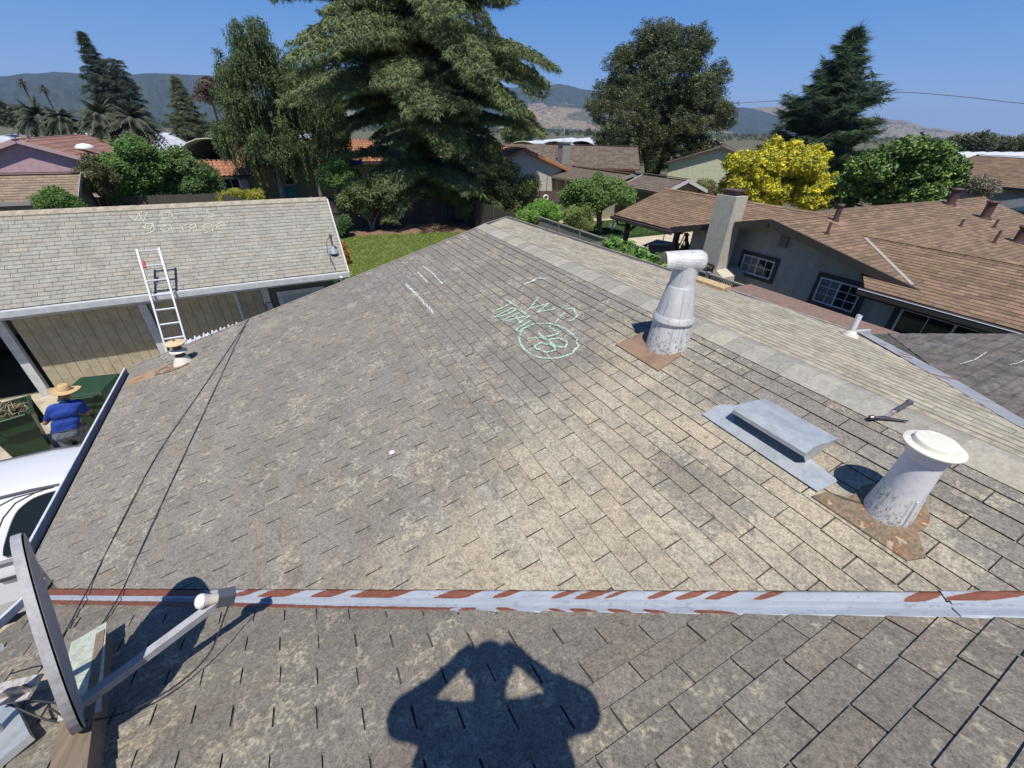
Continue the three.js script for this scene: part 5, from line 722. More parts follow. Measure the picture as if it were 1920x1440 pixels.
// window in a wall: c = corner low, a = along, height up; n = outward
function windowPart(parent, c, a, w, h, n, cols, rows, o = {}) {
  const A = nrm(a), P = (s, y, d) => [c[0] + A[0] * s + n[0] * d, c[1] + y, c[2] + A[2] * s + n[2] * d], bar = (g, s0, s1, y0, y1, d0, d1) => g.hexa([P(s0, y0, d0), P(s0, y0, d1), P(s1, y0, d1), P(s1, y0, d0), P(s0, y1, d0), P(s0, y1, d1), P(s1, y1, d1), P(s1, y1, d0)]);
  const f = 0.035, fr = new GB(); bar(fr, 0, w, 0, f, 0.0, 0.05); bar(fr, 0, w, h - f, h, 0.0, 0.05); bar(fr, 0, f, f, h - f, 0.0, 0.05); bar(fr, w - f, w, f, h - f, 0.0, 0.05); if (cols > 1 || o.mullion) bar(fr, w / 2 - f / 2, w / 2 + f / 2, f, h - f, 0.0, 0.05);
  const win = part(parent, 'window', fr, o.frame ?? whiteFrame);
  if (o.surround) { const s = new GB(), b = o.surround; bar(s, -b, w + b, h, h + b, 0.0, 0.04); bar(s, -b, w + b, -b, 0, 0.0, 0.06); bar(s, -b, 0, 0, h, 0.0, 0.04); bar(s, w, w + b, 0, h, 0.0, 0.04); part(win, 'surround', s, o.surroundMat ?? darkTrim); }
  for (let i = 0; i < cols; i++) for (let j = 0; j < rows; j++) { const g = new GB(), s0 = lerp(f, w - f, i / cols), s1 = lerp(f, w - f, (i + 1) / cols), y0 = lerp(f, h - f, j / rows), y1 = lerp(f, h - f, (j + 1) / rows), m = 0.008; bar(g, s0 + m, s1 - m, y0 + m, y1 - m, 0.005, 0.012); part(win, 'pane', g, o.glass ? o.glass(i, j) : i < cols / 2 ? blind : darkGlass); if (i) { const q = new GB(); bar(q, s0 - m, s0 + m, y0, y1, 0.004, 0.022); part(win, 'glazing_bar', q, o.frame ?? whiteFrame); } if (j) { const q = new GB(); bar(q, s0, s1, y0 - m, y0 + m, 0.004, 0.022); part(win, 'glazing_bar', q, o.frame ?? whiteFrame); } }
  return win;
}
{ // neighbour's house across the lattice fence
  const t = thing('neighbour_house', 'single storey stucco house with brown shingle roof and chimney beyond the lattice fence', 'house');
  const gl = (z) => 3.2 - 0.235 * (-7.25 - z), grr = (z) => 3.2 - 0.215 * (z + 7.25), pp = (x) => 2.35 + 0.25 * (x - 11.7), w2 = (x) => 2.3 + 0.24 * (x - 11.2);
  roofPlane(t, [[11.7, pp(11.7), -13.65], [11.7, pp(11.7), -10.8], [14.85, pp(14.85), -7.5], [14.8, pp(14.8), -14.2]], [1, 0.25, 0], {}, 'slope over the open patio');
  roofPlane(t, [[14.8, 3.13, -14.2], [14.85, 3.13, -7.5], [18.5, 2.3, -10.5], [18.5, 2.3, -14.2]], [-1, 0.22, 0], {});
  roofPlane(t, [[11.75, gl(-7.25), -7.25], [15, gl(-7.25), -7.25], [14.85, gl(-7.5), -7.5], [12, gl(-10.5), -10.5], [11.75, gl(-10.5), -10.5]], [0, 0.235, 1], {});
  roofPlane(t, [[11.75, grr(-3.6), -3.6], [14, grr(-1.5), -1.5], [21.3, grr(-1.5), -1.5], [25.1, 3.2, -7.25], [11.75, 3.2, -7.25]], [0, 0.215, -1], {}, 'broad slope with several brown vent pipes');
  roofPlane(t, [[15, 3.2, -7.25], [25.1, 3.2, -7.25], [25.1, 2.2, -11.6], [17, 2.2, -11.6]], [0, 0.23, 1], {});
  roofPlane(t, [[11.2, w2(11.2), -4.31], [11.2, w2(11.2), 0.8], [13.83, w2(13.83), 0.8], [13.83, w2(13.83), -6.05]], [1, 0.24, 0], {}, 'lower wing slope with pale valley strip');
  roofPlane(t, [[13.83, w2(13.83), -6.05], [13.83, w2(13.83), 0.8], [16.8, 2.22, 0.8], [16.8, 2.22, -4]], [-1, 0.24, 0], {});
  const ridge = (a, b, n) => { for (let k = 0; k < n; k++) { const p = a.map((v, i) => lerp(v, b[i], k / n)), q = a.map((v, i) => lerp(v, b[i], (k + 1.25) / n)), d = nrm([b[0] - a[0], 0, b[2] - a[2]]), s = [-d[2], 0, d[0]], g = new GB(), tn = brownTone(), S = (P, o, h) => [P[0] + s[0] * o, P[1] + h, P[2] + s[2] * o]; g.quad(S(p, -0.13, -0.012), S(p, 0, 0.024), S(q, 0, 0.014), S(q, -0.13, -0.02), null, tn).quad(S(p, 0, 0.024), S(p, 0.13, -0.012), S(q, 0.13, -0.02), S(q, 0, 0.014), null, tn); part(t, 'ridge_shingle', g, shN); } };
  ridge([11.75, 3.21, -7.25], [25.1, 3.21, -7.25], 60); ridge([14.8, 3.135, -14.2], [14.85, 3.135, -7.6], 30); ridge([13.83, 2.94, -6.0], [13.83, 2.94, 0.8], 30);
  const st = matMap(mottled([0.40, 0.385, 0.335], [0.36, 0.345, 0.30], 1.4, 0.12), 0.95, { bumpMap: NA, bumpScale: 0.01 });
  part(t, 'wall', new GB().slab([[12.5, -0.02, -10.35], [12.5, -0.02, -3.6], [12.5, grr(-3.6) - 0.13, -3.6], [12.5, 3.07, -7.25], [12.5, gl(-10.35) - 0.13, -10.35]], [1, 0, 0], 0.15), st, 'gable wall');
  part(t, 'wall', new GB().box(11.75, 11.9, -0.02, 2.28, -4.2, 0.7), st); part(t, 'wall', new GB().box(11.9, 12.5, -0.02, 2.3, -4.2, -4.05), st);
  part(t, 'wall', new GB().box(12.65, 18, -0.02, 2.35, -10.35, -10.2), st); part(t, 'wall', new GB().box(21.1, 21.25, -0.02, 1.9, -11, -2), st); part(t, 'wall', new GB().box(18, 24.5, -0.02, 2.1, -11.1, -10.95), st);
  // fascias
  part(t, 'fascia_board', new GB().beam([11.70, gl(-10.6) - 0.07, -10.6], [11.70, 3.15, -7.25], 0.05, 0.19), darkTrim); part(t, 'fascia_board', new GB().beam([11.70, 3.15, -7.25], [11.70, grr(-3.55) - 0.07, -3.55], 0.05, 0.19), darkTrim);
  part(t, 'soffit', new GB().slab([[11.76, gl(-10.5) - 0.14, -10.5], [11.76, 3.06, -7.25], [12.5, 3.06, -7.25], [12.5, gl(-10.5) - 0.14, -10.5]], [0, -1, 0], 0.01).slab([[11.76, 3.06, -7.25], [11.76, grr(-3.6) - 0.14, -3.6], [12.5, grr(-3.6) - 0.14, -3.6], [12.5, 3.06, -7.25]], [0, -1, 0], 0.01), st);
  part(t, 'fascia_board', new GB().box(11.12, 11.19, 2.12, 2.29, -4.35, 0.8), darkTrim); part(t, 'gutter', new GB().box(11.04, 11.12, 2.18, 2.285, -4.37, 0.8), darkTrim); part(t, 'drip_edge', new GB().box(11.035, 11.06, 2.287, 2.297, -4.37, 0.8), whiteFrame);
  part(t, 'gutter', new GB().box(11.58, 11.68, 2.20, 2.31, -13.7, -10.5), darkTrim); part(t, 'downpipe', new GB().tube([[11.63, 2.2, -13.35], [11.66, 2.05, -13.3], [12.0, 2.0, -13.2], [12.1, 1.9, -13.2]], 0.04, 8), darkTrim);
  part(t, 'step_flashing', new GB().beam([11.93, 2.50, -4.28], [12.06, 2.43, -3.62], 0.03, 0.05), mat([0.5, 0.42, 0.33], 0.6));
  const vx = (z) => 11.2 + (grr(z) - 2.3) / 0.24; part(t, 'valley_flashing', new GB().beam([vx(-3.75) + 0.02, grr(-3.75) + 0.02, -3.75], [vx(-5.75) + 0.02, grr(-5.75) + 0.02, -5.75], 0.085, 0.012), matMap(mottled([0.40, 0.36, 0.30], [0.33, 0.30, 0.26], 0.4, 0.2), 0.6), 'pale metal valley strip');
  // windows
  windowPart(t, [12.5, 1.49, -8.2], [0, 0, 1], 1.02, 0.53, [-1, 0, 0], 4, 2, { surround: 0.10, mullion: true });
  windowPart(t, [12.5, 1.31, -5.84], [0, 0, 1], 1.02, 0.66, [-1, 0, 0], 4, 3, { surround: 0.11, mullion: true });
  windowPart(t, [11.75, 0.9, -3.66], [0, 0, 1], 1.9, 1.08, [-1, 0, 0], 4, 1, { surround: 0.13, mullion: true, glass: (i) => darkGlass });
  const vent = part(t, 'gable_vent', new GB().box(12.44, 12.5, 2.44, 2.88, -7.27, -7.04), mat([0.20, 0.19, 0.175], 0.8)); for (let k = 0; k < 8; k++) part(vent, 'slat', new GB().slab([[12.43, 2.46 + k * 0.05, -7.255], [12.43, 2.46 + k * 0.05, -7.055], [12.455, 2.49 + k * 0.05, -7.055], [12.455, 2.49 + k * 0.05, -7.255]], [0, 1, 0], 0.006), mat([0.30, 0.285, 0.26], 0.8));
  // chimney
  const ch = part(t, 'chimney', new GB().box(11.44, 12.5, 0.0, 1.45, -9.2, -7.98).hexa([[11.44, 1.45, -9.2], [11.44, 1.45, -7.98], [12.5, 1.45, -7.98], [12.5, 1.45, -9.2], [11.46, 1.60, -8.97], [11.46, 1.60, -8.29], [12.5, 1.60, -8.29], [12.5, 1.60, -8.97]]).box(11.46, 11.98, 1.60, 3.67, -8.95, -8.30), matMap(mottled([0.52, 0.48, 0.385], [0.47, 0.435, 0.35], 0.9, 0.1), 0.95, { bumpMap: NA, bumpScale: 0.006 }));
  part(ch, 'rain_cap', new GB().box(11.5, 11.94, 3.79, 3.82, -8.9, -8.36).box(11.56, 11.88, 3.66, 3.79, -8.82, -8.44), mat([0.10, 0.055, 0.05], 0.6));
  // patio posts and brace
  part(t, 'post', new GB().box(12.05, 12.2, 0, 2.3, -13.3, -13.15), darkTrim); part(t, 'post', new GB().box(12.05, 12.2, 0, 2.3, -10.75, -10.6), darkTrim); part(t, 'brace', new GB().beam([12.12, 1.72, -13.2], [12.12, 2.22, -12.6], 0.09, 0.09), darkTrim); part(t, 'beam', new GB().box(12.03, 12.22, 2.18, 2.36, -13.6, -10.5), darkTrim);
  // roof pipes
  const pipeM = mat([0.085, 0.042, 0.038], 0.6);
  for (const [x, z, r, h] of [[13.99, -6.81, 0.07, 0.40], [21.39, -6.94, 0.13, 0.50], [21.1, -5.79, 0.13, 0.50], [19.3, -4.3, 0.12, 0.42]]) { const v = part(t, 'vent_pipe', lathe([[r * 1.6, -0.05], [r * 1.5, 0], [r, 0.1], [r, h], [r * 1.35, h], [r * 1.35, h + 0.06], [0, h + 0.07]], 18).translate(x, grr(z), z), pipeM); part(v, 'flashing', new GB().slab([[x - 0.25, grr(z + 0.3) + 0.012, z + 0.3], [x + 0.25, grr(z + 0.3) + 0.012, z + 0.3], [x + 0.25, grr(z - 0.1) + 0.012, z - 0.1], [x - 0.25, grr(z - 0.1) + 0.012, z - 0.1]], [0, 1, 0], 0.003), mat([0.30, 0.18, 0.12], 0.7)); }
  for (const [x, z, h] of [[12.6, -6.2, 0.3], [18.76, -5.57, 0.22], [20.2, -5.2, 0.26], [18.2, -4.5, 0.36]]) part(t, 'vent_pipe', lathe([[0.09, -0.03], [0.035, 0.06], [0.035, h], [0, h]], 12).translate(x, grr(z), z), pipeM);
}
{ // flat topped patio cover on our side of the fence
  const t = thing('patio_cover', 'reddish brown flat lean-to roof between the far eave and the lattice fence', 'canopy');
  part(t, 'deck', new GB().slab([[6.4, 2.32, -5.6], [9.3, 2.22, -5.75], [9.3, 2.22, 1.0], [6.4, 2.32, 1.0]], [0, -1, 0], 0.06), matMap(mottled([0.225, 0.145, 0.115], [0.19, 0.125, 0.10], 0.8, 0.3), 0.95)); for (const z of [-5.5, -2.5, 0.8]) part(t, 'post', new GB().box(9.1, 9.2, 0, 2.16, z - 0.05, z + 0.05), darkTrim);
}
// fences
{
  const wood = matMap(tex(128, 128, (u, v) => { const n = fbm(u * 30, v * 3, 3); return [0.085, 0.073, 0.063].map((c) => c * (0.6 + 0.8 * n)); }, 1.2), 0.95), rail = matMap(mottled([0.24, 0.23, 0.195], [0.19, 0.18, 0.155], 0.8, 0.25), 0.9), redWood = matMap(mottled([0.145, 0.095, 0.07], [0.105, 0.075, 0.06], 0.5, 0.4), 0.95);
  const t = thing('lattice_fence', 'grey timber fence topped with diamond lattice beside the pale far slope', 'fence');
  const x = 10.35, z0 = -17.0, z1 = -4.6, n = 8;
  for (let k = 0; k <= n; k++) { const z = lerp(z0, z1, k / n); part(t, 'post', new GB().box(x - 0.05, x + 0.05, 0, 1.84, z - 0.05, z + 0.05), rail); }
  for (let k = 0; k < n; k++) {
    const a = lerp(z0, z1, k / n) + 0.05, b = lerp(z0, z1, (k + 1) / n) - 0.05;
    part(t, 'top_rail', new GB().box(x - 0.045, x + 0.045, 1.77, 1.81, a, b), rail); part(t, 'middle_rail', new GB().box(x - 0.03, x + 0.03, 1.36, 1.41, a, b), rail);
    const g = new GB(); for (const s of [1, -1]) for (let q = a - 0.36; q < b; q += 0.085) { let p0 = q, p1 = q + 0.36, y0 = s > 0 ? 1.41 : 1.77, y1 = s > 0 ? 1.77 : 1.41; const cut = (p) => lerp(y0, y1, (p - q) / 0.36); const e0 = Math.max(p0, a), e1 = Math.min(p1, b); if (e1 - e0 < 0.02) continue; g.beam([x + s * 0.006, cut(e0), e0], [x + s * 0.006, cut(e1), e1], 0.010, 0.032, [1, 0, 0]); }
    stuffPart(t, 'lattice_panel', g.geo(), rail);
    for (let q = a; q + 0.1 < b; q += 0.145) part(t, 'board', new GB().box(x + 0.012, x + 0.03, 0.03, 1.36, q + 0.003, Math.min(q + 0.142, b)), wood);
  }
  const bays = (name, label, pts, m, h, grp) => { const f = thing(name, label, 'fence', [0, 0, 0], 0, grp); for (let i = 0; i + 1 < pts.length; i++) { const [xa, za] = pts[i], [xb, zb] = pts[i + 1], L = Math.hypot(xb - xa, zb - za), nb = Math.max(1, Math.round(L / 2.4)), d = [(xb - xa) / L, (zb - za) / L]; for (let k = 0; k < nb; k++) { const g = new GB(), s0 = k * L / nb, s1 = (k + 1) * L / nb; for (let s = s0; s + 0.05 < s1; s += 0.15) { const e = Math.min(s + 0.142, s1), o = rr(-0.006, 0.006), hh = h + rr(-0.02, 0.02); g.hexa([[xa + d[0] * s - d[1] * o, 0.02, za + d[1] * s + d[0] * o], [xa + d[0] * s - d[1] * (o + 0.018), 0.02, za + d[1] * s + d[0] * (o + 0.018)], [xa + d[0] * e - d[1] * (o + 0.018), 0.02, za + d[1] * e + d[0] * (o + 0.018)], [xa + d[0] * e - d[1] * o, 0.02, za + d[1] * e + d[0] * o], [xa + d[0] * s - d[1] * o, hh, za + d[1] * s + d[0] * o], [xa + d[0] * s - d[1] * (o + 0.018), hh, za + d[1] * s + d[0] * (o + 0.018)], [xa + d[0] * e - d[1] * (o + 0.018), hh, za + d[1] * e + d[0] * (o + 0.018)], [xa + d[0] * e - d[1] * o, hh, za + d[1] * e + d[0] * o]]); } stuffPart(f, 'board_panel', g.geo(), m); part(f, 'post', new GB().box(xa + d[0] * s0 - 0.05, xa + d[0] * s0 + 0.05, 0, h, za + d[1] * s0 - 0.06, za + d[1] * s0 + 0.06), m); part(f, 'rail', new GB().beam([xa + d[0] * s0 - d[1] * -0.03, h * 0.62, za + d[1] * s0 + d[0] * 0.0 + 0.04], [xa + d[0] * s1, h * 0.62, za + d[1] * s1 + 0.04], 0.04, 0.09), m); } } };
  bays('board_fence', 'dark weathered board fence behind the lawn and the cedar', [[-1.5, -27.0], [2.2, -26.8], [10.3, -26.6], [10.3, -17.2]], wood, 1.55, 'board fences round the gardens');
  bays('board_fence', 'dark fence rails between the tan shed and the shrubs behind the garage', [[-17, -30.6], [-8.9, -30.4], [-3, -29.9], [-1.5, -27.0]], wood, 1.8, 'board fences round the gardens');
  bays('board_fence', 'reddish board fence with a white ring behind the round clipped tree', [[12.8, -25.6], [16.3, -25.2], [20.5, -25.0], [24.5, -23.0], [29, -21]], redWood, 1.75, 'board fences round the gardens');
}
{ const t = thing('life_ring', 'small white ring hanging on the reddish board fence', 'ring'); part(t, 'ring', new THREE.TorusGeometry(0.17, 0.05, 10, 28).translate(15.55, 1.35, -25.05), mat([0.75, 0.75, 0.74], 0.6)); part(t, 'stake', new GB().tube([[15.62, 0.3, -25.1], [15.62, 3.1, -25.12]], 0.02, 8), mat([0.1, 0.1, 0.1], 0.6)); }

// houses further off: ridge along local x
function gableHouse(name, label, o, group) {
  const t = thing(name, label, o.cat ?? 'house', [o.x, 0, o.z], o.turn, group), L = o.len / 2, W = o.wid / 2, e = o.eave, R = e + o.rise, oh = o.oh ?? 0.4, s = o.rise / W;
  const wall = (pts, n) => part(t, 'wall', new GB().slab(pts, n, 0.12), o.wall);
  wall([[-L, 0, W], [L, 0, W], [L, e, W], [-L, e, W]], [0, 0, -1]); wall([[-L, 0, -W], [L, 0, -W], [L, e, -W], [-L, e, -W]], [0, 0, 1]);
  wall([[L, 0, -W], [L, 0, W], [L, e, W], [L, R - 0.05, 0], [L, e, -W]], [-1, 0, 0]); wall([[-L, 0, -W], [-L, 0, W], [-L, e, W], [-L, R - 0.05, 0], [-L, e, -W]], [1, 0, 0]);
  for (const k of [1, -1]) {
    const zE = k * (W + oh), yE = e - s * oh, X = L + (o.rake ?? 0.35);
    if (o.tiles) {                                                    // barrel tiles: rows of half round tiles up the slope
      const g = new GB(), n = Math.round(2 * X / 0.3); for (let i = 0; i < n; i++) { const x0 = -X + i * 0.3, pr = [[0, 0], [0.06, 0.055], [0.15, 0.075], [0.24, 0.055], [0.3, 0]], rows = Math.round((W + oh) / 0.42); for (let r = 0; r < rows; r++) { const f0 = r / rows, f1 = (r + 1) / rows, tn = rr(0.75, 1.2), c = [tn, tn * rr(0.92, 1.05), tn]; for (let q = 0; q < 4; q++) g.quad([x0 + pr[q][0], lerp(yE, R, f0) + pr[q][1] + 0.05, lerp(zE, 0, f0)], [x0 + pr[q + 1][0], lerp(yE, R, f0) + pr[q + 1][1] + 0.05, lerp(zE, 0, f0)], [x0 + pr[q + 1][0], lerp(yE, R, f1) + pr[q + 1][1] + 0.025, lerp(zE, 0, f1)], [x0 + pr[q][0], lerp(yE, R, f1) + pr[q][1] + 0.025, lerp(zE, 0, f1)], null, c); } }
      const sl = part(t, 'roof_slope', new GB().slab([[-X, yE, zE], [X, yE, zE], [X, R, 0], [-X, R, 0]], [0, -1, 0], 0.1), o.deck ?? deckM); stuffPart(sl, 'roof_tiles', g.geo(), o.roof);
    } else roofPlane(t, [[-X, yE, zE], [X, yE, zE], [X, R, 0], [-X, R, 0]], [0, s, -k], { mat: o.roof, tab: o.tab ?? 0.45, exp: o.exp ?? 0.2, thick: 0.014, tone: o.tone ?? brownTone, worn: 0.7 });
    part(t, 'fascia_board', new GB().beam([-X, yE - 0.06, zE + k * 0.02], [X, yE - 0.06, zE + k * 0.02], 0.03, 0.16), o.trim ?? darkTrim);
    for (const q of [1, -1]) part(t, 'rake_board', new GB().beam([q * (X + 0.02), yE - 0.04, zE], [q * (X + 0.02), R - 0.04, 0], 0.03, 0.18), o.rakeMat ?? o.trim ?? darkTrim);
  }
  part(t, 'ridge_cap', new GB().slab([[-L - 0.35, R + 0.02, 0.14], [L + 0.35, R + 0.02, 0.14], [L + 0.35, R + 0.02, -0.14], [-L - 0.35, R + 0.02, -0.14]].map(([a, b, c]) => [a, b + 0.03, c]), [0, 1, 0], 0.03), o.capMat ?? o.deck ?? deckM);
  for (const [face, u, y, w, h, cols = 2, rows = 1] of o.windows ?? []) {
    if (face === 'front') windowPart(t, [u, y, W], [1, 0, 0], w, h, [0, 0, 1], cols, rows, { mullion: true, surround: 0.06, surroundMat: whiteFrame, glass: () => darkGlass }); if (face === 'right') windowPart(t, [L, y, u], [0, 0, 1], w, h, [1, 0, 0], cols, rows, { mullion: true, surround: 0.06, surroundMat: whiteFrame, glass: () => darkGlass }); if (face === 'left') windowPart(t, [-L, y, u], [0, 0, 1], w, h, [-1, 0, 0], cols, rows, { mullion: true, surround: 0.06, surroundMat: whiteFrame, glass: () => darkGlass });
  }
  return t;
}
const stuccoOf = (c) => matMap(mottled(c, c.map((x) => x * 0.9), 1.6, 0.12), 0.95);
const tileRoof = mat([0.235, 0.125, 0.095], 0.85, { vertexColors: true }), tileOrange = mat([0.36, 0.165, 0.085], 0.85, { vertexColors: true });
const shOlive = shPlain([0.165, 0.135, 0.098], [0.135, 0.112, 0.083], 1.2, 0.3), shTan = shPlain([0.27, 0.205, 0.145], [0.235, 0.175, 0.12], 1.2, 0.3), shGreyN = shPlain([0.11, 0.11, 0.115], [0.09, 0.09, 0.095], 1.0, 0.3), shBrownGrey = shPlain([0.175, 0.135, 0.105], [0.135, 0.105, 0.085], 1.4, 0.4);
{
  const h = gableHouse('pink_house', 'pink stucco house with brown tile roof and a dome skylight', { x: -12.1, z: -41.6, turn: Math.PI / 2, len: 11, wid: 7.6, eave: 2.75, rise: 1.38, tiles: true, roof: tileRoof, deck: mat([0.3, 0.2, 0.19], 0.9), wall: stuccoOf([0.56, 0.37, 0.40]), rakeMat: mat([0.5, 0.36, 0.36], 0.8), oh: 0.6, rake: 0.28 });
  part(h, 'skylight', lathe([[0.45, 0], [0.46, 0.12], [0.3, 0.24], [0, 0.3]], 20).translate(-3.1, 3.62, 2.1), mat([0.75, 0.76, 0.76], 0.4), 'white dome skylight'); part(h, 'roof_vent', new GB().box(-4.7, -4.4, 4.1, 4.35, -0.1, 0.2), mat([0.4, 0.3, 0.26], 0.8)); part(h, 'louvre', new GB().box(5.5, 5.55, 3.1, 3.62, -0.55, 0.05), mat([0.42, 0.29, 0.32], 0.8), 'pink louvre in the gable');
  gableHouse('tan_shed', 'long low shed with tan shingle roof in front of the pink house', { x: -12.3, z: -29.1, turn: 0, len: 7.6, wid: 3.2, eave: 2.2, rise: 0.78, roof: shTan, tone: tone1(0.85, 1.12), wall: stuccoOf([0.26, 0.25, 0.20]), oh: 0.3, trim: mat([0.3, 0.29, 0.27], 0.8), cat: 'shed' });
  gableHouse('yellow_house', 'yellow stucco house with orange tile roof behind the weeping birch', { x: 3.2, z: -44.2, turn: 0.04, len: 10.2, wid: 8.5, eave: 2.7, rise: 1.35, tiles: true, roof: tileOrange, wall: stuccoOf([0.58, 0.45, 0.22]), windows: [['front', -3.3, 1.1, 1.3, 1.0]] });
  gableHouse('grey_house', 'pale grey house with an orange tile hood half hidden by the spreading trees', { x: -3.6, z: -39.6, turn: 0.1, len: 3.6, wid: 3.4, eave: 2.1, rise: 0.7, tiles: true, roof: tileOrange, wall: stuccoOf([0.33, 0.33, 0.36]), windows: [['front', 0.2, 1.1, 1.0, 0.7]] });
  gableHouse('white_house', 'white stucco house with orange tile rake and a white framed window', { x: 16.4, z: -35.4, turn: Math.PI / 2, len: 11, wid: 7.3, eave: 2.65, rise: 1.3, tiles: true, roof: tileOrange, rakeMat: mat([0.42, 0.18, 0.09], 0.85), wall: stuccoOf([0.58, 0.54, 0.46]), windows: [['right', 1.35, 1.75, 1.15, 0.8]] });
  const lh = gableHouse('long_roof_house', 'house with long brown grey shake roof and a block chimney', { x: 27.6, z: -40.2, turn: -0.62, len: 12.5, wid: 8.8, eave: 2.35, rise: 1.5, roof: shBrownGrey, wall: stuccoOf([0.36, 0.17, 0.10]), exp: 0.24, trim: mat([0.16, 0.08, 0.05], 0.8) });
  void lh;
  gableHouse('garden_shed', 'low flat pitched shed with olive brown roof behind the round clipped tree', { x: 21.2, z: -26.9, turn: Math.PI / 2, len: 6.2, wid: 3.9, eave: 2.22, rise: 0.5, roof: shOlive, tone: tone1(0.92, 1.08), wall: stuccoOf([0.33, 0.30, 0.22]), cat: 'shed', oh: 0.25, trim: mat([0.3, 0.27, 0.22], 0.8) }, 'sheds behind the fences');
  gableHouse('garden_shed', 'small brown shed with a pale rake board and a dark window', { x: 22.0, z: -21.3, turn: Math.PI / 2, len: 3.1, wid: 3.2, eave: 2.2, rise: 0.55, roof: shBrownGrey, tone: tone1(0.9, 1.12), wall: stuccoOf([0.20, 0.155, 0.12]), cat: 'shed', oh: 0.25, rakeMat: mat([0.5, 0.5, 0.5], 0.7), windows: [['front', -0.3, 1.1, 0.7, 0.8, 1]] }, 'sheds behind the fences');
  gableHouse('pale_house', 'pale yellow green house with brown roof beside the yellow tree', { x: 44.3, z: -35.5, turn: -2.46, len: 11, wid: 9.5, eave: 2.5, rise: 1.5, roof: shBrownGrey, wall: stuccoOf([0.56, 0.56, 0.38]), windows: [['right', -2.6, 1.2, 1.5, 1.0], ['left', -2.6, 1.2, 1.5, 1.0], ['left', 1.2, 1.2, 1.5, 1.0]] });
  gableHouse('grey_gable_house', 'grey rendered house with brown roof beyond the round green tree', { x: 45.5, z: -9.5, turn: 1.2, len: 12, wid: 9, eave: 2.75, rise: 1.35, roof: shN, wall: stuccoOf([0.30, 0.29, 0.28]) });
  gableHouse('blue_trim_house', 'dark slate roofed house with blue trim behind the brown roof', { x: 34.5, z: -6.2, turn: 0.15, len: 8, wid: 7, eave: 2.0, rise: 1.05, roof: shGreyN, tone: tone1(0.85, 1.15), wall: stuccoOf([0.2, 0.21, 0.23]), trim: mat([0.06, 0.13, 0.18], 0.6) });
}
{ // block chimney with aerial mast behind the white house
  const t = thing('aerial_chimney', 'grey block chimney carrying a tall thin television aerial', 'chimney', [24.95, 0, -37.4]);
  part(t, 'stack', new GB().box(-0.42, 0.42, 2.2, 4.1, -0.42, 0.42), stuccoOf([0.30, 0.29, 0.27])); part(t, 'cap', new GB().box(-0.5, 0.5, 4.1, 4.22, -0.5, 0.5), stuccoOf([0.26, 0.25, 0.24])); part(t, 'mast', new GB().tube([[-0.1, 3.8, 0], [-0.1, 7.3, 0]], 0.035, 8), mat([0.45, 0.45, 0.45], 0.5)); part(t, 'aerial_boom', new GB().tube([[-0.8, 7.1, 0.2], [0.7, 7.1, -0.2]], 0.02, 6), mat([0.45, 0.45, 0.45], 0.5)); for (let k = 0; k < 6; k++) { const f = lerp(-0.7, 0.6, k / 5); part(t, 'aerial_element', new GB().tube([[f - 0.12, 7.1, -0.26 * f - 0.45 + k * 0.03], [f + 0.12, 7.1, -0.26 * f + 0.45 - k * 0.03]], 0.014, 5), mat([0.45, 0.45, 0.45], 0.5)); }
}
// plastic growing tunnels
{
  const film = matMap(mottled([0.66, 0.68, 0.72], [0.54, 0.56, 0.60], 3, 0.12), 0.45), end = mat([0.16, 0.17, 0.06], 0.9);
  const tunnel = (label, x, z, turn, len, w, h) => { const t = thing('growing_tunnel', label, 'greenhouse', [x, 0, z], turn, 'white plastic growing tunnels'); const g = new GB(), n = 12; for (let k = 0; k < Math.round(len / 2); k++) for (let i = 0; i < n; i++) { const a0 = i / n * Math.PI, a1 = (i + 1) / n * Math.PI, s = (a, zz) => { const sag = zz % 4 === 0 ? 0 : -0.12; return [Math.cos(a) * w / 2, 0.8 + Math.sin(a) * (h - 0.8 + sag), zz]; }; g.quad(s(a0, k * 2), s(a1, k * 2), s(a1, k * 2 + 2), s(a0, k * 2 + 2)); } part(t, 'film', g, film); part(t, 'hoop', new GB().tube(Array.from({ length: 13 }, (_, i) => [Math.cos(i / 12 * Math.PI) * w / 2, 0.8 + Math.sin(i / 12 * Math.PI) * (h - 0.75), 0]), 0.05, 6), mat([0.6, 0.58, 0.4], 0.6)); part(t, 'crop', new GB().box(-w / 2 + 0.5, w / 2 - 0.5, 0, 1.3, 1.5, len), end); };
  const many = 'white plastic growing tunnel';
  const nth = ['first', 'second', 'third', 'fourth', 'fifth'];
  for (let k = 0; k < 3; k++) tunnel(`${many} behind the pink house, ${nth[k]} counting from the palms`, -12.0 + k * 7.2, -56 + k * 2.0, Math.PI - 0.12, 46, 6.9, 3.9 - 0.1 * k);
  for (let k = 0; k < 5; k++) tunnel(`${many} above the long brown grey roof, ${nth[k]} from the cedar`, 34 + k * 7.4, -62 - k * 3.0, Math.PI - 0.75, 50, 7.2, 3.55);
  for (let k = 0; k < 4; k++) tunnel(`${many} behind the grey rendered house, ${nth[k]} from the pine`, 70 - k * 1.5, -34 + k * 7.4, -Math.PI / 2 + Math.PI - 0.1, 46, 7.2, 3.5);
  for (let k = 0; k < 2; k++) tunnel(`${many} beside the grey green tree mass, ${nth[k]} counting towards the palms`, -27 + k * 7.2, -62, Math.PI - 0.2, 40, 7, 3.6);
  for (let k = 0; k < 3; k++) tunnel(`${many} between dark oak and pine, ${nth[k]} from the oak`, 96 + k * 8, -84 - k * 5, Math.PI - 0.8, 40, 7.4, 3.6);
}
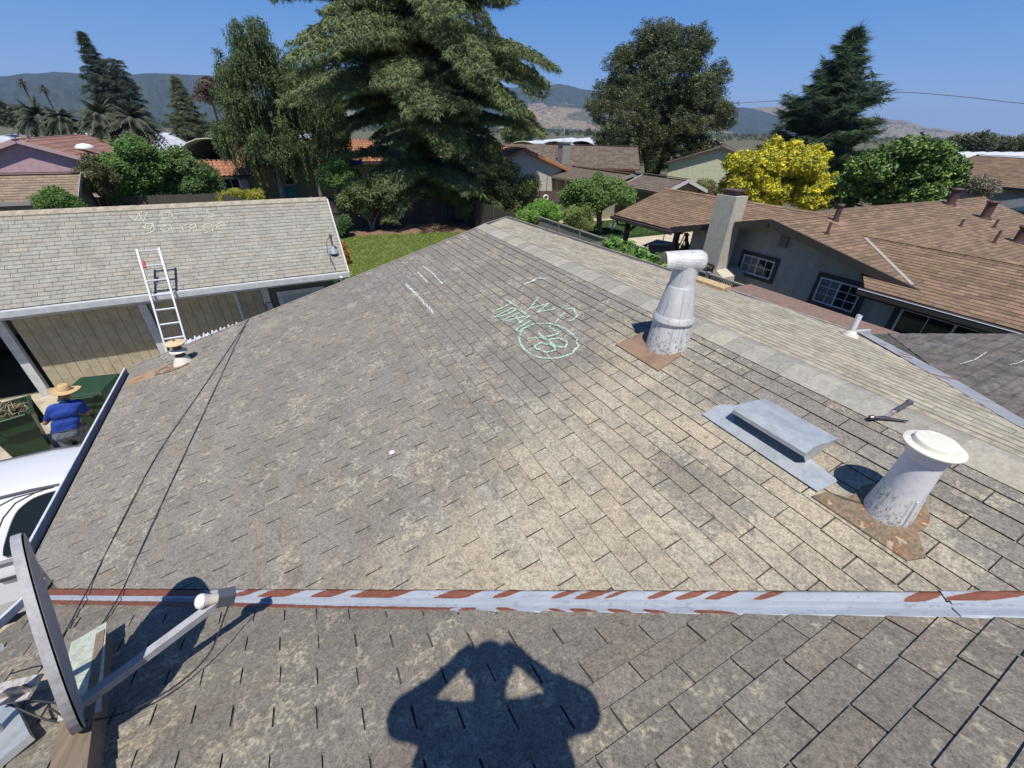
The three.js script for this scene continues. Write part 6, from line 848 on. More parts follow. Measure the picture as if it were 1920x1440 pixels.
{ // overhead wire beyond the pine
  const pts = [[47.32, 8.02, -36.88], [49.69, 8.24, -33.63], [54.23, 8.77, -25.68], [56.06, 8.35, -21.38], [57.43, 7.77, -17.38], [60, 6.9, -9]]; const c = new THREE.CatmullRomCurve3([V3(40, 7.2, -46), ...pts.map((p) => V3(...p))]).getPoints(60).map((p) => p.toArray());
  single('overhead_wire', new GB().tube(c, 0.03, 5), mat([0.09, 0.10, 0.12], 0.6), 'thin overhead wire crossing the sky behind the pine', 'wire');
}
// ---------------------------------------------------------------- trees and shrubs
function leafClump(n, r, len, wid, droop = 0) {                       // a handful of separate leaves round a point
  const g = new GB();
  for (let k = 0; k < n; k++) {
    const c = V3(rr(-1, 1), rr(-1, 1), rr(-1, 1)).normalize().multiplyScalar(r * Math.cbrt(rnd())), d = V3(rr(-1, 1), rr(-0.9, 0.6) - droop, rr(-1, 1)).normalize(), s = new THREE.Vector3().crossVectors(d, V3(rr(-1, 1), rr(0.2, 1), rr(-1, 1))).normalize(), L = len * rr(0.7, 1.3), W = wid * rr(0.7, 1.2), n2 = new THREE.Vector3().crossVectors(d, s).multiplyScalar(L * 0.14);
    const a = c.toArray(), m1 = c.clone().addScaledVector(d, L * 0.45).addScaledVector(s, W).add(n2).toArray(), b = c.clone().addScaledVector(d, L).toArray(), m2 = c.clone().addScaledVector(d, L * 0.45).addScaledVector(s, -W).add(n2).toArray();
    g.tri(a, m1, b).tri(a, b, m2);
  }
  return g.geo();
}
function needleSpray(n, len, wid, hang) {                              // narrow blades fanning out and hanging
  const g = new GB();
  for (let k = 0; k < n; k++) { const a = rnd() * 6.3, o = V3(rr(-0.12, 0.12), rr(-0.05, 0.05), rr(-0.12, 0.12)), d = V3(Math.cos(a) * (1 - hang), -hang + rr(-0.15, 0.25), Math.sin(a) * (1 - hang)).normalize(), s = new THREE.Vector3().crossVectors(d, V3(rr(-1, 1), rr(-1, 1), rr(-1, 1))).normalize(), L = len * rr(0.6, 1.25); g.tri(o.clone().addScaledVector(s, wid).toArray(), o.clone().addScaledVector(s, -wid).toArray(), o.clone().addScaledVector(d, L).toArray()); }
  return g.geo();
}
const leafMat = (o = {}) => new THREE.MeshPhysicalMaterial({ color: 0xffffff, roughness: 0.75, transmission: 0.3, thickness: 0, side: THREE.DoubleSide, ...o });
const LEAF = leafMat(), LEAFGLOSS = leafMat({ roughness: 0.5, transmission: 0.12 }), NEEDLE = leafMat({ roughness: 0.85, transmission: 0.25 });
const barkM = (c) => matMap(tex(64, 128, (u, v) => { const n = fbm(u * 14, v * 6, 4); return c.map((x) => x * (0.55 + 0.9 * n)); }, 1.5), 0.95);
const BARK = barkM([0.11, 0.085, 0.065]), PALEBARK = barkM([0.30, 0.275, 0.235]), DARKBARK = barkM([0.06, 0.048, 0.04]);
const clumpA = leafClump(18, 0.24, 0.15, 0.038), clumpB = leafClump(16, 0.2, 0.10, 0.028), clumpBig = leafClump(18, 0.36, 0.24, 0.06), clumpFar = leafClump(16, 0.55, 0.4, 0.11), clumpPointy = leafClump(16, 0.22, 0.2, 0.026, 0.4), clumpBroad = leafClump(14, 0.26, 0.22, 0.065, 0.25);
const strandG = (() => { const g = new GB(); g.tube([[0, 0, 0], [0.03, -0.5, 0.01], [0, -1, 0]], 0.004, 3); for (let k = 0; k < 20; k++) { const y = -k / 20, a = rnd() * 6.3, L = rr(0.07, 0.13), x = Math.cos(a), z = Math.sin(a); g.tri([x * 0.01, y, z * 0.01], [x * L * 0.6 - z * 0.03, y - L * 0.5, z * L * 0.6 + x * 0.03], [x * L * 0.7, y - L, z * L * 0.7]); g.tri([x * 0.01, y, z * 0.01], [x * L * 0.7, y - L, z * L * 0.7], [x * L * 0.6 + z * 0.03, y - L * 0.5, z * L * 0.6 - x * 0.03]); } return g.geo(); })();
const sprayCedar = needleSpray(22, 0.30, 0.02, 0.5), sprayPine = needleSpray(30, 0.36, 0.016, 0.05), sprayTight = needleSpray(22, 0.4, 0.02, 0.3);
const _M = new THREE.Matrix4(), _q = new THREE.Quaternion(), _e = new THREE.Euler(), _c = new THREE.Color();
function scatter(parent, name, g, m, pts, colour) {                    // pts: [x, y, z, scale, scaleY?, yaw?]
  const o = new THREE.InstancedMesh(g, m, pts.length);
  pts.forEach((p, i) => { _e.set(p[6] ? 0 : rr(-0.6, 0.6), p[5] ?? rnd() * 6.3, p[6] ? 0 : rr(-0.6, 0.6)); o.setMatrixAt(i, _M.compose(V3(p[0], p[1], p[2]), _q.setFromEuler(_e), V3(p[3], p[4] ?? p[3], p[3]))); const c = colour(p); o.setColorAt(i, _c.setRGB(c[0], c[1], c[2])); });
  o.name = name; o.userData.kind = 'stuff'; shadowed(o); parent.add(o); return o;
}
const leafTone = (c0, d0 = c0, vary = 0.4) => { const c = [c0[0] * 1.9, c0[1] * 1.9, c0[2] * 1.5], c2 = [d0[0] * 1.6, d0[1] * 1.6, d0[2] * 1.3]; return () => { const t = Math.pow(rnd(), 2), k = rr(1 - vary, 1 + vary); return c.map((x, i) => lerp(x, c2[i], t) * k); }; };
function broadleaf(name, label, lobes, o) {
  const cx = lobes.reduce((s, l) => s + l[0], 0) / lobes.length, cz = lobes.reduce((s, l) => s + l[2], 0) / lobes.length, bx = o.base ? o.base[0] : cx, bz = o.base ? o.base[1] : cz;
  const t = thing(name, label, o.cat ?? 'tree', [bx, 0, bz], 0, o.group);
  const vd = nrm([cx, 0, cz]), all = [], S = lobes.map(([x, y, z, r]) => [x - bx, y, z - bz, r]);
  for (const [x, y, z, r] of S) { all.push([x, y, z, r]); if (!o.thin) for (const k of [-1, 1]) all.push([x + vd[0] * k * r * rr(0.7, 1.2) + vd[2] * rr(-0.3, 0.3) * r, y - rr(0, 0.3) * r, z + vd[2] * k * r * rr(0.7, 1.2), r * rr(0.7, 0.95)]); }
  // each lobe breaks into small sprigs on its surface
  const sub = []; for (const [x, y, z, r] of all) { const n = o.sub ?? 9; for (let k = 0; k < n; k++) { const d = V3(rr(-1, 1), rr(-0.75, 1.1), rr(-1, 1)).normalize(); sub.push([x + d.x * r * 0.72, y + d.y * r * 0.66, z + d.z * r * 0.72, r * rr(0.26, 0.42)]); } }
  const tot = sub.reduce((s, l) => s + l[3] * l[3], 0), pts = [];
  for (const [x, y, z, r] of sub) { const n = Math.max(3, Math.round(o.n * r * r / tot)); for (let k = 0; k < n; k++) { const d = V3(rr(-1, 1), rr(-1, 1), rr(-1, 1)).normalize().multiplyScalar(r * (0.35 + 0.75 * Math.sqrt(rnd()))); const yy = y + d.y * 0.85; if (yy < 0.08) continue; pts.push([x + d.x, yy, z + d.z, rr(0.75, 1.25) * (o.scale ?? 1)]); } }
  const tr = new GB(), H = Math.max(...S.map((l) => l[1])), ty = o.fork ?? Math.max(0.3, Math.min(...S.map((l) => l[1] - l[3])) + 0.3), R = o.trunk ?? 0.12, stems = o.stems ?? 1;
  for (let s = 0; s < stems; s++) {
    const a = s / stems * 6.28 + 0.6, sx = stems > 1 ? Math.cos(a) * R * 2.5 : 0, sz = stems > 1 ? Math.sin(a) * R * 2.5 : 0, fx = lerp(sx * 2.2, (cx - bx), stems > 1 ? 0.3 : 0.5), fz = lerp(sz * 2.2, (cz - bz), stems > 1 ? 0.3 : 0.5);
    tr.tube([[sx * 0.3, -0.05, sz * 0.3], [sx * 0.7 + rr(-1, 1) * R * 0.3, ty * 0.5, sz * 0.7], [fx, ty, fz]], [R * 1.25, R, R * 0.8], 8);
    S.forEach(([x, y, z, r], i) => { if (stems > 1 && i % stems !== s) return; tr.tube([[fx, ty, fz], [lerp(fx, x, 0.45) + rr(-0.2, 0.2) * r, lerp(ty, y, 0.55), lerp(fz, z, 0.45)], [x, y, z], [x + rr(-0.4, 0.4) * r, y + r * 0.6, z + rr(-0.4, 0.4) * r]], [R * 0.6, R * 0.42, R * 0.25, R * 0.08], 6); });
  }
  part(t, o.cat === 'shrub' ? 'stems' : 'trunk', tr, o.bark ?? BARK);
  scatter(t, 'crown', o.leaf ?? clumpA, o.mat ?? LEAF, pts, leafTone(o.c, o.c2, o.vary));
  if (o.strands) { const st = []; for (let k = 0; k < o.strands; k++) { const [x, y, z, r] = all[Math.floor(rnd() * all.length)], a = rnd() * 6.3, q = Math.sqrt(rnd()) * r * 1.05, L = rr(0.6, o.hang ?? 2.2); if (y - L < 0.3) continue; st.push([x + Math.cos(a) * q, y + rr(-0.4, 0.5) * r, z + Math.sin(a) * q, rr(0.9, 1.5), L, rnd() * 6.3, 1]); } scatter(t, 'hanging_twigs', strandG, LEAF, st, leafTone(o.c, o.c2, o.vary)); }
  return t;
}
function conifer(name, label, o) {
  const t = thing(name, label, 'tree', [o.x, 0, o.z], 0, o.group), wood = new GB(), pts = [], H = o.h, prof = (y) => { const P = o.prof; for (let i = 0; i + 1 < P.length; i++) if (y <= P[i + 1][0]) return lerp(P[i][1], P[i + 1][1], (y - P[i][0]) / (P[i + 1][0] - P[i][0])); return P[P.length - 1][1]; };
  const lean = (y) => [(o.lean?.[0] ?? 0) * (y / H) ** 1.3, (o.lean?.[1] ?? 0) * (y / H) ** 1.3];
  wood.tube(Array.from({ length: 7 }, (_, i) => { const y = H * i / 6; return [lean(y)[0], y - 0.05, lean(y)[1]]; }), Array.from({ length: 7 }, (_, i) => o.r * (1 - i / 6.3)), 8);
  for (let y = o.from; y < H - 0.1; y += o.step * rr(0.7, 1.3)) {
    const nb = o.whorl + (rnd() < 0.5 ? 1 : 0), a0 = rnd() * 6.3; if (rnd() < (o.skip ?? 0)) continue;
    for (let b = 0; b < nb; b++) {
      const az = a0 + b / nb * 6.28 + rr(-0.35, 0.35), L = prof(y) * rr(o.ragged ?? 0.7, 1.08); if (L < 0.12) continue;
      const [lx, lz] = lean(y), up = o.up * L * rr(0.5, 1.6), dr = o.droop * L * rr(0.65, 1.4), P = (s) => [lx + Math.cos(az) * L * s, y + up * s - dr * s * s + 0.0, lz + Math.sin(az) * L * s];
      wood.tube([P(0), P(0.5), P(0.97)], [Math.min(o.r * 0.35, 0.02 + L * 0.012), 0.012 + L * 0.006, 0.006], 5);
      const steps = Math.max(3, Math.round(L / o.gapAlong)); for (let k = 1; k <= steps; k++) {
        const s = k / steps, c = P(s); if (s < o.bareTo) continue;
        const tw = o.twig * L * (1.05 - 0.7 * s) * (s < 0.35 ? 0.7 : 1), m = Math.max(1, Math.round(tw / o.gapAcross)); for (const sd of [-1, 1]) for (let q = 0; q < m; q++) { const f = (q + rnd()) / m, w = f * tw * sd, fw = Math.abs(w) * 0.45; pts.push([c[0] - Math.sin(az) * w + Math.cos(az) * fw, c[1] - o.twigDroop * f * tw + rr(-0.08, 0.1), c[2] + Math.cos(az) * w + Math.sin(az) * fw, rr(0.7, 1.25) * (o.scale ?? 1)]); }
      }
    }
  }
  part(t, 'trunk', wood, o.bark ?? DARKBARK); scatter(t, 'crown', o.spray, NEEDLE, pts, leafTone(o.c, o.c2, o.vary ?? 0.4)); return t;
}
conifer('cedar_tree', 'huge spreading cedar with drooping layered branches behind the lawn', { x: 9.0, z: -28.9, h: 19.4, r: 0.42, from: 1.2, step: 0.47, whorl: 4, prof: [[0, 4.8], [3, 5.6], [6, 6.6], [8.5, 7.9], [10, 7.8], [12, 6.8], [15, 4.6], [17.5, 2.8], [19.4, 0.3]], ragged: 0.45, up: 0.2, droop: 0.36, gapAlong: 0.22, bareTo: 0.14, twig: 0.30, gapAcross: 0.19, twigDroop: 0.38, spray: sprayCedar, scale: 1.0, c: [0.072, 0.100, 0.047], c2: [0.14, 0.16, 0.072], vary: 0.4 });
conifer('pine_tree', 'dense dark green pine with a pointed top behind the yellow tree', { x: 47.6, z: -27.5, h: 13.1, r: 0.3, from: 1.0, step: 0.32, whorl: 5, prof: [[0, 4.2], [3, 4.5], [5, 4.4], [6.6, 3.9], [8, 2.6], [10, 1.75], [11.5, 1.0], [13.1, 0.12]], ragged: 0.6, up: 0.5, droop: 0.1, gapAlong: 0.42, bareTo: 0.25, twig: 0.3, gapAcross: 0.36, twigDroop: 0.0, spray: sprayPine, scale: 1.75, c: [0.018, 0.042, 0.022], c2: [0.045, 0.08, 0.032] });
for (const [x, z, h, w, lx, label] of [[-15.0, -73.4, 13.4, 2.2, 0, 'tall narrow dark conifer standing over the palms, the taller of the pair'], [-13.2, -73.0, 11.3, 2.1, 0, 'shorter dark conifer joined beside the tall narrow one']]) conifer('dark_conifer', label, { x, z, h, r: 0.25, from: 2.5, step: 0.36, whorl: 4, prof: [[0, w], [5, w], [8, w * 0.8], [11, w * 0.45], [h, 0.1]], ragged: 0.6, up: 0.2, droop: 0.3, gapAlong: 0.3, bareTo: 0.2, twig: 0.35, gapAcross: 0.35, twigDroop: 0.3, spray: sprayTight, scale: 1.3, lean: [lx, 0], c: [0.022, 0.035, 0.026], c2: [0.04, 0.055, 0.035], group: 'dark conifers by the palms' });
conifer('fir_tree', 'bushy olive green conifer standing alone on the dry field', { x: -7.4, z: -69.6, h: 9.5, r: 0.2, from: 0.8, step: 0.34, whorl: 5, prof: [[0, 2.2], [3, 2.35], [6, 1.7], [8, 0.9], [9.5, 0.1]], ragged: 0.7, up: 0.2, droop: 0.2, gapAlong: 0.3, bareTo: 0.2, twig: 0.4, gapAcross: 0.3, twigDroop: 0.2, spray: sprayTight, scale: 1.25, c: [0.05, 0.062, 0.035], c2: [0.085, 0.09, 0.045] });
broadleaf('weeping_birch', 'tall weeping birch with dark hanging foliage behind the garage', LOBES.birch, { base: [0.3, -37.2], n: 3900, sub: 10, trunk: 0.17, bark: PALEBARK, c: [0.042, 0.070, 0.022], c2: [0.095, 0.125, 0.045], strands: 1000, hang: 2.2, leaf: clumpB, scale: 1.25 });
broadleaf('weeping_birch', 'slender weeping birch with long pale hanging twigs in front of the yellow wall', LOBES.birch2, { base: [2.8, -35.5], n: 900, sub: 8, thin: true, trunk: 0.13, bark: barkM([0.2, 0.185, 0.165]), c: [0.06, 0.085, 0.035], c2: [0.11, 0.125, 0.06], strands: 800, hang: 2.4, leaf: clumpB });
broadleaf('dark_oak', 'big dark brownish green tree with several trunks behind the sheds', LOBES.dark, { base: [42, -43], n: 17000, sub: 16, trunk: 0.45, stems: 3, fork: 2.6, leaf: clumpBig, scale: 0.72, mat: LEAFGLOSS, c: [0.050, 0.064, 0.028], c2: [0.085, 0.092, 0.044], vary: 0.45 });
broadleaf('yellow_tree', 'bright yellow leaved round tree behind the brown roof', LOBES.yellow, { n: 5200, sub: 15, trunk: 0.16, leaf: clumpBroad, scale: 0.76, c: [0.37, 0.33, 0.018], c2: [0.15, 0.19, 0.02], vary: 0.32 });
broadleaf('round_green_tree', 'broad round green tree beside the yellow one', LOBES.round, { n: 5600, sub: 15, trunk: 0.16, leaf: clumpBroad, scale: 0.74, mat: LEAFGLOSS, c: [0.050, 0.095, 0.020], c2: [0.11, 0.16, 0.04], vary: 0.45 });
broadleaf('spreading_tree', 'bright green bushy tree standing beside the pink house', LOBES.spread1, { n: 2400, sub: 11, trunk: 0.1, stems: 2, c: [0.055, 0.115, 0.022], c2: [0.11, 0.18, 0.04] });
broadleaf('spreading_tree', 'loose mid green tree between the bushy tree and the birch', LOBES.spread2, { n: 2000, sub: 10, trunk: 0.1, stems: 3, c: [0.055, 0.10, 0.028], c2: [0.10, 0.155, 0.05] });
broadleaf('spreading_tree', 'small dark leaved tree against the pink gable wall', LOBES.spread3, { n: 1000, sub: 9, trunk: 0.07, leaf: clumpB, mat: LEAFGLOSS, c: [0.05, 0.058, 0.024], c2: [0.12, 0.115, 0.06] });
broadleaf('olive_green_tree', 'olive green tree at the end of the roof ridge beside the cedar', LOBES.olive, { n: 3000, sub: 11, trunk: 0.1, stems: 3, leaf: clumpPointy, scale: 0.85, c: [0.075, 0.095, 0.03], c2: [0.125, 0.14, 0.05] });
broadleaf('young_tree', 'young bright green tree with a thin trunk in the cedar shade', LOBES.bright, { n: 800, sub: 9, trunk: 0.05, leaf: clumpB, c: [0.09, 0.17, 0.03], c2: [0.15, 0.24, 0.05] });
broadleaf('citrus_tree', 'small multi stemmed fruit tree with pale branches on the mulch bed', LOBES.citrus, { n: 1300, sub: 9, trunk: 0.055, stems: 3, fork: 0.55, bark: PALEBARK, c: [0.07, 0.10, 0.03], c2: [0.13, 0.15, 0.06] });
broadleaf('small_green_tree', 'small fresh green tree in front of the yellow house wall', LOBES.green, { n: 900, sub: 9, trunk: 0.07, c: [0.06, 0.12, 0.025], c2: [0.11, 0.17, 0.04] });
broadleaf('clipped_tree', 'clipped umbrella shaped tree with a single brown trunk on the far lawn', LOBES.clipped, { base: [16.1, -19.9], n: 2200, sub: 11, trunk: 0.17, fork: 1.25, leaf: clumpA, c: [0.065, 0.12, 0.025], c2: [0.12, 0.185, 0.04] });
const shrub = (name, label, L, o) => broadleaf(name, label, L, { cat: 'shrub', stems: 3, trunk: 0.025, fork: 0.2, sub: 8, leaf: clumpB, ...o });
shrub('green_bush', 'rounded green bush behind the garage ridge beside the tan shed', LOBES.bush1, { n: 700, c: [0.06, 0.12, 0.025], c2: [0.11, 0.18, 0.04] });
shrub('golden_hedge', 'low yellow green hedge behind the garage ridge under the birch', LOBES.hedge, { n: 800, c: [0.18, 0.19, 0.02], c2: [0.30, 0.28, 0.03] });
shrub('lime_bush', 'vivid lime green bush at the tip of the roof ridge', LOBES.bushA, { n: 1000, c: [0.085, 0.19, 0.025], c2: [0.14, 0.26, 0.045] });
shrub('leafy_bush', 'loose leafy bush beside the clipped tree', LOBES.bushC, { n: 800, c: [0.085, 0.125, 0.03], c2: [0.17, 0.2, 0.06] });
shrub('low_bush', 'low green tuft showing over the ridge tip beside the fence', LOBES.bushB, { n: 400, c: [0.09, 0.17, 0.03], c2: [0.15, 0.23, 0.05] });
shrub('rosemary_bush', 'dark rosemary bush at the garage corner', LOBES.rosemary, { n: 700, leaf: clumpPointy, scale: 0.7, c: [0.035, 0.075, 0.022], c2: [0.06, 0.11, 0.035] });
shrub('garden_shrub', 'mixed garden shrub with pale blossom beside the yellow tree', LOBES.yshrub, { n: 700, c: [0.08, 0.09, 0.035], c2: [0.26, 0.23, 0.10] });
shrub('orange_flowers', 'orange flowering stems at the garage corner', LOBES.flowers, { n: 260, scale: 0.55, c: [0.32, 0.10, 0.02], c2: [0.12, 0.14, 0.03] });
shrub('bare_shrub', 'grey leafless shrub against the grey rendered wall', LOBES.bare, { n: 260, leaf: clumpPointy, c: [0.16, 0.145, 0.12], c2: [0.2, 0.18, 0.15] });
broadleaf('far_tree', 'hazy dark far tree behind the plastic tunnels at the plain edge', LOBES.farR1, { n: 500, trunk: 0.2, leaf: clumpFar, scale: 1.1, c: [0.05, 0.06, 0.03] });
broadleaf('far_tree', 'lower hazy far tree next to the dark far tree', LOBES.farR2, { n: 500, trunk: 0.2, leaf: clumpFar, scale: 1.1, c: [0.055, 0.065, 0.035] });
broadleaf('far_tree', 'far round tree beyond the round green tree', LOBES.farR3, { n: 300, trunk: 0.2, leaf: clumpFar, scale: 1.1, c: [0.05, 0.055, 0.03] });
broadleaf('far_tree', 'green far tree behind the white plastic between cedar and aerial', LOBES.ctr1, { n: 700, trunk: 0.25, leaf: clumpFar, scale: 1.2, c: [0.07, 0.10, 0.035] });
broadleaf('purple_leaf_tree', 'dull purple leaved treetop beside the birch crown', LOBES.purple, { n: 500, trunk: 0.15, leaf: clumpBig, c: [0.08, 0.055, 0.045], c2: [0.11, 0.085, 0.06] });
broadleaf('grey_green_tree', 'dark grey green tree mass left of the palms', LOBES.left1, { n: 700, trunk: 0.2, leaf: clumpFar, scale: 0.8, c: [0.04, 0.055, 0.035] });
{ // creeper over the lattice fence
  const t = thing('creeper', 'leafy green creeper hanging over the lattice fence near the patio', 'plant', [10.3, 0, -9.8]), pts = []; for (let k = 0; k < 620; k++) { const z = rr(-2.2, 1.6), w = 0.18 + 0.22 * fbm(z * 2, 3, 2); pts.push([rr(-0.35, 0.2), 1.25 + w + rr(-0.55, 0.3), z, rr(0.5, 0.9)]); } part(t, 'stems', new GB().tube([[0, 0, -1.5], [0, 1.2, -1.2], [-0.1, 1.7, 0]], 0.015, 5).tube([[0, 0, 0.8], [0, 1.2, 0.6], [-0.1, 1.7, -0.4]], 0.015, 5), BARK); scatter(t, 'foliage', clumpBroad, LEAF, pts, leafTone([0.06, 0.13, 0.022], [0.13, 0.22, 0.04]));
}
function palm(label, x, z, h, R, n, c) {
  const t = thing('palm_tree', label, 'palm', [x, 0, z], 0, 'palms beyond the pink house'), fr = new GB(); part(t, 'trunk', new GB().tube([[0, 0, 0], [0.1, h * 0.5, 0], [0, h, 0]], [0.24, 0.17, 0.15], 8), BARK);
  for (let k = 0; k < n; k++) { const az = k * 2.4 + rr(-0.2, 0.2), el = lerp(1.2, -0.75, k / n) + rr(-0.2, 0.2), L = R * rr(0.85, 1.15), P = (s) => { const hz = Math.cos(el) * L * s, y = h + Math.sin(el) * L * s - 0.75 * L * s * s * (0.35 + 0.6 * Math.cos(el)); return V3(Math.cos(az) * hz, y, Math.sin(az) * hz); }; const m = 16; for (let i = 1; i < m; i++) { const a = P(i / m), b = P((i + 1) / m), d = b.clone().sub(a).normalize(), s = V3(-Math.sin(az), 0, Math.cos(az)), w = 0.42 * R * 0.45 * Math.sin(Math.min(1, i / m * 1.15 + 0.08) * Math.PI) + 0.05; for (const q of [-1, 1]) { const tip = a.clone().addScaledVector(s, q * w).addScaledVector(d, w * 0.55).add(V3(0, -w * 0.55, 0)); const tn = rr(0.65, 1.3), col = c.map((v) => v * tn); fr.tri(a.toArray(), b.toArray(), tip.toArray(), null, col); } fr.quad(a.clone().addScaledVector(s, 0.02).toArray(), a.clone().addScaledVector(s, -0.02).toArray(), b.clone().addScaledVector(s, -0.015).toArray(), b.clone().addScaledVector(s, 0.015).toArray(), null, [0.12, 0.12, 0.05]); } }
  part(t, 'crown', fr, leafMat({ vertexColors: true }));
}
palm('wide feathery palm beside the dark tree mass', -16.6, -55.6, 5.3, 2.3, 64, [0.05, 0.066, 0.032]); palm('darker upright palm between its two feathery neighbours', -14.4, -53.2, 5.2, 1.9, 60, [0.034, 0.05, 0.026]); palm('tall palm with long grey green fronds under the dark conifers', -11.3, -50.8, 5.4, 2.5, 70, [0.06, 0.076, 0.036]); palm('palm with trailing fronds in front of the plastic tunnels', -9.0, -49.2, 5.2, 2.4, 66, [0.055, 0.066, 0.034]); palm('low yellowing palm behind the pink tile roof', -10.4, -45.8, 3.3, 1.6, 34, [0.13, 0.12, 0.04]);
for (const [x, z, l, hh] of [[-42.8, -143.8, 'tiny fan palm on the far plain, the taller of two', 11.6], [-40.0, -144.6, 'tiny fan palm on the far plain, the shorter of two', 10.7]]) palm(l, x, z, hh, 1.3, 24, [0.03, 0.036, 0.028]);
// ---------------------------------------------------------------- small things in the gardens
{
  const black = mat([0.02, 0.02, 0.022], 0.45), wood = mat([0.16, 0.09, 0.06], 0.8), steel = mat([0.45, 0.46, 0.48], 0.35, { metalness: 0.6 });
  const g = thing('barbecue_grill', 'black barbecue grill with a shiny lid standing under the patio roof', 'grill', [13.65, 0, -12.75], -0.5);
  part(g, 'firebox', new GB().hexa([[-0.5, 0.72, -0.25], [-0.5, 0.72, 0.25], [0.5, 0.72, 0.25], [0.5, 0.72, -0.25], [-0.55, 0.92, -0.3], [-0.55, 0.92, 0.3], [0.55, 0.92, 0.3], [0.55, 0.92, -0.3]]), black); part(g, 'lid', new THREE.CylinderGeometry(0.3, 0.3, 1.08, 20, 1, false, 0, Math.PI).rotateZ(Math.PI / 2).rotateX(Math.PI / 2).rotateX(Math.PI / 2 * 0).translate(0, 0.93, 0), steel); part(g, 'side_shelf', new GB().box(0.56, 0.95, 0.86, 0.9, -0.25, 0.25), black); part(g, 'side_shelf', new GB().box(-0.95, -0.56, 0.86, 0.9, -0.25, 0.25), black); for (const [x, z] of [[-0.45, -0.2], [-0.45, 0.2], [0.45, -0.2], [0.45, 0.2]]) part(g, 'leg', new GB().box(x - 0.025, x + 0.025, 0, 0.74, z - 0.025, z + 0.025), black);
  const tb = thing('patio_table', 'square dark topped patio table in the shade behind the grill', 'table', [15.3, 0, -14.2], 0.4); part(tb, 'tabletop', new GB().box(-0.8, 0.8, 0.72, 0.76, -0.6, 0.6), mat([0.07, 0.055, 0.05], 0.6)); for (const [x, z] of [[-0.7, -0.5], [-0.7, 0.5], [0.7, -0.5], [0.7, 0.5]]) part(tb, 'leg', new GB().box(x - 0.03, x + 0.03, 0, 0.72, z - 0.03, z + 0.03), black); part(tb, 'parasol_pole', new GB().tube([[0, 0.7, 0], [0.03, 1.9, 0]], 0.02, 8), black);
  const st = thing('step_ladder', 'open dark wooden step ladder beside the grill', 'ladder', [14.05, 0, -11.9], 0.9); for (const s of [-1, 1]) { part(st, 'rail', new GB().beam([s * 0.25, 0, 0.42], [s * 0.18, 1.75, 0], 0.03, 0.07, [0, 0, 1]), wood); part(st, 'back_leg', new GB().beam([s * 0.25, 0, -0.45], [s * 0.17, 1.72, -0.03], 0.025, 0.04, [0, 0, 1]), wood); } for (let k = 1; k < 6; k++) { const y = k * 0.29, z = 0.42 * (1 - y / 1.75); part(st, 'step', new GB().box(-0.24, 0.24, y - 0.012, y + 0.012, z - 0.05, z + 0.05), wood); } part(st, 'top_board', new GB().box(-0.22, 0.22, 1.74, 1.77, -0.08, 0.08), mat([0.25, 0.07, 0.06], 0.8));
  const pl = thing('planter_box', 'pale grey planter box behind the lattice fence next to the chimney', 'planter', [11.45, 0, -10.6]); part(pl, 'box', new GB().box(-0.45, 0.45, 0, 1.18, -0.4, 0.4).box(-0.5, 0.5, 1.18, 1.24, -0.45, 0.45), mat([0.33, 0.35, 0.39], 0.8)); part(pl, 'soil', new GB().box(-0.42, 0.42, 1.245, 1.25, -0.37, 0.37), mat([0.30, 0.28, 0.25], 0.95));
  const sp = thing('wind_spinner', 'grey metal garden spinner on a red stake by the lattice fence', 'ornament', [10.78, 0, -12.55]); part(sp, 'stake', new GB().tube([[0, 0, 0], [0, 1.86, 0]], 0.025, 8), mat([0.22, 0.07, 0.05], 0.7)); for (let k = 0; k < 9; k++) { const a = k / 9 * 6.28; part(sp, 'blade', new GB().tri([0, 2.02, 0], [Math.cos(a) * 0.08 - Math.sin(a) * 0.03, 2.1, Math.sin(a) * 0.08 + Math.cos(a) * 0.03], [Math.cos(a) * 0.13, 2.32 - 0.05 * (k % 3), Math.sin(a) * 0.13]).tri([0, 2.02, 0], [Math.cos(a) * 0.08 + Math.sin(a) * 0.03, 2.1, Math.sin(a) * 0.08 - Math.cos(a) * 0.03], [Math.cos(a) * 0.13, 2.32 - 0.05 * (k % 3), Math.sin(a) * 0.13]), mat([0.22, 0.24, 0.25], 0.5)); }
  const gr = thing('metal_grille', 'square black ornamental metal grille fixed low on the chimney', 'ornament', [11.43, 1.2, -8.95]); part(gr, 'frame', new GB().box(-0.02, 0, 0, 0.04, 0, 0.58).box(-0.02, 0, 0.5, 0.54, 0, 0.58).box(-0.02, 0, 0.04, 0.5, 0, 0.04).box(-0.02, 0, 0.04, 0.5, 0.54, 0.58), black); part(gr, 'scroll', new THREE.TorusGeometry(0.17, 0.022, 8, 24).rotateY(Math.PI / 2).translate(-0.015, 0.27, 0.29), black); part(gr, 'scroll', new THREE.TorusGeometry(0.08, 0.02, 8, 18).rotateY(Math.PI / 2).translate(-0.02, 0.27, 0.29), black); for (const [y, z] of [[0.1, 0.1], [0.1, 0.48], [0.44, 0.1], [0.44, 0.48]]) part(gr, 'scroll', new THREE.TorusGeometry(0.05, 0.016, 6, 14).rotateY(Math.PI / 2).translate(-0.02, y, z), black);
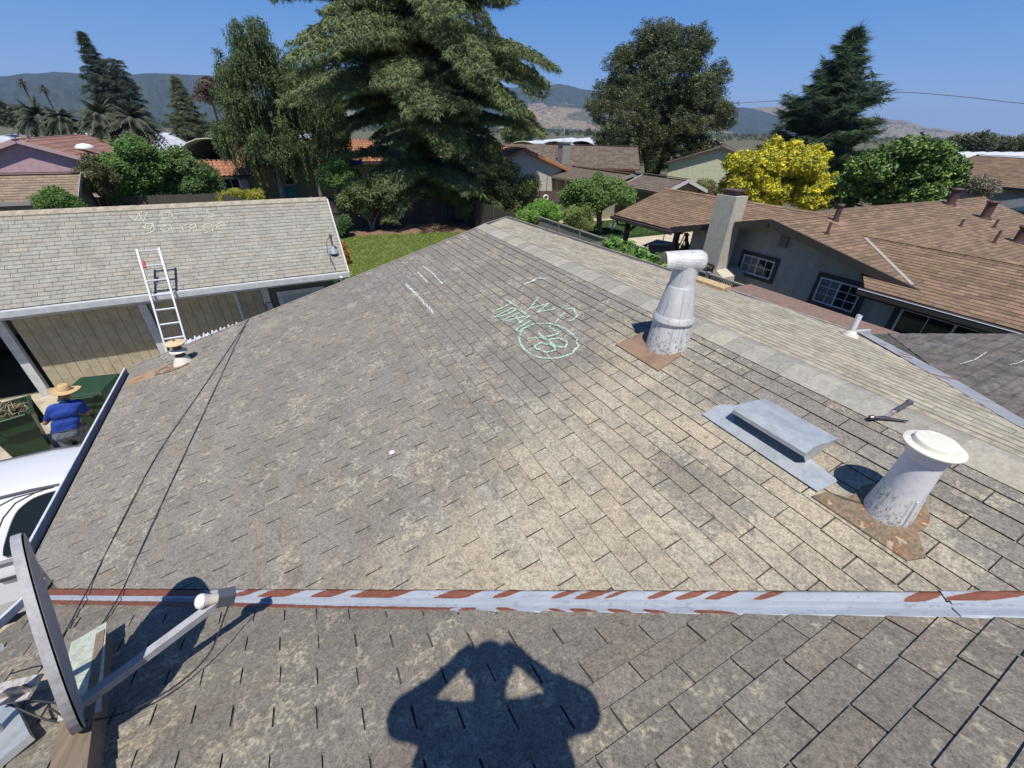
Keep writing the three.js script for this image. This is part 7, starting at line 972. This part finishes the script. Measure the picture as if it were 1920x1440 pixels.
  const pot = broadleaf('potted_plant', 'dark leafy potted plant in the shaded patio corner', [[13.0, 1.35, -10.75, 0.32], [13.1, 1.15, -10.85, 0.25]], { cat: 'plant', n: 320, sub: 8, stems: 2, trunk: 0.02, fork: 0.8, leaf: clumpB, c: [0.03, 0.05, 0.02], c2: [0.06, 0.07, 0.04] }); part(pot, 'pot', lathe([[0.16, 0], [0.24, 0.4], [0.25, 0.42], [0.22, 0.42], [0.0, 0.38]], 20), mat([0.14, 0.09, 0.07], 0.9));
  const cloth = (name, label, w, h, x, y, z, c, m2) => { const q = new GB(), n = 14; for (let i = 0; i < n; i++) for (let j = 0; j < 6; j++) { const P = (a, b) => { const u = a / n, v = b / 6; return [x + (u - 0.5) * w, y - v * h - 0.25 * h * Math.sin(u * Math.PI) * (1 - v), z + 0.08 * Math.sin(u * 11 + v * 2)]; }; q.quad(P(i, j), P(i + 1, j), P(i + 1, j + 1), P(i, j + 1)); } single(name, q, m2 ?? mat(c, 0.9), label, 'cloth'); };
  cloth('blue_cloth', 'small bright blue cloth hung at the orange tile eave beside the cedar', 0.95, 0.42, 5.6, 3.12, -35.5, [0.02, 0.07, 0.5]);
  cloth('white_cloth', 'small white printed cloth hanging behind the fruit tree', 0.55, 0.5, 5.0, 2.15, -28.6, [0.7, 0.7, 0.72], matMap(tex(64, 64, (u, v) => { const n = fbm(u * 6, v * 6, 2); return n > 0.6 ? [0.35, 0.1, 0.1] : n < 0.36 ? [0.1, 0.12, 0.2] : [0.7, 0.7, 0.72]; }), 0.9));
  const tl = thing('covered_cart', 'teal tarpaulin covered cart standing at the yellow house wall', 'cart', [0.75, 0, -38.4]); { const s = new THREE.SphereGeometry(1, 28, 14, 0, Math.PI * 2, 0, Math.PI / 2), p = s.attributes.position; for (let i = 0; i < p.count; i++) { const k = 0.85 + 0.3 * fbm(p.getX(i) * 3 + 5, p.getZ(i) * 3, 3); p.setXYZ(i, Math.sign(p.getX(i)) * Math.abs(p.getX(i)) ** 0.6 * 0.62 * k, 0.12 + p.getY(i) ** 0.7 * 1.0 * k, Math.sign(p.getZ(i)) * Math.abs(p.getZ(i)) ** 0.6 * 0.5 * k); } s.computeVertexNormals(); part(tl, 'tarpaulin', s, mat([0.01, 0.26, 0.22], 0.5)); for (const x of [-0.4, 0.4]) part(tl, 'wheel', new THREE.CylinderGeometry(0.12, 0.12, 0.05, 16).rotateX(Math.PI / 2).translate(x, 0.12, 0.42), black); }
}
renderer.render(scene, camera);
